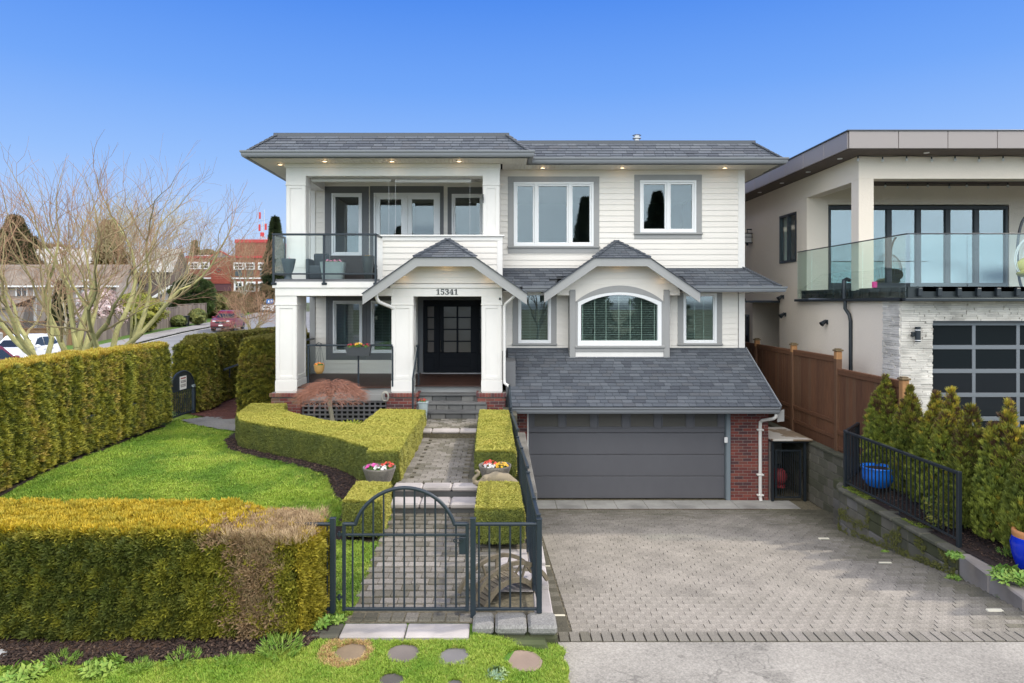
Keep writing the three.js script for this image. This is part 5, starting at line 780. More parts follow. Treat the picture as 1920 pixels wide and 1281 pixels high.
hedge({ label: 'upright clipped cedar block against the left corner of the porch', seed: 96, poly: [[-6.75, 17.7], [-6.2, 17.6], [-5.62, 17.75], [-5.6, 21], [-6.85, 21]], y0: 1.88, y1: 3.86, density: 1400, size: 0.08, lump: 0.06, color: tallCol(0.72), core: M.core, inset: 0.08, lift: 1.1, taper: 0.14, round: 0.1 });
const boxCol = (yb) => (p, n, isTop, hf) => { const k = fbm(p.x * 3, p.y * 3, p.z * 3, 3) + rr(-0.5, 0.5); if (isTop) return mix(C.bx2, C.bx1, 0.5 + k + yb); if (n.x > 0.5) return mix(C.bxg, C.bx1, 0.55 + 0.6 * k + yb); return mix(mix(C.bxd, C.bxg, rnd() + 0.3), C.bx2, 0.1 + 0.5 * k + 0.5 * smooth(0.92, 1, hf) + yb * 0.6); };  // sunlit right sides and shaded fronts put into leaf colour, besides old growth
const boxO = { geo: BOXLEAF, size: 0.024, density: 7800, lump: 0.025, core: std(lin(0.03, 0.036, 0.01), 1), inset: 0.022, lift: 0.4, round: 0.02 };
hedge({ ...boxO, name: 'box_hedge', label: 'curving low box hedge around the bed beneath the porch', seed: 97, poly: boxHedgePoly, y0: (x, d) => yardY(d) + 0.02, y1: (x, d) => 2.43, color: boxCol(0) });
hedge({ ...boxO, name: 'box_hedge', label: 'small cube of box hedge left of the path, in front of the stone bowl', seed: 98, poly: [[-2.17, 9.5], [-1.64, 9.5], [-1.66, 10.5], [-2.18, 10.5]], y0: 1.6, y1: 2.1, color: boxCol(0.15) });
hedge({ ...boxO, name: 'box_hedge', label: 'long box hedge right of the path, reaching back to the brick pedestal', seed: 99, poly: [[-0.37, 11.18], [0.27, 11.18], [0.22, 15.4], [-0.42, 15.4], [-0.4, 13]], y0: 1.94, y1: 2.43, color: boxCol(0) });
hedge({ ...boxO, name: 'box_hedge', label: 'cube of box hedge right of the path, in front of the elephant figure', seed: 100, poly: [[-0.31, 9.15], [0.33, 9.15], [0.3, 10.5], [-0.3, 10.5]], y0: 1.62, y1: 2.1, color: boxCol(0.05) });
// --- grass
{
  seed(111); const it = []; const ga = lin(0.15, 0.29, 0.018), gb = lin(0.28, 0.41, 0.032), gc = lin(0.44, 0.45, 0.09), gd = lin(0.085, 0.16, 0.022);
  for (let k = 0; k < 230000 && it.length < 110000; k++) { const t = rnd(), d = 7.5 + 11 * t * t * 0.55 + 11 * t * 0.45 * rnd() + 0, x = rr(-8.3, -1.6); if (!onLawn(x, d)) continue; const m = fbm(x * 1.1, d * 1.1, 2, 4), f = N3(x * 5, d * 5, 4); it.push({ p: V3(x, yardY(d) - 0.008, -d), n: V3(rr(-0.3, 0.3), 1, rr(-0.3, 0.3)).normalize(), s: rr(0.035, 0.066) * (1 + 0.4 * f + 0.5 * m) * (rnd() < 0.03 ? 1.6 : 1), c: mix(mix(ga, gb, 0.5 + m * 2.2 + rr(-0.35, 0.35)), rnd() < 0.5 + m * 1.5 ? gc : gd, clamp(0.16 + Math.abs(f) * 0.9 + 1.6 * Math.max(0, fbm(x * 0.7 + 9, d * 0.7, 6, 3) - 0.05)) * rnd()) }); }
  tag(scatter('grass', null, TUFT, it), 'bright green mown grass of the lawn inside the hedges', 'grass', null, 'stuff');
  const iv = []; seed(112);
  const stones = scene.children.filter((o) => o.name.startsWith('stepping_stone')).map((o) => { const b = new THREE.Box3().setFromObject(o); return [(b.min.x + b.max.x) / 2, -(b.min.z + b.max.z) / 2, (b.max.x - b.min.x) / 2]; });
  for (let k = 0; k < 90000 && iv.length < 42000; k++) { const d = rr(6.05, 7.32), x = rr(-6, 0.66 + 0.05 * N3(d * 5, 2)); if (inPoly(hedgeBed, x + 0.12 * N3(x * 4, d * 4), d)) continue; if (x > -2.0 && x < -0.29 && d > 7.02) continue; if (x > -0.3 && d > 7.14) continue; const st = stones.find(([sx, sd, r]) => Math.hypot(x - sx, (d - sd)) < r * (0.9 + 0.12 * N3(x * 9, d * 9))); if (st) continue; const m = fbm(x * 2, d * 2, 9, 3), dry = stones[0] && Math.hypot(x - stones[0][0] + 0.05, d - stones[0][1]) < 0.27; iv.push({ p: V3(x, vergeY(x, d) - 0.006, -d), n: V3(rr(-0.4, 0.4), 1, rr(-0.4, 0.4)).normalize(), s: rr(0.035, 0.065), c: dry && rnd() < 0.8 ? lin(0.5, 0.33, 0.14) : mix(mix(ga, gb, 0.5 + m + rr(-0.4, 0.4)), gc, (0.25 + m) * rnd() + (rnd() < 0.08 ? 0.6 : 0)) }); }
  tag(scatter('grass', null, TUFT, iv), 'patchy grass of the verge between the gate and the road', 'grass', null, 'stuff');
}
// weeds: one leafy clump each
function weed(label, x, y, d, size, n, col, geo = BROAD, name = 'weed') { const g = thing(name, label, 'weed'); const it = []; for (let k = 0; k < n; k++) { const a = rnd() * 6.28, r = Math.sqrt(rnd()) * size; it.push({ p: V3(x + r * Math.cos(a), y + rr(0.01, size * 0.5), -d + r * Math.sin(a)), n: V3(Math.cos(a) * 0.7, 1, Math.sin(a) * 0.7).normalize(), s: size * rr(0.3, 0.55), c: mix(col, lin(0.3, 0.36, 0.06), rnd() * 0.6) }); } scatter('leaf_clump', g, geo, it); return g; }
seed(113); const wg = lin(0.13, 0.26, 0.03);
for (const [u, v, s, n, l, long] of [[40, 1262, 0.16, 30, 'leafy weed clump at the mulch edge near the pale stone', 0], [120, 1240, 0.14, 30, 'leafy weed with long stems under the front hedge, second from the left', 1], [190, 1250, 0.15, 34, 'weed clump left of the middle of the front hedge bed', 0], [262, 1248, 0.12, 26, 'tall grass tuft in the mulch in front of the hedge middle', 1], [345, 1238, 0.15, 30, 'dense grass tuft right of the mulch middle', 1], [430, 1238, 0.12, 20, 'small grass tuft near the dead hedge patch', 1], [525, 1222, 0.2, 40, 'large dandelion and grass clump near the end of the hedge bed', 1], [600, 1178, 0.14, 22, 'broad leafy weed beside the gate hinge post', 0], [632, 1170, 0.1, 16, 'small weed between the gate post and the paving slabs', 0]]) { const d = (EYE - 1.38) * F / (v - 567); weed(l, X(u, d), yardY(d), d, s, n * 2, wg, long ? TUFT : BROAD); }
for (const [u, v, s, l] of [[1012, 1180, 0.1, 'small green weed at the foot of the stone kerb'], [930, 1268, 0.09, 'blue green leafy weed in the verge below the kerb']]) { const d = (EYE - 1.3) * F / (v - 567); weed(l, X(u, d), vergeY(X(u, d), d), d, s, 40, u === 930 ? lin(0.16, 0.26, 0.18) : wg); }
for (const [u, v, s, l] of [[1848, 1003, 0.11, 'bright green seedling in the bark bed below the cedars'], [1862, 982, 0.07, 'tiny seedling behind the brighter one under the cedars'], [1895, 1040, 0.14, 'spiky green bulb leaves beside the tall blue pot'], [1895, 1085, 0.2, 'spreading green weed at the bed edge above the kerb'], [1790, 1042, 0.1, 'green weed at the end of the wall cap by the railing post']]) { const d = (EYE - 1.28) * F / (v - 567); weed(l, X(u, d), 1.26, d, s, 44, lin(0.12, 0.27, 0.04), u === 1895 && v < 1060 ? TUFT : BROAD); }
for (const [x, d, s, l] of [[6.6, 9.9, 0.09, 'green weed growing at the foot of the mossy wall'], [6.62, 8.95, 0.07, 'small weed against the low kerb near the road'], [6.58, 11.6, 0.06, 'tiny weed at the wall foot, farther up']]) weed(l, x, driveY(d), d, s, 30, wg);
{ const m = new MB(); m.add(new THREE.IcosahedronGeometry(0.12, 1).scale(1.3, 0.5, 1)); const o = m.build('edging_stone', std(lin(0.62, 0.62, 0.6), 0.9, { map: T.mottle })); o.position.set(-5.0, 1.36, -6.75); tag(o, 'pale flat stone in the mulch at the lower left edge', 'stone'); }

{ // bark chips over the dark beds
  seed(114); const chip = withUV(boxGeo(-0.5, 0.5, -0.12, 0.12, -0.25, 0.25, 0.04)), it = [];
  const put = (x, d, y) => it.push({ p: V3(x, y + rr(0, 0.014), -d), n: V3(rr(-0.5, 0.5), 1, rr(-0.5, 0.5)).normalize(), s: rr(0.014, 0.04), c: mix(lin(0.02, 0.013, 0.012), rnd() < 0.16 ? lin(0.2, 0.13, 0.09) : lin(0.085, 0.05, 0.036), rnd()) });
  for (let k = 0; k < 30000 && it.length < 5200; k++) { const x = rr(-6, -1.8), d = rr(6.5, 7.12); if (inPoly(hedgeBed, x, d) && N3(x * 1.1, 9) < 5) put(x, d, yardY(d) + 0.02 + 0.05 * (fbm(x * 2.4, d * 2.4, 2, 4) + 0.3)); }
  for (let k = 0; k < 40000 && it.length < 9000; k++) { const x = rr(-6.2, -1.7), d = rr(10.7, 15); if (inPoly(boxBed, x, d) && !inPoly(boxHedgePoly, x, d)) put(x, d, yardY(d) + 0.025 + 0.03 * (fbm(x * 3.3, d * 3.3, 1, 3) + 0.35)); }
  for (let k = 0; k < 4500; k++) { const x = rr(6.95, 8.2), d = rr(8, 13.5); put(x, d, 1.205 + 0.09 * smooth(6.9, 7.6, x) + 0.05 * (fbm(x * 2.2, d * 2.2, 4, 4) + 0.3)); }
  tag(scatter('bark_chips', null, chip, it, std(0xffffff, 1)), 'dark bark chips covering the planting beds by the hedges and cedars', 'bark mulch', null, 'stuff');
}

// ------------------------------------------------------------------ iron gate and fences
{
  const d = 7.46, z = -d, L = (u) => X(u, d), H = (v) => Y(v, d), yR = H(983), yB = H(1142);
  const g = thing('garden_gate', 'dark blue iron garden gate with an arched top across the path', 'gate');
  const x0 = L(645), x1 = L(876), ax0 = L(666), ax1 = L(852), cx = (ax0 + ax1) / 2, hw = (ax1 - ax0) / 2, yA = H(915), hh = yA - yR, R = (hw * hw + hh * hh) / (2 * hh), cy = yA - R, an = Math.asin(clamp(hw / R)); const arc = []; const a0 = hh > R - 1e-6 ? Math.PI / 2 : an; for (let i = 0; i <= 20; i++) { const a = lerp(-a0, a0, i / 20); arc.push([cx + R * Math.sin(a), cy + R * Math.cos(a), z]); }
  new MB().tube(arc, 0.021, 10, 48).build('arch_rail', M.rail, g);
  new MB().bar([x0 - 0.0, yR, z], [ax0 + 0.012, yR, z], 0.021, 0.021, 10).bar([ax1 - 0.012, yR, z], [x1, yR, z], 0.021, 0.021, 10).build('top_rail', M.rail, g);
  new MB().box(x0, x1, H(1003) - 0.012, H(1003) + 0.012, z - 0.014, z + 0.014, 0.004).build('middle_rail', M.rail, g);
  new MB().box(x0, x1, yB - 0.015, yB + 0.015, z - 0.016, z + 0.016, 0.004).build('bottom_rail', M.rail, g);
  for (const x of [x0, x1]) new MB().box(x - 0.018, x + 0.018, yB - 0.02, yR + 0.015, z - 0.018, z + 0.018, 0.004).build('stile', M.rail, g);
  for (let i = 0; i < 11; i++) { const x = lerp(L(661), L(855), i / 10), yT = x > ax0 + 0.02 && x < ax1 - 0.02 ? cy + Math.sqrt(Math.max(0, R * R - (x - cx) ** 2)) : yR; new MB().bar([x, yB, z], [x, yT, z], 0.0105, 0.0105, 8).build('bar', M.rail, g); }
  new MB().box(L(861), L(874), H(1038), H(1006), z - 0.03, z + 0.03, 0.005).build('lock_box', M.rail, g);
  const tr = new THREE.TorusGeometry(0.03, 0.007, 6, 14); tr.scale(1.3, 0.8, 1); tr.translate(L(858), H(1011), z + 0.05); new MB().add(tr).bar([L(866), H(1011), z + 0.02], [L(866), H(1011), z + 0.06], 0.01).build('handle', M.black, g);
  for (const v of [1002, 1120]) new MB().bar([L(636), H(v) - 0.03, z], [L(636), H(v) + 0.03, z], 0.013, 0.013, 8).box(L(632), L(642), H(v) - 0.012, H(v) + 0.012, z - 0.008, z + 0.008).build('hinge', M.rail, g);
  // fence panels either side, posts
  const post = (par, x, yb, yt, zz, w = 0.058) => { const p = new MB().box(x - w / 2, x + w / 2, yb, yt, zz - w / 2, zz + w / 2, 0.006).build('post', M.rail, par); new MB().box(x - w / 2 - 0.004, x + w / 2 + 0.004, yt, yt + 0.012, zz - w / 2 - 0.004, zz + w / 2 + 0.004, 0.005).build('post_cap', M.rail, p); };
  const f = thing('iron_fence', 'dark blue iron fence panel with its post, between the gate and the driveway corner', 'fence');
  post(f, L(887), 1.38, H(973), z); post(f, L(1011), 1.48, H(974), z);
  new MB().bar([L(887), yR, z], [L(1011), yR, z], 0.02, 0.02, 10).build('top_rail', M.rail, f); new MB().box(L(890), L(1008), yB - 0.014, yB + 0.014, z - 0.015, z + 0.015, 0.004).build('bottom_rail', M.rail, f);
  for (let i = 0; i < 5; i++) { const x = lerp(L(898), L(976), i / 4); new MB().bar([x, yB, z], [x, yR, z], 0.0105, 0.0105, 8).build('bar', M.rail, f); }
  const h = thing('iron_fence', 'short iron fence end with the hinge post, emerging from the dead hedge end', 'fence');
  post(h, L(624), 1.4, H(973), z); new MB().bar([L(540), yR, z], [L(624), yR, z], 0.02, 0.02, 10).build('top_rail', M.rail, h); new MB().box(L(540), L(622), yB - 0.014, yB + 0.014, z - 0.015, z + 0.015).build('bottom_rail', M.rail, h); for (const u of [554, 574, 594, 613.5]) new MB().bar([L(u), yB, z], [L(u), yR, z], 0.0085, 0.0085, 8).build('bar', M.rail, h);
  // the side fence climbing beside the path
  const s = thing('iron_fence', 'long stepped iron fence running back along the right side of the path', 'fence');
  const segs = [[[0.438, 2.5, 7.5], [0.415, 2.545, 8.0]], [[0.415, 2.545, 8.0], [0.39, 2.585, 9.04]], [[0.388, 2.67, 9.1], [0.352, 2.62, 10.4]], [[0.35, 2.62, 10.4], [0.33, 2.52, 11.75]], [[0.33, 2.66, 11.85], [0.28, 2.46, 14.8]], [[0.275, 2.56, 14.9], [0.255, 2.88, 16.1]]];
  const base = (dd) => dd < 10.4 ? lowY(dd) + 0.02 : 1.92; let lastPost = 0;
  for (const [p, q] of segs) {
    new MB().beam([p[0], p[1], -p[2]], [q[0], q[1], -q[2]], 0.042, 0.036).build('top_rail', M.rail, s);
    const b0 = base(p[2]) + 0.1, b1 = base(q[2]) + 0.1; new MB().beam([p[0], b0, -p[2]], [q[0], b1, -q[2]], 0.022, 0.025).build('bottom_rail', M.rail, s);
    if (p[2] - lastPost > 0.3) { post(s, p[0], base(p[2]), p[1] + 0.03, -p[2] - 0.02, 0.045); lastPost = p[2]; } post(s, q[0], base(q[2]), q[1] + 0.03, -q[2], 0.045); lastPost = q[2];
    const n = Math.round((q[2] - p[2]) / 0.11); for (let i = 1; i < n; i++) { const t = i / n, x = lerp(p[0], q[0], t), zz = -lerp(p[2], q[2], t); new MB().bar([x, lerp(b0, b1, t), zz], [x, lerp(p[1], q[1], t), zz], 0.0085, 0.0085, 6).build('bar', M.rail, s); }
  }
}
// --- arched gate in the side hedge
{
  const x = -8.2, g = thing('arched_side_gate', 'small dark iron gate with arched solid top and white sign, between the hedges', 'gate');
  const d0 = 17.02, d1 = 18.35, m = (d0 + d1) / 2, y0 = 1.9, ys = 2.62, R = (d1 - d0) / 2;
  const sh = new THREE.Shape(); sh.absellipse(0, 0, R - 0.03, 0.44, 0, Math.PI); const M4 = new THREE.Matrix4().makeRotationY(Math.PI / 2).setPosition(x, ys, -m);
  new MB().shape(sh, -0.012, 0.012, M4).build('arched_panel', M.black, g);
  const arc = []; for (let i = 0; i <= 16; i++) { const a = Math.PI * i / 16; arc.push([x, ys + 0.46 * Math.sin(a), -m + R * Math.cos(a)]); } new MB().tube(arc, 0.03, 8, 40).build('arch_rail', M.rail, g);
  for (const d of [d0, d1]) new MB().box(x - 0.04, x + 0.04, y0, ys + 0.05, -d - 0.04, -d + 0.04, 0.006).build('post', M.rail, g);
  new MB().box(x - 0.02, x + 0.02, ys - 0.03, ys + 0.01, -d1, -d0).box(x - 0.02, x + 0.02, y0 + 0.05, y0 + 0.09, -d1, -d0).build('rail', M.rail, g);
  for (let i = 1; i < 12; i++) { const d = lerp(d0, d1, i / 12); new MB().bar([x, y0 + 0.05, -d], [x, ys, -d], 0.01, 0.01, 6).build('bar', M.rail, g); }
  const cv = document.createElement('canvas'); cv.width = cv.height = 128; const c = cv.getContext('2d'); c.fillStyle = '#e9e4dc'; c.fillRect(0, 0, 128, 128); c.fillStyle = '#a03a34'; c.fillRect(14, 14, 100, 12); c.fillStyle = '#4a3436'; for (let i = 0; i < 6; i++) { c.fillRect(14 + i * 17, 40, 11, 24); c.fillRect(14 + i * 17, 78, 11, 26); } c.fillStyle = '#e9e4dc'; for (let i = 0; i < 6; i++) { c.fillRect(17 + i * 17, 48, 5, 6); c.fillRect(17 + i * 17, 88, 5, 8); }
  const ct = new THREE.CanvasTexture(cv); ct.colorSpace = THREE.SRGBColorSpace; const pg = new THREE.BoxGeometry(0.01, 0.34, 0.36); const sgn = new THREE.Mesh(pg, [std(0xffffff, 0.5, { map: ct }), M.vinyl, M.vinyl, M.vinyl, M.vinyl, M.vinyl]); sgn.position.set(x + 0.025, ys + 0.17, -m); sgn.name = 'sign_plate'; g.add(sgn);
  const lt = new MB().box(x, x + 0.06, ys - 0.02, ys + 0.05, -d1 + 0.02, -d1 + 0.14, 0.01).build('latch', M.planterPale, g);
}
for (const [d, len, l] of [[13.4, 0.42, 'short piece of dark fence rail showing through the middle of the left hedge'], [15.0, 0.3, 'short piece of dark fence rail showing through the left hedge near the gate']]) { const g = thing('fence_rail', l, 'fence rail'); new MB().beam([-8.06, 2.62, -d + len / 2], [-8.06, 2.62, -d - len / 2], 0.05, 0.05).box(-8.12, -8.07, 2.3, 2.6, -d - 0.1, -d - 0.06).build('rail', M.rail, g); }
{ const g = thing('handrail', 'dark metal handrail fixed to the face of the long dark hedge behind the gate', 'handrail'); new MB().beam([-8.1, 2.88, -20.1], [-8.08, 3.02, -22.6], 0.05, 0.05).bar([-8.12, 2.6, -20.6], [-8.12, 2.9, -20.6], 0.02).bar([-8.12, 2.7, -21.8], [-8.12, 2.95, -21.8], 0.02).build('rail', M.rail, g); }
// ------------------------------------------------------------------ right side: block wall, railing, wooden fence, enclosure
{
  const w = thing('retaining_wall', 'mossy stone block retaining wall with a dark cap along the right of the driveway', 'wall'); seed(121);
  const line = [[13.9, 6.98], [13.72, 6.84], [13.5, 6.75], [13.2, 6.72], [10.02, 6.72]];          // d, x
  const pts = []; for (let i = 0; i + 1 < line.length; i++) { const n = Math.max(1, Math.round(Math.hypot(line[i + 1][0] - line[i][0], line[i + 1][1] - line[i][1]) / 0.4)); for (let k = 0; k < n; k++) pts.push([lerp(line[i][0], line[i + 1][0], k / n), lerp(line[i][1], line[i + 1][1], k / n)]); } pts.push(line[line.length - 1]);
  for (let i = 0; i + 1 < pts.length; i++) { const [da, xa] = pts[i], [db, xb] = pts[i + 1]; const ang = Math.atan2(xb - xa, da - db), len = Math.hypot(da - db, xb - xa); const yb = driveY((da + db) / 2) - 0.05; let y = 1.13, k = 0; while (y > yb) { const h = Math.min(0.2, y - yb); const off = k % 2 ? 0.5 : 0; const b = new MB().box(-0.0, 0.24, -h + 0.006, 0, 0.004, len - 0.004, 0.015).build('wall_block', pick(M.oldStone), w); b.position.set(xa + rr(-0.006, 0.006), y, -da); b.rotation.y = ang; y -= 0.2; k++; } const c = new MB().box(-0.05, 0.34, 0, 0.075, 0.003, len - 0.003, 0.02).build('cap_stone', M.oldStone[i % 2 ? 2 : 0], w); c.position.set(xa, 1.135, -da); c.rotation.y = ang; }
  new MB().box(6.75, 7.0, 0.3, 1.12, -10.05, -10.0, 0.01).build('wall_block', M.oldStone[2], w);
  const w2 = thing('retaining_wall', 'dark block retaining wall below the wooden fence, behind the iron enclosure', 'wall');
  for (let d = 14.25; d < 20; d += 0.44) for (let y = 0; y < 7; y++) { const b = new MB().box(0, 0.22, 0.004, 0.2, -0.436 + 0.004, 0, 0.014).build('wall_block', pick(M.oldStone.slice(0, 3)), w2); b.position.set(7.6 + rr(0, 0.012), y * 0.2, -d + (y % 2 ? 0.2 : 0)); }
  for (let d = 14.2; d < 20; d += 0.6) { const b = new MB().box(7.56, 7.9, 1.4, 1.47, -d - 0.595, -d, 0.015).build('cap_stone', M.oldStone[2], w2); }
  for (let i = 0; i < 4; i++) { const a = i / 4, b2 = (i + 1) / 4; for (let y = 0; y < 6; y++) { const b = new MB().box(lerp(6.98, 7.62, a), lerp(6.98, 7.62, b2), y * 0.2, y * 0.2 + 0.195, -lerp(13.9, 14.3, a) - 0.35, -lerp(13.9, 14.3, a) - 0.0, 0.012).build('wall_block', pick(M.oldStone), w2); } }
  const k = thing('stone_kerb', 'low concrete kerb edging the bark bed where the driveway meets the road', 'kerb');
  const kerbMat = std(lin(0.34, 0.3, 0.265), 0.95, { map: T.mottle, bumpMap: T.mottle, bumpScale: 0.02 }); const kl = [[10.0, 6.74], [9.2, 6.6], [8.4, 6.46], [7.6, 6.3], [6.6, 6.1]]; for (let i = 0; i + 1 < kl.length; i++) { const [da, xa] = kl[i], [db, xb] = kl[i + 1]; const b = new MB().box(0, 0.24, -0.5, 0.0, 0.004, Math.hypot(da - db, xb - xa) - 0.004, 0.02).build('kerb_stone', kerbMat, k); b.position.set(xa, lerp(1.2, 1.3, i / 4), -da); b.rotation.y = Math.atan2(xb - xa, da - db); }
  // moss cushions on the wall
  const it = []; seed(122); for (let i = 0; i < 5200; i++) { const j = Math.floor(rnd() * (pts.length - 1)), t = rnd(), d = lerp(pts[j][0], pts[j + 1][0], t), x = lerp(pts[j][1], pts[j + 1][1], t), y = rr(driveY(d), 1.14); if (fbm(d * 2.4, y * 3, 5, 3) < 0.1 - (y < driveY(d) + 0.12 ? 0.25 : 0)) continue; it.push({ p: V3(x - 0.012, y, -d), n: V3(-1, 0.5, rr(-0.3, 0.5)).normalize(), s: rr(0.012, 0.028), c: mix(lin(0.09, 0.1, 0.016), lin(0.17, 0.17, 0.03), rnd()) }); } for (let i = 0; i < 900; i++) { const d = pick([11.3, 12.9, 13.3]) + rr(-0.25, 0.25), x = 6.8 + rr(0, 0.2); it.push({ p: V3(x, 1.212, -d), n: V3(rr(-0.3, 0.3), 1, rr(-0.3, 0.3)).normalize(), s: rr(0.015, 0.03), c: mix(lin(0.12, 0.2, 0.02), lin(0.28, 0.32, 0.04), rnd()) }); } scatter('moss', w, BOXLEAF, it);
}
{
  const r = thing('wall_railing', 'black iron railing standing on the stone wall in front of the blue bowl', 'railing'); const y0 = 1.215, h = 1.1;
  const A = [6.88, 10.2], B = [6.86, 13.5], Cc = [7.55, 14.35];
  const run = (p, q, n) => { new MB().beam([p[0], y0 + h, -p[1]], [q[0], y0 + h, -q[1]], 0.055, 0.045).build('top_rail', M.black, r); new MB().beam([p[0], y0 + 0.1, -p[1]], [q[0], y0 + 0.1, -q[1]], 0.03, 0.03).build('bottom_rail', M.black, r); for (let i = 1; i < n; i++) { const t = i / n, x = lerp(p[0], q[0], t), z = -lerp(p[1], q[1], t); new MB().box(x - 0.008, x + 0.008, y0 + 0.1, y0 + h - 0.02, z - 0.008, z + 0.008).build('bar', M.black, r); } };
  run(A, B, 28); run(B, Cc, 9);
  for (const [x, d] of [A, B, Cc]) new MB().box(x - 0.03, x + 0.03, y0 - 0.01, y0 + h + 0.03, -d - 0.03, -d + 0.03, 0.006).build('post', M.black, r);
  new MB().bar([6.87, y0, -11.7], [6.87, y0 + 0.1, -11.7], 0.012).build('foot', M.black, r);
}
{
  const f = thing('wooden_fence', 'brown stained wooden board fence between the house and the pale neighbour', 'fence'); seed(123); const x = 7.78;
  const pan = (da, db, yt, yb) => { for (let d = da; d < db - 0.02; d += 0.142) { const b = new MB().box(x - 0.012, x + 0.012, yb, yt - 0.06 + rr(-0.003, 0.003), -Math.min(d + 0.137, db), -d, 0.003).build('board', pick(M.cedarWood), f); } new MB().box(x - 0.045, x + 0.045, yt - 0.06, yt, -db, -da, 0.006).build('top_rail', M.cedarWood[1], f); for (const y of [yt - 0.14, yb + 0.36, yb]) new MB().box(x - 0.04, x - 0.013, y, y + 0.09, -db, -da, 0.006).build('rail', M.cedarWood[0], f); const kb = new MB(); kb.box(x - 0.02, x + 0.02, yb - 0.28, yb - 0.01, -db, -da, 0.004).build('kick_board', M.cedarWood[2], f); };
  pan(13.15, 15.6, 3.36, 1.5); pan(15.7, 17.95, 3.63, 1.72); pan(18.05, 20.5, 3.62, 1.72); pan(20.6, 23.2, 3.62, 1.72); pan(23.3, 26.5, 3.62, 1.72);
  for (const [d, y] of [[13.1, 3.43], [15.65, 3.8], [18, 3.79], [20.55, 3.78], [23.25, 3.78]]) { const p = new MB().box(x - 0.065, x + 0.065, 1.3, y - 0.05, -d - 0.065, -d + 0.065, 0.01).build('post', d < 15 ? M.postWood : M.cedarWood[3], f); new MB().box(x - 0.066, x + 0.066, y - 0.24, y - 0.05, -d - 0.066, -d + 0.066, 0.01).build('post_head', M.postWood, p); new MB().box(x - 0.09, x + 0.09, y - 0.05, y - 0.01, -d - 0.09, -d + 0.09, 0.01).box(x - 0.06, x + 0.06, y - 0.01, y + 0.015, -d - 0.06, -d + 0.06, 0.012).build('post_cap', std(lin(0.2, 0.14, 0.07), 0.8, { map: T.wood }), p); }
}
{
  const e = thing('iron_enclosure', 'black barred enclosure with a stained white lid beside the garage', 'enclosure'); const z = -16.7, x0 = 6.67, x1 = 7.52;
  const lid = std(lin(0.5, 0.47, 0.43), 0.85, { map: tex(256, 1.7, (u, v) => { const k = vfbm(u, v, 3, 5, 91); return k > 0.55 ? [0.55 - 0.9 * (k - 0.55), 0.45 - 0.9 * (k - 0.55), 0.35 - 0.9 * (k - 0.55)] : 1; }) });
  new MB().box(x0 - 0.02, x1 + 0.1, 1.5, 1.545, -18.2, z + 0.16, 0.01).build('lid', lid, e); new MB().box(x0, x1 + 0.06, 1.44, 1.5, -18.1, z + 0.06, 0.006).build('lid_frame', M.black, e);
  for (const x of [x0 + 0.03, x1 - 0.03]) new MB().box(x - 0.03, x + 0.03, 0, 1.44, z - 0.03, z + 0.03, 0.005).build('post', M.black, e);
  const gx0 = x0 + 0.09, gx1 = x1 - 0.12; const gt = part('barred_door', e); new MB().box(gx0, gx1, 1.22, 1.26, z - 0.02, z + 0.02, 0.005).box(gx0, gx1, 0.08, 0.12, z - 0.02, z + 0.02, 0.005).box(gx0, gx0 + 0.035, 0.12, 1.22, z - 0.02, z + 0.02).box(gx1 - 0.035, gx1, 0.12, 1.22, z - 0.02, z + 0.02).build('frame', M.black, gt); for (let i = 1; i < 12; i++) { const x = lerp(gx0, gx1, i / 12); new MB().bar([x, 0.1, z], [x, 1.24, z], 0.008, 0.008, 6).build('bar', M.black, gt); }
  new MB().box(x0, x1 + 0.05, 0.0, 1.44, -18.3, -18.25).box(x0 - 0.01, x0, 0, 1.44, -18.2, z - 0.05).build('back_panel', M.room, e);
  const b = thing('gas_cylinder', 'rounded red cylinder standing inside the barred enclosure', 'cylinder'); new MB().sph(7.08, 0.48, -17.25, 0.2, 1.1, 18, 14).add(new THREE.CylinderGeometry(0.15, 0.15, 0.06, 16).translate(7.08, 0.24, -17.25)).build('tank', std(lin(0.35, 0.05, 0.06), 0.5), b); new MB().add(new THREE.CylinderGeometry(0.07, 0.07, 0.09, 12).translate(7.08, 0.72, -17.25)).build('valve', M.black, b);
  const c = thing('grey_canister', 'pale grey upright canister behind the red cylinder in the enclosure', 'canister'); new MB().box(6.86, 7.12, 0.05, 1.0, -17.9, -17.66, 0.03).build('body', M.concrete, c); new MB().box(6.9, 7.08, 1.0, 1.05, -17.86, -17.7, 0.015).build('cap', M.black, c);
}
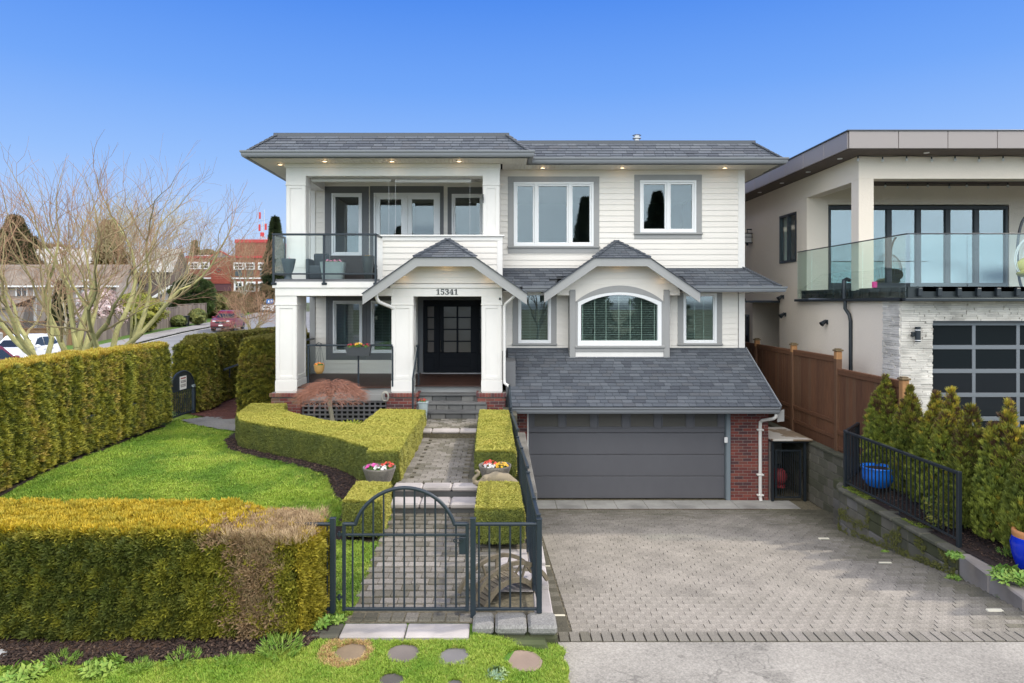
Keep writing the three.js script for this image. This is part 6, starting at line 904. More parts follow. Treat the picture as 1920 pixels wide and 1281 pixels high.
// ------------------------------------------------------------------ cedars in the right bed
function cedar(o) {
  const g = thing('cedar_shrub', o.label, 'shrub', { group: 'young cedars in a row by the neighbour' }); seed(o.seed); const it = [], { x, d, h, r, y0 } = o;
  const rad = (t, a) => r * (0.25 + 0.75 * smooth(0, 0.12, t)) * Math.pow(1 - t, 0.42) * (1.1 - 0.15 * t) * (1 + 0.55 * fbm(Math.cos(a) * 1.6 + o.seed, t * 6, Math.sin(a) * 1.6, 3));
  const plumes = [...Array(13)].map((_, i) => { const a = i * 2.4, q = i ? 0.62 * Math.sqrt(i / 12) : 0; return { dx: r * q * Math.cos(a), dz: r * q * Math.sin(a), h: h * (i ? rr(0.72, 0.97) - 0.22 * q : 1), r: r * rr(0.42, 0.6), a }; });
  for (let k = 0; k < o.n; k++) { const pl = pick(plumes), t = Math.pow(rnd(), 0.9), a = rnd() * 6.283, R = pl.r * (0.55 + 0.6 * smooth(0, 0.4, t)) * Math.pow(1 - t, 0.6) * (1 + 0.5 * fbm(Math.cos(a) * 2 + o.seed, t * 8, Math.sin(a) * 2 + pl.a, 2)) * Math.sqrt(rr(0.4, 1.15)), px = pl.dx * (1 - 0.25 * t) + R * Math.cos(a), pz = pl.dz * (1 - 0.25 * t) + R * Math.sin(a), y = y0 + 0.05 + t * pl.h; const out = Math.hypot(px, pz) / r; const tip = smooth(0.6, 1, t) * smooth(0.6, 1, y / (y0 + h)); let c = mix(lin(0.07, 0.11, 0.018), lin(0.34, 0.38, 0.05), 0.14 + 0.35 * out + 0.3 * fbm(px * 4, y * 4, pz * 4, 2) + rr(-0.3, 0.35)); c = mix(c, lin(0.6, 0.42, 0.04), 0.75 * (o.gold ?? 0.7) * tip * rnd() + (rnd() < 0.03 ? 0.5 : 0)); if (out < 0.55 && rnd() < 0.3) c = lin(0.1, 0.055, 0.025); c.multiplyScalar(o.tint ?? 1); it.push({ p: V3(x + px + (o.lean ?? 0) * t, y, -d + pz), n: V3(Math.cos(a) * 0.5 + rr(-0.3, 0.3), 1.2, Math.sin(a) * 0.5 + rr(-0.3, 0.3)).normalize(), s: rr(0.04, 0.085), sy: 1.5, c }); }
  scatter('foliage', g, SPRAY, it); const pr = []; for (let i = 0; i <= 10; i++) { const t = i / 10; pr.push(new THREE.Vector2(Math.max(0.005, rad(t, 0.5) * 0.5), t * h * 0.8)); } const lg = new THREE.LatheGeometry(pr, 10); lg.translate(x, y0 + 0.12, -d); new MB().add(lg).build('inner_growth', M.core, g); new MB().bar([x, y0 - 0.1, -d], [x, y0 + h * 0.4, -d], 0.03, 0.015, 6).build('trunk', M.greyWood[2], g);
}
const CEDARS = [[7.56, 13.4, 2.0, 0.27, 'farthest young cedar of the row, nearest the wooden fence post'], [7.66, 12.6, 1.88, 0.28, 'second young cedar from the wooden fence'], [7.58, 11.9, 1.86, 0.29, 'third young cedar from the wooden fence, with a yellow tip'], [7.45, 11.25, 2.0, 0.31, 'tall yellow tipped young cedar in the middle of the row'], [7.48, 10.68, 1.82, 0.31, 'fifth young cedar from the fence, behind the railing end'], [7.5, 10.1, 1.98, 0.32, 'broad young cedar with an orange tip, second from the right edge'], [7.52, 9.5, 1.7, 0.31, 'young cedar behind the tall blue pot'], [7.58, 8.9, 1.7, 0.31, 'young cedar cut by the right edge of the photo']];
CEDARS.forEach(([x, d, h, r, l], i) => cedar({ label: l, seed: 131 + i, x, d, h: h * 1.02, r: r * 1.32, y0: 1.3, n: [7500, 6000, 7000, 6500, 7800, 5600, 7000, 6600][i], lean: [0.04, -0.07, 0.05, 0.02, -0.09, 0.06, -0.05, 0.03][i], gold: [0.4, 0.7, 1, 1, 0.6, 1, 0.3, 0.6][i], tint: [1.05, 0.85, 1.0, 1.1, 0.8, 1.05, 0.9, 1][i] }));
{ const g = thing('shrub', 'thin leafy low shrub at the foot of the middle cedar', 'shrub'); seed(141); const it = []; for (let k = 0; k < 260; k++) { const a = rnd() * 6.28, r = 0.25 * Math.sqrt(rnd()); it.push({ p: V3(7.1 + r * Math.cos(a), 1.3 + rr(0.02, 0.4), -10.9 + r * Math.sin(a)), n: V3(rr(-1, 1), 1, rr(-1, 1)).normalize(), s: rr(0.025, 0.05), c: mix(lin(0.1, 0.15, 0.02), lin(0.25, 0.24, 0.04), rnd()) }); } scatter('leaf_clump', g, BROAD, it); const st = new MB(); for (let k = 0; k < 7; k++) st.bar([7.1 + rr(-0.05, 0.05), 1.25, -10.9 + rr(-0.05, 0.05)], [7.1 + rr(-0.22, 0.22), 1.65, -10.9 + rr(-0.2, 0.2)], 0.006, 0.003, 4); st.build('stem', M.greyWood[2], g); }
// --- pots
function lathePot(name, label, category, x, y, z, prof, mat, o = {}) { const g = thing(name, label, category); const lg = new THREE.LatheGeometry(prof.map(([a, b]) => new THREE.Vector2(a, b)), o.seg ?? 32); lg.translate(x, y, z); new MB().add(lg).build('bowl', mat, g); if (o.soil) { const s = new THREE.CylinderGeometry(o.soil[0], o.soil[0], 0.02, 20); s.translate(x, y + o.soil[1], z); new MB().add(s).build('soil', M.soil, g); } return g; }
function flowers(g, name, x, y, z, r, col, n, mid) { // a primrose head: petals round a centre
  const it = []; for (let k = 0; k < n; k++) { const a = k * 2.4 + rr(-0.5, 0.5), R = 1.2 * r * Math.sqrt(rr(0.02, 1)), t = 1 - 0.7 * (R / r) ** 2; it.push({ p: V3(x + R * Math.cos(a), y + 0.03 + 0.4 * r * t + rr(-0.012, 0.02), z + R * Math.sin(a)), n: V3(Math.cos(a) * 0.6 * R / r, 1, Math.sin(a) * 0.6 * R / r + 0.35).normalize(), s: r * rr(0.34, 0.5), c: mix(col, lin(1, 1, 1), rr(0, 0.08)).multiplyScalar(rr(0.55, 1)) }); } it.length = Math.ceil(it.length * 0.62); scatter(name, g, FLOWER, it, M.petal);
  const lf = []; for (let k = 0; k < 14; k++) { const a = k * 0.45 + rr(-0.1, 0.1); lf.push({ p: V3(x + r * 0.8 * Math.cos(a), y + 0.01, z + r * 0.8 * Math.sin(a)), n: V3(Math.cos(a), 0.6, Math.sin(a)).normalize(), s: r * 0.45, c: mix(lin(0.05, 0.14, 0.02), lin(0.14, 0.26, 0.04), rnd()) }); } scatter('leaf_clump', g, BROAD, lf);
}
const FLOWER = leafGeo([...Array(6)].map((_, i) => { const a = i * 1.047; return [Math.cos(a), 0.3, Math.sin(a), 0.8, 0.75]; })); M.petal = new THREE.MeshStandardMaterial({ color: 0xffffff, roughness: 0.6, side: THREE.DoubleSide });
const FC = { mag: lin(0.62, 0.03, 0.3), white: lin(0.85, 0.82, 0.78), red: lin(0.75, 0.06, 0.02), yel: lin(0.85, 0.5, 0.01), org: lin(0.85, 0.28, 0.01), pink: lin(0.8, 0.28, 0.42), dred: lin(0.42, 0.012, 0.03) };
{
  const bowlProf = [[0, 0], [0.13, 0], [0.15, 0.02], [0.2, 0.12], [0.245, 0.25], [0.262, 0.3], [0.262, 0.325], [0.24, 0.325], [0.22, 0.28], [0, 0.26]];
  const a = lathePot('stone_bowl', 'round pebbled stone bowl of magenta, white and red primroses left of the path', 'planter', X(712, 10.95), 1.92, -10.9, bowlProf, M.pebble, { soil: [0.225, 0.28] }); const ax = X(712, 10.95);
  flowers(a, 'magenta_flowers', ax - 0.12, 2.21, -10.9, 0.085, FC.mag, 30); flowers(a, 'white_flowers', ax + 0.03, 2.21, -10.8, 0.085, FC.white, 30); flowers(a, 'red_flowers', ax + 0.13, 2.22, -10.95, 0.085, FC.red, 30);
  const bx = X(928, 10.9); const b = lathePot('stone_bowl', 'round pebbled stone bowl of red, white and yellow primroses right of the path', 'planter', bx, 1.94, -10.95, bowlProf, M.pebble, { soil: [0.225, 0.28] });
  flowers(b, 'red_flowers', bx - 0.07, 2.23, -11.03, 0.085, FC.red, 28); flowers(b, 'white_flowers', bx - 0.09, 2.22, -10.86, 0.075, FC.white, 28); flowers(b, 'yellow_flowers', bx + 0.11, 2.22, -10.92, 0.09, FC.yel, 32);
  const c = lathePot('blue_bowl', 'wide glossy blue bowl planter behind the railing', 'planter', 7.2, 1.37, -12.95, [[0, 0], [0.14, 0], [0.19, 0.03], [0.27, 0.14], [0.295, 0.24], [0.28, 0.33], [0.3, 0.36], [0.3, 0.39], [0.27, 0.39], [0.25, 0.32], [0, 0.3]], M.blue, { soil: [0.26, 0.33] }); flowers(c, 'white_flowers', 7.2, 1.6, -13.08, 0.09, FC.white, 6);
  const d = lathePot('blue_pot', 'tall cobalt blue pot with a tan rim at the right edge', 'planter', 7.28, 1.22, -9.3, [[0, 0], [0.15, 0], [0.19, 0.03], [0.24, 0.2], [0.26, 0.36], [0.235, 0.45]], std(lin(0.004, 0.03, 0.5), 0.1), {}); const rim = new THREE.LatheGeometry([[0.235, 0.45], [0.24, 0.5], [0.235, 0.54], [0.19, 0.54], [0.185, 0.46], [0, 0.44]].map(([p, q]) => new THREE.Vector2(p, q)), 32); rim.translate(7.28, 1.22, -9.3); new MB().add(rim).build('rim', M.terracotta, d);
  const e = thing('step_planter', 'tall square pale grey planter with red flowers on the entry steps', 'planter'); const ex = X(794, 16.1); new MB().add(new THREE.CylinderGeometry(0.155, 0.105, 0.4, 4, 1).rotateY(Math.PI / 4).translate(ex, 2.31, -16.1)).build('tub', M.planterPale, e); new MB().box(ex - 0.12, ex + 0.12, 2.5, 2.53, -16.22, -15.98, 0.008).build('rim', M.planterPale, e); flowers(e, 'red_flowers', ex - 0.02, 2.52, -16.1, 0.08, FC.red, 22);
  const f = lathePot('dark_pot', 'small dark pot with orange flowers in front of the lattice', 'planter', X(719, 16.5), 1.88, -16.5, [[0, 0], [0.07, 0], [0.11, 0.1], [0.13, 0.26], [0.15, 0.29], [0.12, 0.29], [0, 0.25]], M.black); flowers(f, 'orange_flowers', X(719, 16.5), 2.13, -16.48, 0.08, FC.org, 18);
  const h = thing('hanging_basket', 'round tan hanging basket of orange flowers on wires at the porch', 'basket'); const hx = X(602, 16.9), hy = Y(690, 16.9); const hl = new THREE.LatheGeometry([[0, -0.13], [0.07, -0.12], [0.11, -0.05], [0.13, 0.08], [0.14, 0.09], [0.115, 0.09], [0, 0.05]].map(([p, q]) => new THREE.Vector2(p, q)), 24); hl.translate(hx, hy, -16.72); new MB().add(hl).build('bowl', std(lin(0.5, 0.3, 0.1), 0.5), h); const wr = new MB(); for (let i = 0; i < 4; i++) wr.bar([hx + 0.13 * Math.cos(i * 1.57), hy + 0.08, -16.72 + 0.13 * Math.sin(i * 1.57)], [hx + 0.03, 3.86, -16.72], 0.003, 0.003, 4); wr.tube([[hx - 0.1, 3.82, -16.72], [hx - 0.02, 3.88, -16.72], [hx + 0.05, 3.86, -16.72], [hx + 0.08, 3.8, -16.72]], 0.008, 5).build('wire', M.black, h); flowers(h, 'orange_flowers', hx, hy + 0.07, -16.72, 0.09, FC.org, 20);
  const w = thing('window_box', 'dark trough of red and yellow flowers hung on the porch railing', 'planter'); const x0 = X(650, 16.7), x1 = X(697, 16.7), wy2 = Y(648, 16.7); new MB().ext([[x0 + 0.04, wy2 - 0.24], [x1 - 0.04, wy2 - 0.24], [x1, wy2 - 0.02], [x0, wy2 - 0.02]], -16.72, -16.54).build('trough', std(lin(0.04, 0.045, 0.05), 0.6), w); flowers(w, 'red_flowers', x0 + 0.12, wy2 - 0.03, -16.62, 0.085, FC.dred, 22); flowers(w, 'yellow_flowers', (x0 + x1) / 2, wy2 - 0.01, -16.6, 0.085, FC.yel, 26); flowers(w, 'red_flowers', x1 - 0.12, wy2 - 0.03, -16.62, 0.085, FC.dred, 22);
}
{ // balcony furniture
  const fy = 5.42; const u = lathePot('urn_planter', 'slate grey flared urn with a few pink flowers at the left of the balcony', 'planter', X(541, 17.1), fy, -17.1, [[0, 0], [0.12, 0], [0.12, 0.02], [0.075, 0.06], [0.075, 0.14], [0.12, 0.26], [0.165, 0.45], [0.178, 0.54], [0.16, 0.54], [0, 0.5]], M.planterGrey); flowers(u, 'pink_flowers', X(541, 17.1), fy + 0.5, -17.1, 0.07, FC.pink, 6);
  const p = thing('square_planter', 'pale square planter with pink flowers in the middle of the balcony', 'planter'); const px = X(622, 17.1); new MB().add(new THREE.CylinderGeometry(0.385, 0.31, 0.46, 4, 1).rotateY(Math.PI / 4).translate(px, fy + 0.23, -17.25)).build('tub', M.planterPale, p); for (const dx of [-0.15, 0, 0.14]) flowers(p, 'pink_flowers', px + dx, fy + 0.44, -17.2, 0.08, FC.pink, 16);
  const c = thing('garden_chair', 'grey wicker chair with a high back on the balcony', 'chair'); const cx = X(597, 17.8), wk = std(lin(0.055, 0.07, 0.085), 0.8, { map: T.grain, bumpMap: T.grain, bumpScale: 0.01 }); new MB().box(cx - 0.2, cx + 0.2, fy + 0.05, fy + 0.74, -18.15, -18.07, 0.03).build('backrest', wk, c); new MB().box(cx - 0.2, cx + 0.2, fy + 0.05, fy + 0.4, -18.07, -17.6, 0.03).build('seat', wk, c); for (const s of [-1, 1]) new MB().box(cx + s * 0.24 - 0.04, cx + s * 0.24 + 0.04, fy, fy + 0.58, -18.12, -17.6, 0.025).build('armrest', wk, c);
  const s = thing('garden_sofa', 'dark brown wicker sofa back along the balcony wall', 'sofa'); const dkw = std(lin(0.024, 0.018, 0.018), 0.7, { map: T.grain, bumpMap: T.mottle, bumpScale: 0.02 }); const sx0 = X(620, 18), sx1 = X(702, 18); new MB().box(sx0, sx1, fy + 0.04, fy + 0.68, -18.0, -17.92, 0.02).build('backrest', dkw, s); new MB().box(sx0, sx1, fy + 0.04, fy + 0.36, -18.6, -18.0, 0.02).build('seat', dkw, s); const cu = std(lin(0.16, 0.16, 0.17), 0.9); for (let i = 0; i < 2; i++) new MB().box(lerp(sx0, sx1, i / 2) + 0.02, lerp(sx0, sx1, (i + 1) / 2) - 0.02, fy + 0.36, fy + 0.48, -18.6, -18.02, 0.04).build('cushion', cu, s);
  const k = lathePot('tall_dark_planter', 'dark tapered planter with a yellow flower at the right end of the balcony glass', 'planter', X(690, 17.2), fy, -17.2, [[0, 0], [0.08, 0], [0.13, 0.4], [0.15, 0.6], [0.13, 0.6], [0, 0.55]], std(lin(0.03, 0.035, 0.035), 0.5)); flowers(k, 'yellow_flowers', X(690, 17.2), fy + 0.58, -17.2, 0.05, FC.yel, 5);
}
// --- elephant figure lying beside the right bowl: one continuous body
{
  const g = thing('elephant_figure', 'stone elephant figure with its trunk curled up, lying beside the right stone bowl', 'figure'); const x0 = X(925, 10.78), y0 = 1.97, z0 = -10.66;
  const J = [[-0.10, 0.13, 0, 0.075], [0.04, 0.15, 0, 0.1], [0.2, 0.12, -0.02, 0.1], [0.32, 0.07, -0.02, 0.07]];                // body
  const caps = []; for (let i = 0; i + 1 < J.length; i++) caps.push([J[i], J[i + 1]]);
  const tr = [[-0.12, 0.14, 0.02, 0.068], [-0.185, 0.1, 0.03, 0.042], [-0.245, 0.075, 0.03, 0.032], [-0.29, 0.1, 0.03, 0.028], [-0.3, 0.15, 0.03, 0.024], [-0.27, 0.19, 0.03, 0.021], [-0.235, 0.215, 0.03, 0.018], [-0.225, 0.25, 0.03, 0.016], [-0.25, 0.275, 0.03, 0.015], [-0.275, 0.27, 0.03, 0.013]]; for (let i = 0; i + 1 < tr.length; i++) caps.push([tr[i], tr[i + 1]]);
  for (const [ax, az, bx] of [[-0.06, 0.06, -0.16], [0.22, 0.08, 0.14]]) caps.push([[ax, 0.08, az, 0.05], [bx, 0.03, az + 0.03, 0.035]]);
  const sdf = (x, y, z) => { let s = 0; const k = 110; for (const [a, b] of caps) { const bx = b[0] - a[0], by = b[1] - a[1], bz = b[2] - a[2], px = x - a[0], py = y - a[1], pz = z - a[2]; const t = clamp((px * bx + py * by + pz * bz) / (bx * bx + by * by + bz * bz)); const dd = Math.hypot(px - t * bx, py - t * by, pz - t * bz) - lerp(a[3], b[3], t); s += Math.exp(-k * dd); } return -Math.log(s) / k; };
  const { MarchingCubes } = await import('three/addons/objects/MarchingCubes.js'); const n = 72, mc = new MarchingCubes(n, M.leaf, false, false, 60000); const sc = 0.42; mc.isolation = 0;
  for (let k = 0; k < n; k++) for (let j = 0; j < n; j++) for (let i = 0; i < n; i++) mc.field[k * n * n + j * n + i] = -sdf((i - n / 2) / (n / 2) * sc, (j - n / 2) / (n / 2) * sc + 0.12, (k - n / 2) / (n / 2) * sc); mc.update();
  const cnt = mc.count ?? mc.geometry.drawRange.count, gp = new THREE.BufferGeometry(); gp.setAttribute('position', new THREE.BufferAttribute(mc.positionArray.slice(0, cnt * 3).map((v, i) => v * sc + (i % 3 === 1 ? 0.12 : 0)), 3)); gp.setAttribute('normal', new THREE.BufferAttribute(mc.normalArray.slice(0, cnt * 3), 3)); gp.translate(x0, y0, z0);
  const st = std(lin(0.33, 0.27, 0.18), 0.9, { map: T.mottle, bumpMap: T.grain, bumpScale: 0.004 }); new MB().add(gp).build('body', st, g);
  for (const s of [1]) { const e = new THREE.SphereGeometry(0.06, 14, 10); e.scale(0.75, 1, 0.22); e.rotateZ(0.25); e.translate(x0 - 0.045, y0 + 0.14, z0 + 0.085 * s); new MB().add(e).build('ear', st, g); }
  new MB().sph(x0 - 0.155, y0 + 0.165, z0 + 0.065, 0.008).build('eye', M.black, g); new MB().bar([x0 - 0.16, y0 + 0.1, z0 + 0.06], [x0 - 0.21, y0 + 0.09, z0 + 0.085], 0.01, 0.004, 6).build('tusk', M.vinyl, g);
}
// --- little wooden bridge behind the fence panel
{
  const g = thing('toy_bridge', 'small weathered wooden arched garden bridge behind the iron fence panel', 'garden bridge'); const wd = M.oldStone[1], d0 = 7.85, mat = std(lin(0.22, 0.18, 0.12), 0.95, { map: T.wood, bumpMap: T.wood, bumpScale: 0.006 }); const G = new THREE.Group(); g.add(G); G.name = 'frame_group';
  const R = 0.42, N = 12, W = 0.3, y0 = 1.46, arcP = (t, r) => [Math.sin(lerp(-1.05, 1.05, t)) * r, Math.cos(lerp(-1.05, 1.05, t)) * r - 0.21];
  g.remove(G); const rot = new THREE.Matrix4().makeRotationY(0.62).setPosition(0.06, y0, -d0 - 0.12);
  for (const s of [-1, 1]) { const ring = (r0, r1, z0, z1, nm) => { const pts = []; for (let i = 0; i <= N; i++) pts.push(arcP(i / N, r1)); for (let i = N; i >= 0; i--) pts.push(arcP(i / N, r0)); new MB().ext(pts, z0, z1, rot).build(nm, mat, g); }; const z = s * W / 2; ring(R - 0.03, R + 0.03, z - 0.015, z + 0.015, 'side_beam'); ring(R + 0.17, R + 0.215, z - 0.018, z + 0.018, 'handrail'); for (let i = 1; i < 6; i++) { const t = i / 6, a = arcP(t, R + 0.02), b = arcP(t, R + 0.18); new MB().beam([a[0], a[1], z], [b[0], b[1], z], 0.028, 0.02).build('baluster', mat, g).applyMatrix4(rot); } }
  for (let i = 0; i < 16; i++) { const t = (i + 0.5) / 16, a = arcP(t, R + 0.005), ang = lerp(-1.05, 1.05, t); const p = new MB().box(-0.024, 0.024, -0.008, 0.008, -W / 2 + 0.018, W / 2 - 0.018, 0.003).build('plank', mat, g); p.applyMatrix4(new THREE.Matrix4().multiplyMatrices(rot, new THREE.Matrix4().makeRotationZ(-ang).setPosition(a[0], a[1], 0))); }
}
// --- yellow green plant in the porch bed
{ const g = thing('bed_plant', 'yellow green strap leaved plant in the bed before the lattice', 'plant'); seed(151); const it = []; for (let k = 0; k < 60; k++) it.push({ p: V3(X(661, 15.9) + rr(-0.18, 0.18), 1.9 + rr(0, 0.1), -15.9 + rr(-0.1, 0.1)), n: V3(rr(-0.9, 0.9), 1, rr(-0.5, 0.9)).normalize(), s: rr(0.09, 0.16), c: mix(lin(0.3, 0.38, 0.03), lin(0.55, 0.55, 0.1), rnd()) }); scatter('leaf_clump', g, BROAD, it); }
{ const g = thing('garden_hose', 'coiled pale hose hanging beside the middle brick pedestal', 'hose'); const hx = X(722, 16.6), mb = new MB(); for (let k = 0; k < 3; k++) { const t = new THREE.TorusGeometry(0.12 - k * 0.012, 0.011, 6, 24); t.scale(0.75, 1.05, 1); t.translate(hx, Y(744, 16.6), -16.62 + k * 0.02); mb.add(t); } mb.build('hose_coil', std(lin(0.4, 0.38, 0.33), 0.6), g); }

// ------------------------------------------------------------------ the neighbour on the right
{
  const h = thing('neighbour_house', 'modern pale stucco house with a dark roof band, glass balcony and white stone garage front', 'house'); seed(161);
  const xw = 8.6, zs = -14.6, xr = 26, yF = 4.95;
  const wl = part('wall', h);
  new MB().box(xw, xw + 0.2, 1.0, yF, -20.9, -15.25).box(xw, xw + 0.2, 4.86, yF, -23.1, -20.9).box(xw, xw + 0.2, 1, yF, -34, -23.1).box(xw + 0.2, xw + 1.6, 1, 4.9, -20.95, -20.9).box(xw + 1.5, xw + 1.6, 1, 4.9, -23.1, -20.95).box(xw + 0.2, xw + 1.6, 1, 4.9, -23.15, -23.1).build('stucco_wall', M.stucco, wl);
  new MB().box(xw + 0.002, xw + 0.25, 5.2, 7.79, -19.7, -19.05).box(xw + 0.002, xw + 0.25, 5.2, 6.05, -20.85, -19.7).box(xw + 0.002, xw + 0.25, 7.49, 7.79, -20.85, -19.7).box(xw + 0.002, xw + 0.25, 5.2, 7.79, -34, -20.85).box(xw + 0.002, xw + 0.25, 4.95, 5.2, -34, -19.5).build('stucco_wall', M.stucco, wl);
  new MB().box(xw, xw + 0.35, 7.79, 8.37, -34, -16.65, 0.004).box(xw, xr, 7.82, 8.371, -16.65, -16.3, 0.004).build('beam', M.stucco, wl);
  new MB().box(xw, xw + 0.36, 5.15, 7.82, -16.65, -16.3, 0.006).build('corner_column', M.stucco, wl);
  new MB().box(xw + 0.25, 9.2, 5.2, 8.3, -19.3, -19.05).box(14.25, xr, 5.2, 8.3, -19.3, -19.05).box(9.2, 14.25, 7.6, 8.3, -19.3, -19.05).build('stucco_wall', M.stucco, wl);
  const dkS = std(lin(0.14, 0.105, 0.09), 0.7, { map: T.wood }); new MB().box(xw + 0.36, xr, 8.12, 8.16, -19.05, -16.66).build('balcony_ceiling', dkS, h);
  new MB().box(xw + 0.3, xr, 5.1, 5.2, -34, -14.35).box(xw + 0.3, xr, 5.2, 8.3, -24, -23.9).box(xw + 0.3, xr, 1, 4.9, -24, -23.9).build('floor_slab', M.room, h);
  // flat roof with metal panels
  const rf = part('roof', h), fx = 8.0, fz = -15.6; new MB().box(fx + 0.02, xr, 8.37, 8.7, -34, fz - 0.02).build('roof_slab', dkS, rf);
  for (let x = fx, i = 0; x < xr; x += 1.13, i++) new MB().box(x + 0.006, x + 1.124, 8.385, 8.78, fz - 0.015, fz + 0.02, 0.006).build('metal_panel', M.metalPanel, rf);
  for (let d = 15.62; d < 34; d += 1.13) new MB().box(fx - 0.02, fx + 0.015, 8.385, 8.78, -d - 1.124, -d - 0.006, 0.006).build('metal_panel', M.metalPanel, rf);
  new MB().box(fx - 0.05, xr, 8.78, 8.81, fz - 0.3, fz + 0.045, 0.006).box(fx - 0.05, fx + 0.25, 8.78, 8.81, -34, fz - 0.3, 0.006).build('coping', M.flash, rf);
  const dl = new MB(); for (let d = 16.6; d < 30; d += 1.7) dl.add(new THREE.CylinderGeometry(0.06, 0.06, 0.02, 14).translate(8.3, 8.365, -d)); for (let x = 10; x < 16; x += 2.6) dl.add(new THREE.CylinderGeometry(0.06, 0.06, 0.02, 14).translate(x, 8.365, -15.95)); dl.build('soffit_light', M.vinyl, rf);
  // stacked ledger stone around the garage
  const ls = part('stone_cladding', h); const LM = [0.82, 0.88, 0.92, 0.74, 0.86].map((v) => std(lin(v * 0.98, v * 0.93, v * 0.85), 0.9, { map: T.mottle, bumpMap: T.mottle, bumpScale: 0.012 }));
  const gx0 = 9.28, gy1 = 4.46; const mbs = LM.map(() => new MB()); let nSt = 0;
  for (let y = 1.2; y < yF - 0.01; y += 0.048) { const lay = (a, b, put) => { let u = a; while (u < b - 0.01) { const w = Math.min(rr(0.12, 0.42), b - u); put(u, u + w - 0.003); u += w; } };
    lay(xw, y < gy1 ? gx0 : 16, (a, b) => { const o = rr(0, 0.03); mbs[Math.floor(rnd() * 5)].box(a, b, y, y + 0.0455, zs - 0.1, zs + o, 0.004); nSt++; });
    lay(14.6, 15.25, (a, b) => { const o = rr(0, 0.03); mbs[Math.floor(rnd() * 5)].box(xw - o - 0.01, xw + 0.06, y, y + 0.0455, -b, -a, 0.004); }); }
  mbs.forEach((b, i) => b.build('ledger_stones', LM[i], ls, 'stuff')); new MB().box(xw + 0.01, gx0, 1.0, yF, -15.2, zs - 0.06).box(gx0, 16, gy1, yF, -15.2, zs - 0.06).build('stone_backing', LM[3], ls);
  // glass garage door
  const gd = part('garage_door', h), zd = zs - 0.12, fm = std(lin(0.2, 0.215, 0.235), 0.4, { metalness: 0.4 }); const cw = 0.955, rh = 0.515;
  const dkG = new THREE.MeshPhysicalMaterial({ color: lin(0.012, 0.016, 0.02), roughness: 0.03, ior: 1.28, clearcoat: 0.0 });
  for (let j = 0; j < 5; j++) for (let i = 0; i < 5; i++) { const a = gx0 + 0.05 + i * cw, b = a + cw - 0.075, y1 = gy1 - 0.09 - j * rh, y0 = y1 - rh + 0.095; new MB().box(a, b, y0, y1, zd - 0.02, zd - 0.012).build('pane', dkG, gd); }
  const fr = new MB(); for (let j = 0; j <= 5; j++) fr.box(gx0, gx0 + 5 * cw + 0.05, gy1 - j * rh - 0.09, gy1 - j * rh - (j ? -0.005 : 0), zd - 0.03, zd + 0.01, 0.006); for (let i = 0; i <= 5; i++) fr.box(gx0 + i * cw - (i ? 0.025 : 0), gx0 + 0.05 + i * cw, gy1 - 5 * rh - 0.08, gy1 - 0.001, zd - 0.03, zd + 0.006, 0.005); fr.build('door_frame', fm, gd); new MB().box(gx0, 16, gy1 - 0.02, gy1 + 0.015, zs - 0.1, zs + 0.02).build('head_trim', M.black, gd);
  // upper folding doors
  const bf = part('folding_door', h), zb = -19.05, yb = 5.33, yt = 7.56; const ms = [9.2, X(1667, 19.05), X(1722, 19.05), X(1777, 19.05), X(1831, 19.05), 14.2]; const bm = new MB(); bm.box(9.2, 14.2, yt - 0.1, yt, zb - 0.1, zb + 0.03, 0.006).box(9.2, 14.2, yb - 0.13, yb + 0.08, zb - 0.1, zb + 0.03, 0.006); ms.forEach((m, i) => bm.box(m - (i ? 0.07 : 0), m + (i < 5 ? 0.07 : 0), yb + 0.08, yt - 0.1, zb - 0.1, zb + (i % 2 ? 0.026 : 0.022), 0.006)); bm.build('frame', M.black, bf);
  const refl = new THREE.MeshPhysicalMaterial({ color: lin(0.75, 0.9, 0.92), roughness: 0, transmission: 1, thickness: 0, ior: 2.15 }); for (let i = 0; i < 5; i++) new MB().box(ms[i] + 0.07, ms[i + 1] - 0.07, yb + 0.08, yt - 0.1, zb - 0.03, zb - 0.026).build('pane', refl, bf);
  // side window
  const sw = part('side_window', h); new MB().box(xw - 0.03, xw + 0.1, 7.43, 7.49, -20.85, -19.7).box(xw - 0.03, xw + 0.1, 6.05, 6.12, -20.85, -19.7).box(xw - 0.028, xw + 0.1, 6.12, 7.43, -19.76, -19.7).box(xw - 0.028, xw + 0.1, 6.12, 7.43, -20.85, -20.79).box(xw - 0.026, xw + 0.1, 6.12, 7.43, -20.3, -20.22).build('frame', M.black, sw); for (const [a, b] of [[-20.79, -20.3], [-20.22, -19.76]]) new MB().box(xw + 0.02, xw + 0.026, 6.12, 7.43, a, b).build('pane', M.glass, sw);
  const sw2 = part('side_window', h); new MB().box(xw - 0.03, xw + 0.02, 2.0, 4.45, -23.9, -23.4).build('frame', M.black, sw2); new MB().box(xw - 0.04, xw - 0.032, 2.06, 4.39, -23.84, -23.46).build('pane', dkG, sw2); new MB().box(xw - 0.22, xw, 4.86, 4.93, -23.15, -20.85, 0.006).build('door_canopy', M.black, h);
  // glass balcony
  const bl = part('balcony', h), zf = -14.3, xb = 8.58; new MB().box(xb + 0.03, xr, 4.97, 5.2, -19.4, zf - 0.05).build('slab', std(lin(0.02, 0.027, 0.03), 0.4), bl);
  const gg = new MB(); gg.ext([[0, 0], [0.12, 0], [0.15, 0.06], [0.15, 0.09], [0, 0.09]], 0, 5.1, new THREE.Matrix4().makeRotationY(Math.PI).setPosition(xb + 0.06, 4.89, zf - 0.05)); gg.box(xb - 0.12, xb + 0.03, 4.89, 4.96, -19.55, zf + 0.0, 0.01).box(xb - 0.12, xr, 4.89, 4.96, zf - 0.1, zf + 0.12, 0.01); gg.l.shift(); gg.build('gutter', M.black, bl);
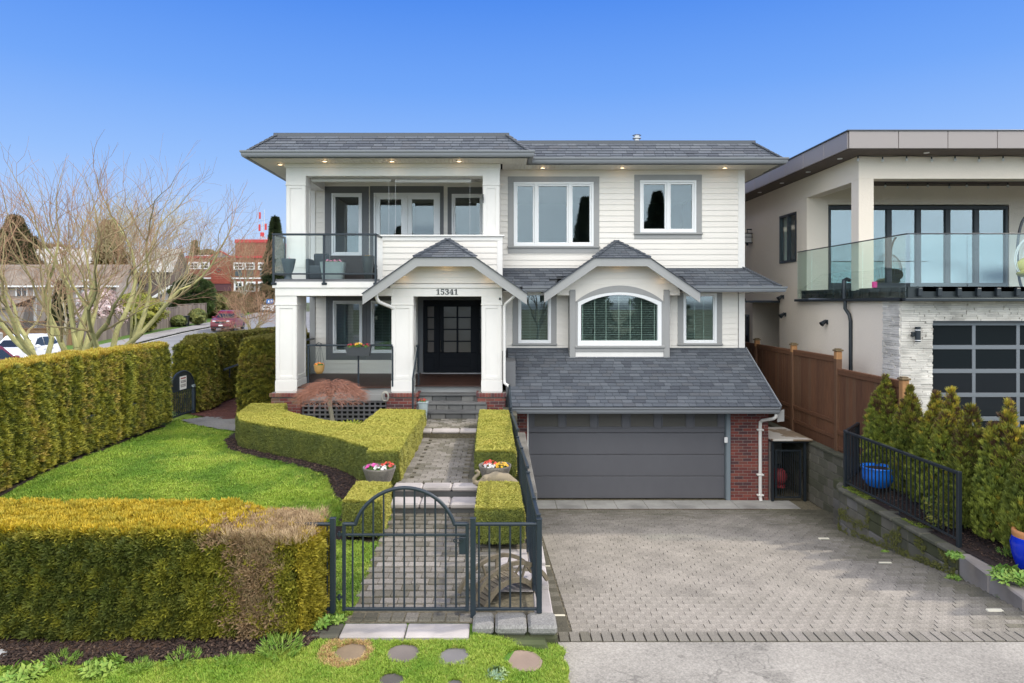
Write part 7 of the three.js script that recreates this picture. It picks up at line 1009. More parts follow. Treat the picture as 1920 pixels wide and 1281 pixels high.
  const cl = new MB(); for (let x = xb + 0.25; x < 16; x += 0.41) cl.box(x - 0.045, x + 0.045, 5.0, 5.17, zf - 0.08, zf + 0.03, 0.01); for (let d = 14.6; d < 19.4; d += 0.42) cl.box(xb - 0.03, xb + 0.08, 5.0, 5.17, -d - 0.05, -d + 0.04, 0.01); cl.build('glass_clamp', M.black, bl);
  const yt2 = 6.29, gl = (x0, x1, z0, z1) => new MB().box(x0, x1, 4.97, yt2, z0, z1).build('glass_panel', M.glassGreen, bl); for (const [a, b] of [[8.6, 9.78], [9.8, 11.9], [11.92, 14]]) new MB().box(a, b, 5.2, yt2, zf + 0.035, zf + 0.047).build('glass_panel', M.glassGreen, bl); for (const [a, b] of [[14.32, 16.0], [16.02, 17.4], [17.42, 18.6], [18.62, 19.5]]) gl(xb - 0.047, xb - 0.035, -b, -a);
  new MB().box(xb - 0.055, 15, yt2, yt2 + 0.025, zf + 0.025, zf + 0.055, 0.004).box(xb - 0.055, xb - 0.025, yt2, yt2 + 0.025, -19.5, zf + 0.024, 0.004).build('top_rail', M.black, bl);
  new MB().tube([[xb + 0.1, 5.42, -16.9], [xb - 0.02, 5.44, -16.8], [xb - 0.12, 5.38, -16.72], [xb - 0.13, 5.2, -16.7], [xb - 0.13, 4.95, -16.7]], 0.05, 8).tube([[xb - 0.1, 4.9, -16.7], [xb - 0.1, 4.7, -16.7], [xb - 0.04, 4.55, -16.6], [xb - 0.02, 4.4, -16.6], [xb - 0.02, 1.3, -16.6]], 0.045, 8).build('downspout', M.black, h);
  // wall lamps
  const wlamp = (x, y, z) => { const l = part('wall_lamp', h); new MB().box(x - 0.02, x, y - 0.06, y + 0.06, z - 0.05, z + 0.05, 0.01).build('bracket', M.black, l); new MB().bar([x - 0.04, y + 0.04, z], [x - 0.17, y - 0.06, z + 0.02], 0.035, 0.07, 10).build('lamp_shade', M.black, l); };
  for (const [d, v] of [[23.8, 563], [20.6, 557], [20.45, 590], [17.85, 604]]) wlamp(xw, Y(v, d), -d);
  const lan = part('lantern', h), ly = Y(447, 23.2), lz = -23.2; new MB().box(xw - 0.28, xw - 0.04, ly - 0.16, ly + 0.16, lz - 0.13, lz + 0.13, 0.02).build('lantern_glass', std(lin(0.55, 0.55, 0.55), 0.25), lan); const lf = new MB(); for (const y of [-0.17, 0.02, 0.15]) lf.box(xw - 0.3, xw - 0.02, ly + y, ly + y + 0.02, lz - 0.15, lz + 0.15); lf.bar([xw - 0.15, ly + 0.17, lz], [xw - 0.15, ly + 0.3, lz], 0.015).box(xw - 0.16, xw, ly + 0.28, ly + 0.32, lz - 0.02, lz + 0.02).bar([xw - 0.15, ly - 0.25, lz], [xw - 0.15, ly - 0.17, lz], 0.04).build('lantern_frame', M.black, lan);
  const sc = part('garage_lamp', h), sx = X(1720.5, 14.5), sy = Y(627, 14.5); new MB().bar([sx, sy - 0.16, zs + 0.11], [sx, sy + 0.16, zs + 0.11], 0.055, 0.055, 16).box(sx - 0.09, sx - 0.03, sy - 0.05, sy + 0.05, zs, zs + 0.1, 0.006).build('lamp_body', M.black, sc); new MB().bar([sx, sy - 0.135, zs + 0.11], [sx, sy - 0.12, zs + 0.11], 0.057, 0.057, 16).bar([sx, sy + 0.085, zs + 0.11], [sx, sy + 0.1, zs + 0.11], 0.057, 0.057, 16).build('lamp_ring', M.vinyl, sc);
  new MB().box(xw - 0.03, xw, 3.0, 3.35, -17.95, -17.7, 0.01).build('meter_box', M.vinyl, h);
  // festoon lights
  const bulbM = std(lin(0.7, 0.7, 0.7), 0.15); const strand = (label, pts, drop) => { const g = thing('string_lights', label, 'string lights'); const w = new MB(); w.tube(pts, 0.008, 5, pts.length * 2); w.build('wire', M.black, g); pts.forEach((p, i) => { const b = part('bulb', g); new MB().bar([p[0], p[1], p[2]], [p[0], p[1] - 0.06, p[2]], 0.016, 0.016, 8).build('socket', M.black, b); new MB().sph(p[0], p[1] - 0.09, p[2], 0.032, 1.2, 10, 8).build('glass_bulb', bulbM, b); }); };
  strand('string of clear bulbs hung under the front roof edge of the neighbour house', [1609, 1655, 1700, 1747, 1791, 1836, 1881, 1925].map((u, i) => [X(u, 16.22), 8.35 - (i % 2) * 0.02, -16.22])); strand('string of clear bulbs across the neighbour balcony ceiling', [1660, 1702, 1740, 1780, 1813, 1853, 1890].map((u, i) => [X(u, 18.2), 8.06 - 0.03 * (i % 2), -18.2]));
  const ec = thing('hanging_chair', 'egg shaped hanging chair with a yellow cushion on the neighbour balcony', 'chair'); const ex = X(1944, 16), ey = 4.95; const stand = []; for (let i = 0; i <= 14; i++) { const a = lerp(-0.3, 2.6, i / 14); stand.push([ex + 0.1 - 0.5 * Math.cos(a - 1.2) * 0.5, ey + 1.05 + 0.95 * Math.sin(a - 1.2), -16.4]); } new MB().tube(stand, 0.03, 8).build('stand', M.black, ec); const shell = new MB(); for (let i = 0; i < 14; i++) { const a = i / 14 * Math.PI, p = []; for (let k = 0; k <= 10; k++) { const b = lerp(0.15, 2.6, k / 10); p.push([ex + 0.42 * Math.sin(b) * Math.cos(a), ey + 0.95 + 0.55 * Math.cos(b), -16 - 0.42 * Math.sin(b) * Math.sin(a)]); } shell.tube(p, 0.007, 4, 12); } shell.build('wire_shell', M.vinyl, ec); new MB().add(new THREE.SphereGeometry(0.36, 18, 12).scale(1, 0.3, 1).translate(ex, ey + 0.6, -16.05)).add(new THREE.SphereGeometry(0.33, 18, 12).scale(0.9, 0.6, 0.3).translate(ex + 0.05, ey + 0.8, -16.3)).build('cushion', std(lin(0.42, 0.37, 0.05), 0.9), ec);
  const pk = thing('pink_bucket', 'small bright pink box on the neighbour balcony floor behind the glass', 'box'); new MB().box(X(1639, 15.5), X(1645.5, 15.5), 5.2, 5.34, -15.6, -15.5, 0.01).build('body', std(lin(0.7, 0.05, 0.25), 0.5), pk);
}
// ------------------------------------------------------------------ trees
function prism(pos, p, q, r0, r1, n) { const d = q.clone().sub(p).normalize(), s = d.clone().cross(Math.abs(d.y) > 0.95 ? V3(1, 0, 0) : UP).normalize(), t = s.clone().cross(d); const P = [], Q = []; for (let i = 0; i < n; i++) { const a = i / n * 6.2832, c = Math.cos(a), e = Math.sin(a); P.push([p.x + (s.x * c + t.x * e) * r0, p.y + (s.y * c + t.y * e) * r0, p.z + (s.z * c + t.z * e) * r0]); Q.push([q.x + (s.x * c + t.x * e) * r1, q.y + (s.y * c + t.y * e) * r1, q.z + (s.z * c + t.z * e) * r1]); } for (let i = 0; i < n; i++) { const k = (i + 1) % n; pos.push(...P[i], ...P[k], ...Q[k], ...P[i], ...Q[k], ...Q[i]); } }
const bark = { moss: std(lin(0.42, 0.4, 0.17), 0.95, { map: T.mottle, bumpMap: T.mottle, bumpScale: 0.02 }), mid: std(lin(0.3, 0.25, 0.125), 0.95), twig: std(lin(0.33, 0.2, 0.12), 0.95), grey: std(lin(0.33, 0.3, 0.22), 0.95) };
function bareTree(o) {
  const g = thing(o.name ?? 'bare_tree', o.label, 'tree', o.group ? { group: o.group } : {}); seed(o.seed); const L = [[], [], []]; const up = o.up ?? 0.35;
  const grow = (p, dir, len, r, lv) => {
    const n = lv < 2 ? 5 : lv < 4 ? 4 : 3; let q = p.clone(), d = dir.clone(), pr = r; const pts = [q.clone()]; const bin = r > 0.045 ? 0 : r > 0.013 ? 1 : 2; const wob = lv === 0 ? 0.12 : 0.3;
    for (let i = 0; i < n; i++) { d.add(V3(rr(-wob, wob), rr(-wob, wob) + up * (lv > 0 ? 0.17 : 0.05), rr(-wob, wob))).normalize(); const e = q.clone().addScaledVector(d, len / n), nr = Math.max(o.minR ?? 0.0035, r * (1 - 0.42 * (i + 1) / n)); prism(L[bin], q, e, pr, nr, lv < 2 ? 8 : lv < 4 ? 5 : 3); q = e; pr = nr; pts.push(q.clone()); }
    if (lv >= o.levels) return;
    const kids = lv === 0 ? o.stems : lv < 3 ? (o.limbs ?? 4) : o.kids ?? 4;
    for (let k = 0; k < kids; k++) { const t = lv === 0 ? rr(0.6, 1) : k === 0 ? 1 : rr(0.3, 0.95), at = pts[Math.min(n, Math.max(1, Math.round(t * n)))]; const sp = lv === 0 ? o.spread : k === 0 ? 0.25 : rr(0.45, 0.9); const a = lv === 0 ? k / kids * 6.283 + rr(-0.4, 0.4) : rnd() * 6.283; const s = d.clone().cross(Math.abs(d.y) > 0.9 ? V3(1, 0, 0) : UP).normalize(), tt = s.clone().cross(d); const nd = d.clone().addScaledVector(s, Math.cos(a) * sp).addScaledVector(tt, Math.sin(a) * sp).add(V3(o.lean?.[0] ?? 0, up * 0.3, o.lean?.[1] ?? 0).multiplyScalar(lv === 0 ? 1 : 0.25)).normalize(); grow(at, nd, len * (lv === 0 ? o.stemLen ?? 1.25 : rr(0.6, 0.82)), pr * (k === 0 ? 0.88 : 0.7) * (lv === 0 ? 1.05 : 1), lv + 1); }
  };
  const base = V3(o.x, o.y, o.z); grow(base, V3(...(o.dir ?? [0, 1, 0])).normalize(), o.trunk, o.r, 0);
  ['trunk', 'branches', 'twigs'].forEach((nm, i) => { if (L[i].length) new MB().raw(L[i]).build(nm, o.mats?.[i] ?? [bark.moss, bark.mid, bark.twig][i], g, i === 2 ? 'stuff' : undefined); });
  return g;
}
const gT = (x, d) => groundY(x, d);
bareTree({ label: 'mossy bare tree with leaning stems at the far left above the hedge', seed: 171, x: X(92, 21), y: 1.25, z: -21, trunk: 1.9, r: 0.2, stems: 4, limbs: 3, spread: 0.75, stemLen: 1.25, levels: 5, up: 0.5, lean: [-0.25, 0], dir: [-0.2, 1, 0], kids: 4 });
bareTree({ label: 'large mossy bare tree forking low, second trunk from the left above the hedge', seed: 172, x: X(138, 22), y: 1.25, z: -22, trunk: 1.6, r: 0.24, stems: 5, limbs: 3, spread: 0.66, stemLen: 1.8, levels: 5, up: 0.55, kids: 4 });
bareTree({ label: 'pale barked bare tree, rightmost of the large trunks above the hedge', seed: 183, x: X(198, 22.6), y: 1.25, z: -22.6, trunk: 2.1, r: 0.22, stems: 4, limbs: 3, spread: 0.72, stemLen: 1.5, levels: 5, up: 0.5, lean: [0.28, 0], dir: [0.12, 1, 0], kids: 4 });
bareTree({ label: 'thin grey bare sapling between the two big trunks', seed: 174, x: X(112, 24.5), y: 1.3, z: -24.5, trunk: 2.4, r: 0.1, stems: 3, spread: 0.45, stemLen: 0.9, levels: 4, up: 0.6, mats: [bark.grey, bark.mid, bark.twig] });
bareTree({ label: 'small spreading bare tree at the kerb in front of the red brick building', seed: 175, x: X(470, 41), y: streetY(41), z: -41, trunk: 1.1, r: 0.1, stems: 6, spread: 0.8, stemLen: 1.3, levels: 5, up: 0.35, kids: 3, minR: 0.006, mats: [bark.grey, bark.mid, bark.twig] });
bareTree({ label: 'multi-stemmed pale bare tree beside the small gabled house', seed: 176, x: X(300, 62), y: 2.7, z: -62, trunk: 1.8, r: 0.2, stems: 6, spread: 0.5, stemLen: 2.0, levels: 5, up: 0.5, kids: 3, minR: 0.01, mats: [std(lin(0.36, 0.32, 0.2), 0.95), std(lin(0.34, 0.3, 0.2), 0.95), std(lin(0.36, 0.27, 0.17), 0.95)] });
bareTree({ label: 'hazy bare tree behind the white roofed building', seed: 177, x: X(255, 80), y: 3.2, z: -80, trunk: 3, r: 0.25, stems: 6, spread: 0.5, stemLen: 1.7, levels: 5, up: 0.4, kids: 4, minR: 0.014, mats: [bark.grey, std(lin(0.34, 0.28, 0.15), 0.95), std(lin(0.42, 0.34, 0.18), 0.95)] });
bareTree({ label: 'bare tree in front of the red brick building, left of its tower', seed: 178, x: X(452, 88), y: 3.4, z: -88, trunk: 2.4, r: 0.18, stems: 6, spread: 0.5, stemLen: 1.4, levels: 5, up: 0.5, kids: 3, minR: 0.012, mats: [bark.grey, bark.mid, bark.twig] });
// evergreen trees: trunk and a crown of many sprays
function crownTree(o) { const g = thing(o.name, o.label, o.cat ?? 'tree'); seed(o.seed); const it = []; for (let k = 0; k < o.n; k++) { const t = Math.pow(rnd(), o.pow ?? 1.3), a = rnd() * 6.283; const prof = o.cone ? (Math.pow(1 - t, 0.9) + 0.015) * (0.62 + 0.55 * (1 - ((t * (o.tiers ?? 6) + 0.5 * N3(Math.cos(a) * 2, Math.sin(a) * 2, o.seed)) % 1 + 1) % 1)) : Math.sqrt(Math.max(0, 1 - (2 * t - 1) ** 2)); const R = o.r * prof * (1 + 0.85 * fbm(Math.cos(a) * 1.8 + o.seed, t * (o.tiers ?? 5), Math.sin(a) * 1.8, 3)) * Math.sqrt(rr(0.3, 1.15)); const li = fbm(Math.cos(a) * 2, t * 5, Math.sin(a) * 2 + o.seed, 3); it.push({ p: V3(o.x + R * Math.cos(a), o.y + (o.clear ?? 0.3) + t * (o.h - (o.clear ?? 0.3)), o.z + R * Math.sin(a)), n: V3(Math.cos(a) * (o.cone ? 1 : 0.8) + rr(-0.3, 0.3), o.cone ? rr(-0.4, 0.3) : rr(0.2, 1), Math.sin(a) * (o.cone ? 1 : 0.8) + rr(-0.3, 0.3)).normalize(), s: o.s * rr(0.7, 1.3), c: mix(o.c0, o.c1, 0.45 + li + rr(-0.3, 0.3)) }); } scatter('crown', g, o.geo ?? SPRAY, it); new MB().bar([o.x, o.y - 0.2, o.z], [o.x, o.y + o.h * 0.7, o.z], o.r * 0.09, o.r * 0.03, 8).build('trunk', M.greyWood[2], g); return g; }
const dg0 = lin(0.018, 0.035, 0.014), dg1 = lin(0.07, 0.095, 0.028), br0 = lin(0.13, 0.11, 0.03), br1 = lin(0.33, 0.25, 0.085);
crownTree({ name: 'conifer', label: 'dark narrow conifer top rising behind the balcony rail', seed: 181, x: X(516, 95), y: 3.4, z: -95, h: 13.2, r: 1.9, cone: true, n: 5200, s: 0.5, c0: dg0, c1: dg1, tiers: 9 });
crownTree({ name: 'evergreen_shrub', label: 'rounded dark green conifer at the fence left of the red car', cat: 'shrub', seed: 182, x: X(359, 71), y: 2.85, z: -71, h: 4.7, r: 1.9, n: 6500, s: 0.24, c0: lin(0.02, 0.04, 0.01), c1: lin(0.1, 0.15, 0.03), pow: 1.5 });
crownTree({ name: 'shrub', label: 'olive green shrub mass right of the rounded conifer by the street', cat: 'shrub', seed: 183, x: X(396, 76), y: 2.9, z: -76, h: 2.9, r: 1.8, n: 4200, s: 0.2, c0: lin(0.05, 0.06, 0.015), c1: lin(0.2, 0.18, 0.04), geo: BROAD });
crownTree({ name: 'shrub', label: 'brownish shrub mass along the street behind the red car', cat: 'shrub', seed: 184, x: X(430, 80), y: 3.0, z: -80, h: 3.0, r: 2.4, n: 4800, s: 0.2, c0: lin(0.08, 0.06, 0.025), c1: lin(0.24, 0.17, 0.07), geo: TWIGS });
crownTree({ name: 'shrub', label: 'brown leafless shrub beside the brick building, near the blue sign', cat: 'shrub', seed: 195, x: X(482, 92), y: 3.2, z: -92, h: 4.0, r: 3.2, n: 5200, s: 0.24, c0: lin(0.08, 0.06, 0.025), c1: lin(0.26, 0.19, 0.08), geo: TWIGS });
crownTree({ name: 'shrub', label: 'bright yellow green shrub leaning over the wooden fence', cat: 'shrub', seed: 185, x: X(246, 54), y: 2.2, z: -54.5, h: 3.3, r: 1.9, n: 5200, s: 0.17, c0: lin(0.09, 0.12, 0.012), c1: lin(0.38, 0.36, 0.04), geo: BROAD });
crownTree({ name: 'magnolia', label: 'pale pink flowering bush in front of the grey house', cat: 'shrub', seed: 186, x: X(178, 51), y: 1.9, z: -51.5, h: 4.0, r: 1.7, n: 2600, s: 0.12, c0: lin(0.35, 0.22, 0.2), c1: lin(0.8, 0.68, 0.66), geo: BROAD });
crownTree({ name: 'evergreen_tree', label: 'large dark evergreen with brown tips at the far left edge', seed: 187, x: X(28, 66), y: 2.6, z: -66, h: 10.4, r: 4.2, cone: true, tiers: 4, n: 9000, s: 0.5, c0: lin(0.03, 0.05, 0.018), c1: lin(0.17, 0.15, 0.055) });
crownTree({ name: 'conifer', label: 'dark pointed evergreen against the grey house wall', seed: 188, x: X(106, 55), y: 2.2, z: -55.5, h: 4.4, r: 1.0, cone: true, n: 2600, s: 0.2, c0: dg0, c1: lin(0.1, 0.1, 0.03) });
crownTree({ name: 'evergreen_tree', label: 'tawny brown tree crown rising behind the bare trees', seed: 189, x: X(205, 90), y: 3.3, z: -90, h: 12, r: 3.4, cone: true, tiers: 5, n: 3800, s: 0.75, c0: br0, c1: br1 });
crownTree({ name: 'evergreen_tree', label: 'distant rounded yellow green treetop left of the brick tower', seed: 190, x: X(388, 135), y: 4, z: -135, h: 11, r: 3.6, n: 5000, s: 0.45, c0: lin(0.08, 0.08, 0.03), c1: lin(0.32, 0.27, 0.09), pow: 1 });
crownTree({ name: 'conifer', label: 'distant pointed yellow green treetop beside the rounded one', seed: 191, x: X(365, 130), y: 4, z: -130, h: 12.5, r: 2.2, cone: true, n: 4000, s: 0.45, c0: lin(0.08, 0.08, 0.03), c1: lin(0.32, 0.27, 0.09) });
crownTree({ name: 'evergreen_tree', label: 'dark treetops behind the white roofed building at far left', seed: 192, x: X(95, 120), y: 4, z: -120, h: 10.5, r: 5, n: 3500, s: 1.0, c0: lin(0.1, 0.08, 0.04), c1: lin(0.3, 0.22, 0.11), pow: 1, geo: TWIGS });
crownTree({ name: 'hedge_shrub', label: 'green leafy bush at the street end of the wooden fence, beside the bin', cat: 'shrub', seed: 193, x: X(366, 62), y: 2.62, z: -62.5, h: 1.6, r: 0.75, n: 1500, s: 0.12, c0: lin(0.06, 0.09, 0.02), c1: lin(0.26, 0.26, 0.06), geo: BROAD });
crownTree({ name: 'hedge_shrub', label: 'small round bush left of the dark bin at the fence', cat: 'shrub', seed: 194, x: X(330, 60), y: 2.52, z: -60.5, h: 1.15, r: 0.55, n: 1000, s: 0.11, c0: lin(0.06, 0.09, 0.02), c1: lin(0.22, 0.24, 0.05), geo: BROAD });
// trees across the road behind the lens: they show in the window panes
crownTree({ name: 'conifer', label: 'tall dark conifer across the road, mirrored in the upper windows', seed: 201, x: 14.9, y: 1.1, z: 27, h: 14, r: 2.6, cone: true, n: 6500, s: 0.38, c0: lin(0.03, 0.055, 0.025), c1: lin(0.12, 0.15, 0.06), tiers: 9 });
crownTree({ name: 'conifer', label: 'tall conifer across the road, mirrored in the wide upper window', seed: 202, x: 8.4, y: 1.1, z: 29, h: 13.8, r: 2.3, cone: true, n: 6000, s: 0.38, c0: lin(0.03, 0.055, 0.025), c1: lin(0.12, 0.15, 0.06), tiers: 9 });
crownTree({ name: 'conifer', label: 'conifer across the road, mirrored in the balcony doors', seed: 203, x: -9.5, y: 1.1, z: 28, h: 11, r: 2.4, cone: true, n: 7000, s: 0.6, c0: dg0, c1: dg1, tiers: 9 });
{ // weeping maple
  const g = thing('weeping_maple', 'small weeping maple with a domed crown of bare reddish twigs before the porch', 'tree'); seed(205); const x = X(622, 15.8), z = -15.8, y0 = 1.9; const tr = []; let p = V3(x + 0.02, y0 - 0.05, z); for (const [dx, y] of [[0.02, 0.2], [-0.01, 0.4], [-0.05, 0.6], [-0.04, 0.78]]) { const q = V3(x + dx, y0 + y, z); prism(tr, p, q, 0.055, 0.045, 8); p = q; }
  const br = [], tw = []; const top = V3(x - 0.04, y0 + 0.78, z); for (let k = 0; k < 9; k++) { const a = k * 0.7 + rr(-0.2, 0.2), q = V3(x + 0.4 * Math.cos(a), y0 + 0.98 + rr(-0.05, 0.1), z + 0.4 * Math.sin(a)); const m = top.clone().lerp(q, 0.5).add(V3(0, 0.1, 0)); prism(br, top, m, 0.025, 0.018, 6); prism(br, m, q, 0.018, 0.01, 6); }
  for (let k = 0; k < 1900; k++) { const a = rnd() * 6.283, r0 = 0.72 * Math.sqrt(rnd()), hgt = (r) => 1.18 - 0.42 * Math.pow(r / 0.85, 2); let q = V3(x + r0 * Math.cos(a), y0 + hgt(r0) - rr(0, 0.24), z + r0 * Math.sin(a)); const a2 = a + rr(-1.1, 1.1); let d = V3(Math.cos(a2), rr(-0.1, 0.5), Math.sin(a2)); const len = rr(0.12, 0.32); for (let i = 0; i < 4; i++) { const e = q.clone().addScaledVector(d.normalize(), len / 4); prism(tw, q, e, 0.0045 - i * 0.0008, 0.0038 - i * 0.0008, 3); q = e; d.y -= 0.32; d.x += rr(-0.2, 0.2); d.z += rr(-0.2, 0.2); } }
  new MB().raw(tr).build('trunk', bark.grey, g); new MB().raw(br).build('branches', std(lin(0.22, 0.14, 0.11), 0.9), g); new MB().raw(tw).build('twigs', std(lin(0.36, 0.17, 0.115), 0.85), g, 'stuff');
}

bareTree({ label: 'bare cherry tree across the road, mirrored in the wide upper window', seed: 206, x: 3.2, y: 1.1, z: 20, trunk: 1.8, r: 0.18, stems: 6, spread: 0.7, stemLen: 1.6, levels: 5, up: 0.5, kids: 4, mats: [bark.grey, std(lin(0.14, 0.1, 0.08), 0.95), std(lin(0.2, 0.1, 0.1), 0.95)] });

// ------------------------------------------------------------------ across the side street
{ // grey board fence: every board a piece
  const f = thing('wooden_fence', 'weathered grey board fence along the far side of the street', 'fence'); seed(211);
  const run = (x0, d0, x1, d1, h) => { const L = Math.hypot(x1 - x0, d1 - d0), n = Math.round(L / 0.24); for (let i = 0; i < n; i++) { const t = i / n, x = lerp(x0, x1, t), d = lerp(d0, d1, t), y = streetY(d) + 0.1; const b = piece(f, 'board', UNIT, pick(M.greyWood), x, y, -d, L / n - 0.012, h + rr(-0.03, 0.03) - 0.1, 0.03); b.rotation.y = Math.atan2(d1 - d0, x1 - x0); } const nP = Math.round(L / 2.4); for (let i = 0; i <= nP; i++) { const t = i / nP, x = lerp(x0, x1, t), d = lerp(d0, d1, t), y = streetY(d); new MB().box(x - 0.07, x + 0.07, y, y + h + 0.12, -d, -d + 0.14, 0.01).build('post', M.greyWood[i % 4], f); } for (let i = 0; i < nP; i++) { const a = i / nP, b = (i + 1) / nP; new MB().beam([lerp(x0, x1, a), streetY(lerp(d0, d1, a)) + h + 0.06, -lerp(d0, d1, a) + 0.03], [lerp(x0, x1, b), streetY(lerp(d0, d1, b)) + h + 0.06, -lerp(d0, d1, b) + 0.03], 0.09, 0.06).build('top_rail', M.greyWood[1], f); } };
  run(X(150, 46), 46, X(336, 62), 62, 1.75); run(X(334, 63), 63, X(386, 67), 67, 1.9);
  const f2 = thing('wooden_fence', 'orange brown board fence topped with lattice, behind the white car', 'fence'); const M2 = [[0.3, 0.17, 0.085], [0.25, 0.14, 0.07], [0.28, 0.17, 0.1]].map((c) => std(lin(...c), 0.9, { map: T.wood })); for (let x = X(-60, 46); x < X(152, 46); x += 0.2) piece(f2, 'board', UNIT, pick(M2), x, 1.8, -46, 0.19, 1.3, 0.03); const lt = new MB(); for (let x = X(-60, 46); x < X(152, 46); x += 0.12) { lt.beam([x, 3.12, -45.98], [x + 0.4, 3.52, -45.98], 0.03, 0.012); lt.beam([x + 0.4, 3.12, -45.96], [x, 3.52, -45.96], 0.03, 0.012); } lt.build('lattice', M.greyWood[2], f2); new MB().box(X(-60, 46), X(152, 46), 3.52, 3.6, -46.05, -45.92).box(X(-60, 46), X(152, 46), 3.06, 3.13, -46.05, -45.92).build('rail', M2[1], f2);
}
{ const b = thing('waste_bin', 'dark wheeled bin standing against the grey board fence', 'bin'); const x = X(347, 61.5), d = 61.5, y = streetY(d) + 0.1; new MB().ext([[-0.24, 0], [0.24, 0], [0.3, 0.85], [-0.3, 0.85]], -0.28, 0.28, new THREE.Matrix4().makeTranslation(x, y, -d)).build('body', std(lin(0.02, 0.022, 0.026), 0.6), b); new MB().box(x - 0.32, x + 0.32, y + 0.85, y + 0.93, -d - 0.3, -d + 0.33, 0.03).build('lid', M.black, b); }
function simpleHouse(o) { // gabled house: ridge along x or z
  const h = thing('house', o.label, 'house'); const { x0, x1, d0, d1, y0, y1, yr } = o, ov = 0.5; const wm = o.wall, rm = o.roof;
  new MB().box(x0, x1, y0, y1, -d1, -d0).build('wall', wm, h);
  if (o.along === 'x') { const m = (d0 + d1) / 2; const r = part('roof', h); const mb = new MB(); const e = y1 - 0.15; const P = (x, y, d) => [x, y, -d]; for (const [da, s] of [[d0 - ov, 1], [d1 + ov, -1]]) { roofQuad(mb, [P(x0 - ov, e, da), P(x1 + ov, e, da), P(x1 + ov, yr, m), P(x0 - ov, yr, m)]); roofQuad(mb, [P(x0 - ov, e - 0.15, da), P(x1 + ov, e - 0.15, da), P(x1 + ov, e, da), P(x0 - ov, e, da)]); } mb.build('roof_slope', rm, r); for (const x of [x0, x1]) new MB().raw([x, y1, -d0, x, y1, -d1, x, yr - 0.1, -m]).build('gable_wall', wm, h); new MB().box(x0 - ov, x1 + ov, e - 0.16, e - 0.02, -d0 + ov, -d0 + ov + 0.1).build('gutter', M.vinyl, r); }
  else { const m = (x0 + x1) / 2, r = part('roof', h), mb = new MB(), e = y1 - 0.2, P = (x, y, d) => [x, y, -d]; for (const xa of [x0 - ov, x1 + ov]) roofQuad(mb, [P(xa, e, d0 - ov), P(m, yr, d0 - ov), P(m, yr, d1), P(xa, e, d1)]); mb.build('roof_slope', rm, r); new MB().raw([x0, y1, -d0, x1, y1, -d0, m, yr - 0.12, -d0]).build('gable_wall', wm, h); const bb = new MB(); for (const xa of [x0 - ov, x1 + ov]) bb.beam([xa, e - 0.08, -d0 + ov], [m, yr - 0.08, -d0 + ov], 0.05, 0.3); bb.build('barge_board', M.vinyl, r); }
  for (const [a, b, c, e] of o.windows ?? []) { const w = part('window', h), z = -d0; new MB().box(a - 0.12, b + 0.12, c - 0.12, c, z, z + 0.06).box(a - 0.12, b + 0.12, e, e + 0.12, z, z + 0.06).box(a - 0.12, a, c, e, z, z + 0.06).box(b, b + 0.12, c, e, z, z + 0.06).box((a + b) / 2 - 0.03, (a + b) / 2 + 0.03, c, e, z, z + 0.05).build('frame', M.vinyl, w); new MB().box(a, b, c, e, z + 0.005, z + 0.02).build('pane', M.darkPane, w); }
  return h;
}
M.darkPane = std(lin(0.03, 0.04, 0.045), 0.08);
{
  const tan = std(lin(0.42, 0.36, 0.32), 0.9, { map: T.stuccoTone }), brn = std(lin(0.27, 0.22, 0.175), 0.95, { map: T.mottle }), d = 58, x = (u) => X(u, d), y = (v) => Y(v, d);
  const h = simpleHouse({ label: 'beige two storey house with an arched window behind the bare trees', x0: x(-120), x1: x(218), d0: d, d1: d + 3.6, y0: 2, y1: y(532), yr: y(494), along: 'x', wall: tan, roof: brn, windows: [[x(32), x(50), y(560), y(536)], [x(76), x(92), y(550), y(530)], [x(156), x(164), y(546), y(526)]] });
  const aw = part('arched_window', h); const s = new THREE.Shape(); s.moveTo(-0.42, 0); s.lineTo(0.42, 0); s.lineTo(0.42, 0.1); s.absellipse(0, 0.1, 0.42, 0.62, 0, Math.PI); s.lineTo(-0.42, 0); new MB().shape(s, 0.0, 0.03, new THREE.Matrix4().makeTranslation(x(192), y(556), -d)).build('pane', M.darkPane, aw); const r = []; for (let i = 0; i <= 14; i++) { const a = Math.PI * i / 14; r.push([x(192) + 0.46 * Math.cos(a), y(556) + 0.1 + 0.66 * Math.sin(a), -d + 0.03]); } new MB().tube(r, 0.05, 6).box(x(192) - 0.02, x(192) + 0.02, y(556), y(556) + 0.7, -d + 0.02, -d + 0.05).build('frame', M.vinyl, aw);
  const cb = new MB(); for (const u of [66, 102, 146]) cb.box(x(u) - 0.12, x(u) + 0.12, 2, y(533), -d, -d + 0.07); cb.build('corner_board', M.vinyl, h); const w2 = part('side_wing', h); new MB().box(x(-120), x(64), 2, y(575), -d, -d + 3).build('wing_wall', std(lin(0.3, 0.27, 0.25), 0.9), w2); roofWing(w2, x(-130), x(70), y(575), -d + 3.4, y(555), -d, brn);
}
function roofWing(p, x0, x1, ya, za, yb, zb, m) { const mb = new MB(); roofQuad(mb, [[x0, ya, za], [x1, ya, za], [x1, yb, zb], [x0, yb, zb]]); mb.box(x0, x1, ya - 0.15, ya, za - 0.05, za); mb.build('wing_roof', m, p); }
{ const d = 80, x = (u) => X(u, d), y = (v) => Y(v, d); simpleHouse({ label: 'small pale grey gabled house beside the rounded conifer', x0: x(286), x1: x(362), d0: d, d1: d + 9, y0: 2.8, y1: y(562), yr: y(536), along: 'z', wall: std(lin(0.4, 0.4, 0.41), 0.9), roof: std(lin(0.12, 0.11, 0.11), 0.9), windows: [[x(331), x(337), y(578), y(565)], [x(290), x(294), y(580), y(568)]] }); }
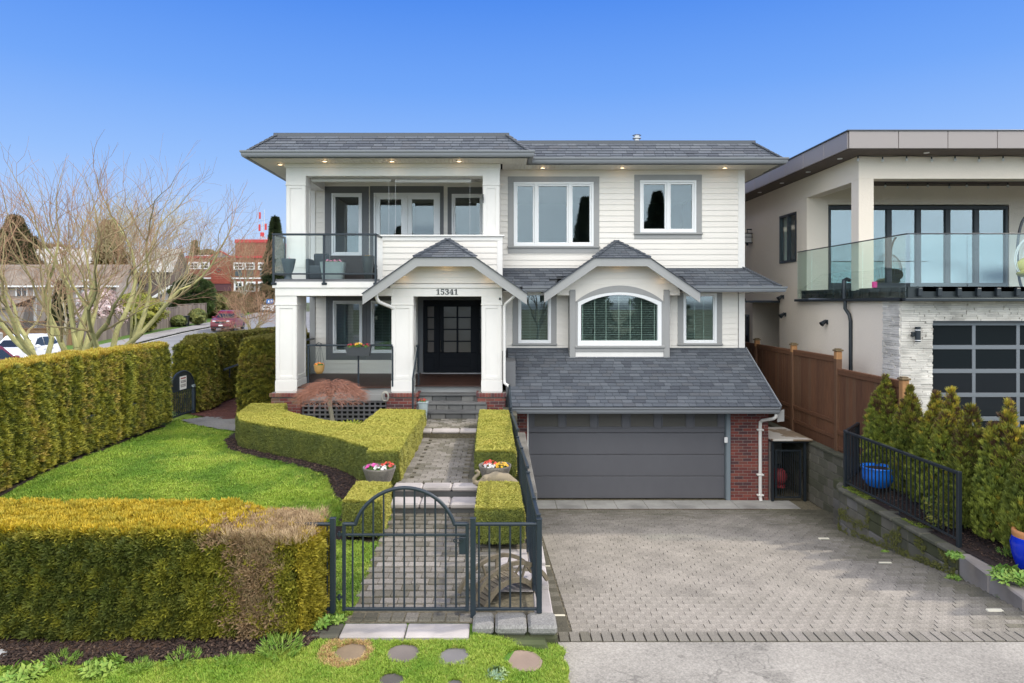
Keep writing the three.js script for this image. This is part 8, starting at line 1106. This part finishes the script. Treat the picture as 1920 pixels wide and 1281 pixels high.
{ const d = 106, x = (u) => X(u, d), y = (v) => Y(v, d); const h = simpleHouse({ label: 'long low building with a pale metal roof behind the bare trees', x0: x(60), x1: x(332), d0: d - 2, d1: d + 3, y0: 3, y1: y(508), yr: y(466), along: 'x', wall: std(lin(0.13, 0.1, 0.085), 0.9), roof: std(lin(0.52, 0.5, 0.46), 0.7, { map: T.mottle }), windows: [[x(160), x(172), y(540), y(515)], [x(200), x(212), y(540), y(515)]] }); const cap = new MB(); cap.box(x(92), x(102), y(492), y(462), -d - 2, -d - 1); cap.build('roof_unit', M.vinyl, h); }
{ // red brick building with the mast
  const d = 112, x = (u) => X(u, d), y = (v) => Y(v, d), z = -d; const h = thing('brick_building', 'red brick building with a square tower and antenna mast on its roof', 'building'); seed(221);
  const bt = tex(256, 6, (u, v) => { const m = (Math.floor(v * 80) % 2 ? 0.5 : 0), e = (v * 80) % 1 < 0.16 || ((u * 27 + m) % 1) < 0.06; return (e ? 1 : 0.72) * (0.85 + 0.3 * (vnoise(u * 27 + m, v * 80, 80, 5) - 0.5)); }); const bk = std(lin(0.4, 0.17, 0.11), 0.95, { map: bt }), red = std(lin(0.5, 0.045, 0.05), 0.6), red2 = std(lin(0.45, 0.1, 0.065), 0.8, { map: bt });
  new MB().box(x(349), x(504), 3, y(482), z - 14, z).build('wall', bk, h); new MB().box(x(432), x(500), y(482), y(449), z - 12, z - 2).build('tower', bk, h);
  new MB().box(x(348), x(505), y(484), y(480), z, z + 0.15).box(x(431.5), x(500.5), y(453), y(447), z - 12, z - 1.9).build('red_band', red, h); new MB().box(x(398), x(434), y(532), y(482), z, z + 0.5).build('entrance_bay', red2, h); new MB().box(x(398), x(434), y(546), y(532), z, z + 0.4).build('entrance_canopy', std(lin(0.12, 0.05, 0.06), 0.8), h);
  new MB().ext([[x(396), y(483)], [x(436), y(483)], [x(416), y(472)]], z - 1, z + 0.6).build('pediment', std(lin(0.22, 0.24, 0.27), 0.7), h); const pr = new MB(); pr.beam([x(395), y(483), z + 0.65], [x(416), y(471.5), z + 0.65], 0.12, 0.25).beam([x(416), y(471.5), z + 0.65], [x(437), y(483), z + 0.65], 0.12, 0.25); pr.build('red_band', red, h); const rr2 = new MB(); roofQuad(rr2, [[x(349), y(481), z + 0.3], [x(432), y(481), z + 0.3], [x(432), y(473), z - 7], [x(349), y(473), z - 7]]); rr2.build('roof_slope', std(lin(0.55, 0.53, 0.5), 0.7), h);
  const win2 = (a, b, c, e, sill) => { const w = part('window', h); new MB().box(x(a), x(b), y(e) - 0.0, y(c), z + 0.02, z + 0.06).build('pane', M.darkPane, w); const f = new MB(); f.box(x(a) - 0.28, x(a), y(e) - 0.15, y(c) + 0.25, z, z + 0.12).box(x(b), x(b) + 0.28, y(e) - 0.15, y(c) + 0.25, z, z + 0.12).box(x(a), x(b), y(c), y(c) + 0.25, z, z + 0.12).box(x(a), x(b), y(e) - 0.15, y(e), z, z + 0.12).box((x(a) + x(b)) / 2 - 0.05, (x(a) + x(b)) / 2 + 0.05, y(e), y(c), z + 0.05, z + 0.1).box(x(a), x(b), (y(c) + y(e)) / 2 - 0.05, (y(c) + y(e)) / 2 + 0.05, z + 0.05, z + 0.09); f.build('frame', M.vinyl, w); if (sill) new MB().box(x(a), x(b), y(e + 14), y(e) - 0.15, z, z + 0.05).build('spandrel', M.planterGrey, w); };
  for (const [a, b] of [[357, 370], [377, 390]]) win2(a, b, 494, 503, false); for (const [a, b] of [[441, 454], [462, 475], [487, 497]]) win2(a, b, 495, 504, true); for (const [a, b] of [[357, 370], [378, 391], [442, 453], [464, 476], [487, 497]]) win2(a, b, 531, 545, false); new MB().box(x(349), x(398), y(523), y(520.5), z, z + 0.1).box(x(434), x(504), y(523), y(520.5), z, z + 0.1).build('stone_band', M.vinyl, h); const rd = part('emblem', h); new MB().add(new THREE.TorusGeometry(0.28, 0.06, 6, 18).translate(x(412), y(507), z + 0.52)).build('ring', M.planterGrey, rd);
  const m = thing('antenna_mast', 'red and white antenna mast standing on the brick tower', 'antenna'); const mx = x(468), mz = z - 6, my = y(447); const wh = std(lin(0.6, 0.6, 0.6), 0.5); new MB().bar([mx, my, mz], [mx, y(408), mz], 0.07).bar([mx + 0.35, my, mz], [mx + 0.35, y(384), mz], 0.04).build('pole', wh, m); const leg = new MB(); for (const [dx, dz] of [[-1.1, 0], [1.1, 0], [0, 1], [-0.6, -0.8], [0.7, -0.8]]) leg.bar([mx + dx, my, mz + dz], [mx, y(432), mz], 0.04); leg.build('strut', wh, m); new MB().box(mx - 0.28, mx + 0.28, y(437), y(429), mz - 0.3, mz + 0.3, 0.05).build('red_drum', red, m); for (const [u, v0, v1] of [[462.5, 426, 413], [474.8, 424, 411.5], [463, 402, 389]]) { new MB().box(x(u) - 0.16, x(u) + 0.16, y(v0), y(v1), mz - 0.1, mz + 0.1, 0.03).build('panel_antenna', red, m); new MB().bar([x(u), y(v0), mz], [mx, y(v0 + 2), mz], 0.03).build('arm', wh, m); } const dish = thing('satellite_dish', 'small red dish on the right corner of the brick tower', 'dish'); new MB().add(new THREE.SphereGeometry(0.55, 16, 8, 0, 6.283, 0, 1).rotateX(1.2).translate(x(492), y(444), mz + 2)).bar([x(492), y(449), mz + 2], [x(492), y(444), mz + 2], 0.06).build('reflector', red, dish);
}
// --- cars
function carProto(name, label, paint, pos, turn) {
  const g = thing(name, label, 'car'); const pm = new THREE.MeshPhysicalMaterial({ color: paint, roughness: 0.35, clearcoat: 0.35, clearcoatRoughness: 0.1 }), gl = std(lin(0.02, 0.025, 0.03), 0.05), blk = std(lin(0.02, 0.02, 0.022), 0.6), chrome = std(lin(0.5, 0.5, 0.52), 0.2, { metalness: 0.9 });
  // profile along z (front at +), height y; swept across x with tumblehome
  const W = 0.92; const sweep = (prof, halfW, name2, mat, par, bev = 0.06) => { const s = new THREE.Shape(); prof.forEach(([a, b], i) => i ? s.lineTo(a, b) : s.moveTo(a, b)); const geo = new THREE.ExtrudeGeometry(s, { depth: 2 * halfW - 2 * bev, bevelEnabled: true, bevelSize: bev * 0.6, bevelThickness: bev, bevelSegments: 3 }); geo.translate(0, 0, -halfW + bev); geo.rotateY(-Math.PI / 2); const p = geo.attributes.position; for (let i = 0; i < p.count; i++) { const y = p.getY(i), z = p.getZ(i); let k = 1 - 0.2 * smooth(0.95, 1.68, y) - 0.13 * smooth(1.5, 2.3, z) - 0.07 * smooth(-1.6, -2.3, z); if (y < 0.4) k *= 0.96; p.setX(i, p.getX(i) * k); } geo.computeVertexNormals(); const m = new MB().add(geo).build(name2, mat, par); return m; };
  const arc = (cz, r) => { const a = []; for (let i = 0; i <= 8; i++) { const t = Math.PI * (1 - i / 8); a.push([cz - r * Math.cos(t) * -1 * -1, 0.3 + r * Math.sin(t)]); } return a; };
  const body = [[-2.2, 0.32], ...arcPts(-1.35, 0.4), ...arcPts(1.4, 0.4), [2.2, 0.3], [2.27, 0.5], [2.25, 0.72], [2.1, 0.93], [1.25, 1.05], [0.98, 1.08], [-2.0, 1.12], [-2.22, 0.95], [-2.27, 0.6]];
  function arcPts(c, r) { const a = []; for (let i = 0; i <= 8; i++) { const t = Math.PI * (1 - i / 8); a.push([c + r * Math.cos(t), 0.3 + r * Math.sin(t)]); } return a; }
  sweep(body, W, 'body', pm, g); sweep([[1.0, 1.05], [0.25, 1.6], [-0.2, 1.67], [-1.3, 1.64], [-1.95, 1.4], [-2.1, 1.08]], W - 0.05, 'cabin', pm, g, 0.08);
  const sideGlass = new MB(); for (const sd of [-1, 1]) for (const pr of [[[0.72, 1.1], [0.15, 1.53], [-0.32, 1.56], [-0.32, 1.1]], [[-0.4, 1.1], [-0.4, 1.56], [-1.15, 1.54], [-1.15, 1.1]], [[-1.23, 1.12], [-1.23, 1.52], [-1.55, 1.46], [-1.78, 1.18]]]) { const s = new THREE.Shape(); pr.forEach(([a, b], i) => i ? s.lineTo(a, b) : s.moveTo(a, b)); const geo = new THREE.ExtrudeGeometry(s, { depth: 0.03, bevelEnabled: false }); geo.rotateY(-Math.PI / 2); const p = geo.attributes.position; for (let i = 0; i < p.count; i++) { const y = p.getY(i), z = p.getZ(i); const k = 1 - 0.2 * smooth(0.95, 1.68, y); p.setX(i, sd * ((W - 0.05) * k + 0.0 + p.getX(i) * 0.5 + 0.016)); } geo.computeVertexNormals(); sideGlass.add(geo); } sideGlass.build('side_window', gl, g);
  const quadG = (a, b, c, d2, n2, nm, mat, par) => { const mb = new MB(); roofQuad(mb, [a, b, c, d2]); return mb.build(nm, mat, par ?? g); };
  quadG([-0.74, 1.1, 0.99], [0.74, 1.1, 0.99], [0.6, 1.57, 0.36], [-0.6, 1.57, 0.36], 0, 'windscreen', gl); quadG([-0.68, 1.2, -2.09], [0.68, 1.2, -2.09], [0.6, 1.5, -1.83], [-0.6, 1.5, -1.83], 0, 'rear_window', gl);
  for (const [sx, z] of [[-1, 1.4], [1, 1.4], [-1, -1.35], [1, -1.35]]) { const w = part('wheel', g); const t = new THREE.CylinderGeometry(0.35, 0.35, 0.22, 24); t.rotateZ(Math.PI / 2); t.translate(sx * 0.8, 0.35, z); new MB().add(t).build('tyre', blk, w); const r = new THREE.CylinderGeometry(0.22, 0.22, 0.03, 20); r.rotateZ(Math.PI / 2); r.translate(sx * 0.915, 0.35, z); const rb = new MB().add(r); rb.build('rim', chrome, w); const sp = new MB(); for (let i = 0; i < 5; i++) { const a = i * 1.2566; sp.beam([sx * 0.935, 0.35, z], [sx * 0.935, 0.35 + 0.2 * Math.sin(a), z + 0.2 * Math.cos(a)], 0.04, 0.03); } sp.build('spokes', blk, w); }
  for (const s of [-1, 1]) { new MB().add(new THREE.SphereGeometry(0.2, 14, 8).scale(1.1, 0.34, 0.5).rotateY(s * 0.35).translate(s * 0.6, 0.83, 2.13)).build('headlight', std(lin(0.6, 0.62, 0.65), 0.1), g); new MB().box(s * 0.62 - 0.2, s * 0.62 + 0.2, 0.86, 1.04, -2.25, -2.18, 0.03).build('tail_light', std(lin(0.4, 0.01, 0.01), 0.2), g); new MB().add(new THREE.SphereGeometry(0.12, 12, 8).scale(1.1, 0.7, 0.6).translate(s * 1.0, 1.14, 0.7)).build('mirror', pm, g); new MB().box(s * 0.93, s * 0.945, 0.92, 0.95, 0.0 - 0.25, -0.1, 0.006).box(s * 0.93, s * 0.945, 0.92, 0.95, -1.1, -0.95, 0.006).build('door_handle', chrome, g); }
  const gr = new THREE.Shape(); gr.moveTo(-0.46, 0.2); gr.lineTo(0.46, 0.2); gr.lineTo(0.4, 0.02); gr.quadraticCurveTo(0, -0.12, -0.4, 0.02); new MB().shape(gr, 0, 0.04, new THREE.Matrix4().makeTranslation(0, 0.62, 2.25)).build('grille', blk, g); new MB().add(new THREE.TorusGeometry(0.07, 0.014, 6, 16).translate(0, 0.72, 2.3)).build('badge', chrome, g); new MB().box(-0.7, 0.7, 0.3, 0.42, 2.18, 2.3, 0.03).build('lower_grille', blk, g); new MB().box(-0.16, 0.16, 0.46, 0.56, 2.29, 2.31).build('number_plate', M.vinyl, g); new MB().box(-0.8, 0.8, 0.26, 0.34, -1.0, 1.05, 0.02).build('sill', blk, g);
  const c = V3(...pos); g.position.copy(c); g.rotation.y = turn; basedSet.add(g); return g;
}
carProto('parked_car', 'dark red car parked at the far kerb facing the viewer', lin(0.14, 0.003, 0.011), [X(428, 57.5), streetY(57) + 0.02, -57.5], 0.12);
const wcar = carProto('parked_car', 'white car parked on the street behind the left hedge and bare trees', lin(0.78, 0.79, 0.8), [-24.1, streetY(34) + 0.02, -34.6], 0.16);
carProto('parked_car', 'dark red car cut off by the left edge, showing only its tail', lin(0.16, 0.008, 0.014), [-21.2, streetY(29) + 0.02, -27.9], Math.PI + 0.1);
{ const c = copyOf(wcar, 'distant white car under the blue street sign', 0, 0, 0); c.position.set(X(507, 92), streetY(92) + 0.02, -92); c.rotation.y = 0.1; }
{ const s = thing('street_sign', 'small blue sign on a post at the far end of the street', 'sign'); const d = 88, x = X(506, d), y = streetY(d); new MB().bar([x, y, -d], [x, Y(561, d), -d], 0.04).build('post', M.planterGrey, s); new MB().box(X(499.5, d), X(512, d), Y(569.5, d), Y(561, d), -d, -d + 0.05, 0.02).build('panel', std(lin(0.02, 0.17, 0.5), 0.5), s); new MB().box(X(503, d), X(505, d), Y(567.5, d), Y(563.5, d), -d + 0.05, -d + 0.06).box(X(508, d), X(511, d), Y(566, d), Y(563.5, d), -d + 0.05, -d + 0.06).build('lettering', M.vinyl, s); }
{ const h = thing('mailbox', 'small blue post box at the kerb beside the small bare tree', 'post box'); const d = 40, x = X(497.5, d), y = Y(617, d); new MB().box(x - 0.11, x + 0.11, y - 0.08, y + 0.09, -d - 0.1, -d + 0.1, 0.03).build('box', std(lin(0.02, 0.05, 0.3), 0.4), h); new MB().bar([x, streetY(d), -d], [x, y - 0.08, -d], 0.035).build('post', M.planterGrey, h); }
{ const p = thing('utility_pole', 'pale utility pole cut by the left edge of the photo', 'pole'); const x = X(0, 36); new MB().bar([x, 1.3, -36], [x, 3.2, -36], 0.12, 0.12, 12).build('pole', M.concrete, p); new MB().bar([x, 3.2, -36], [x, 3.3, -36], 0.14, 0.06, 12).build('pole_cap', M.concrete, p); }

// ------------------------------------------------------------------ finish
for (const o of [...scene.children]) if (o.isGroup && !basedSet.has(o)) rebase(o);
scene.traverse((o) => { if (o.isMesh) { o.castShadow = true; o.receiveShadow = true; } });
renderer.render(scene, camera);
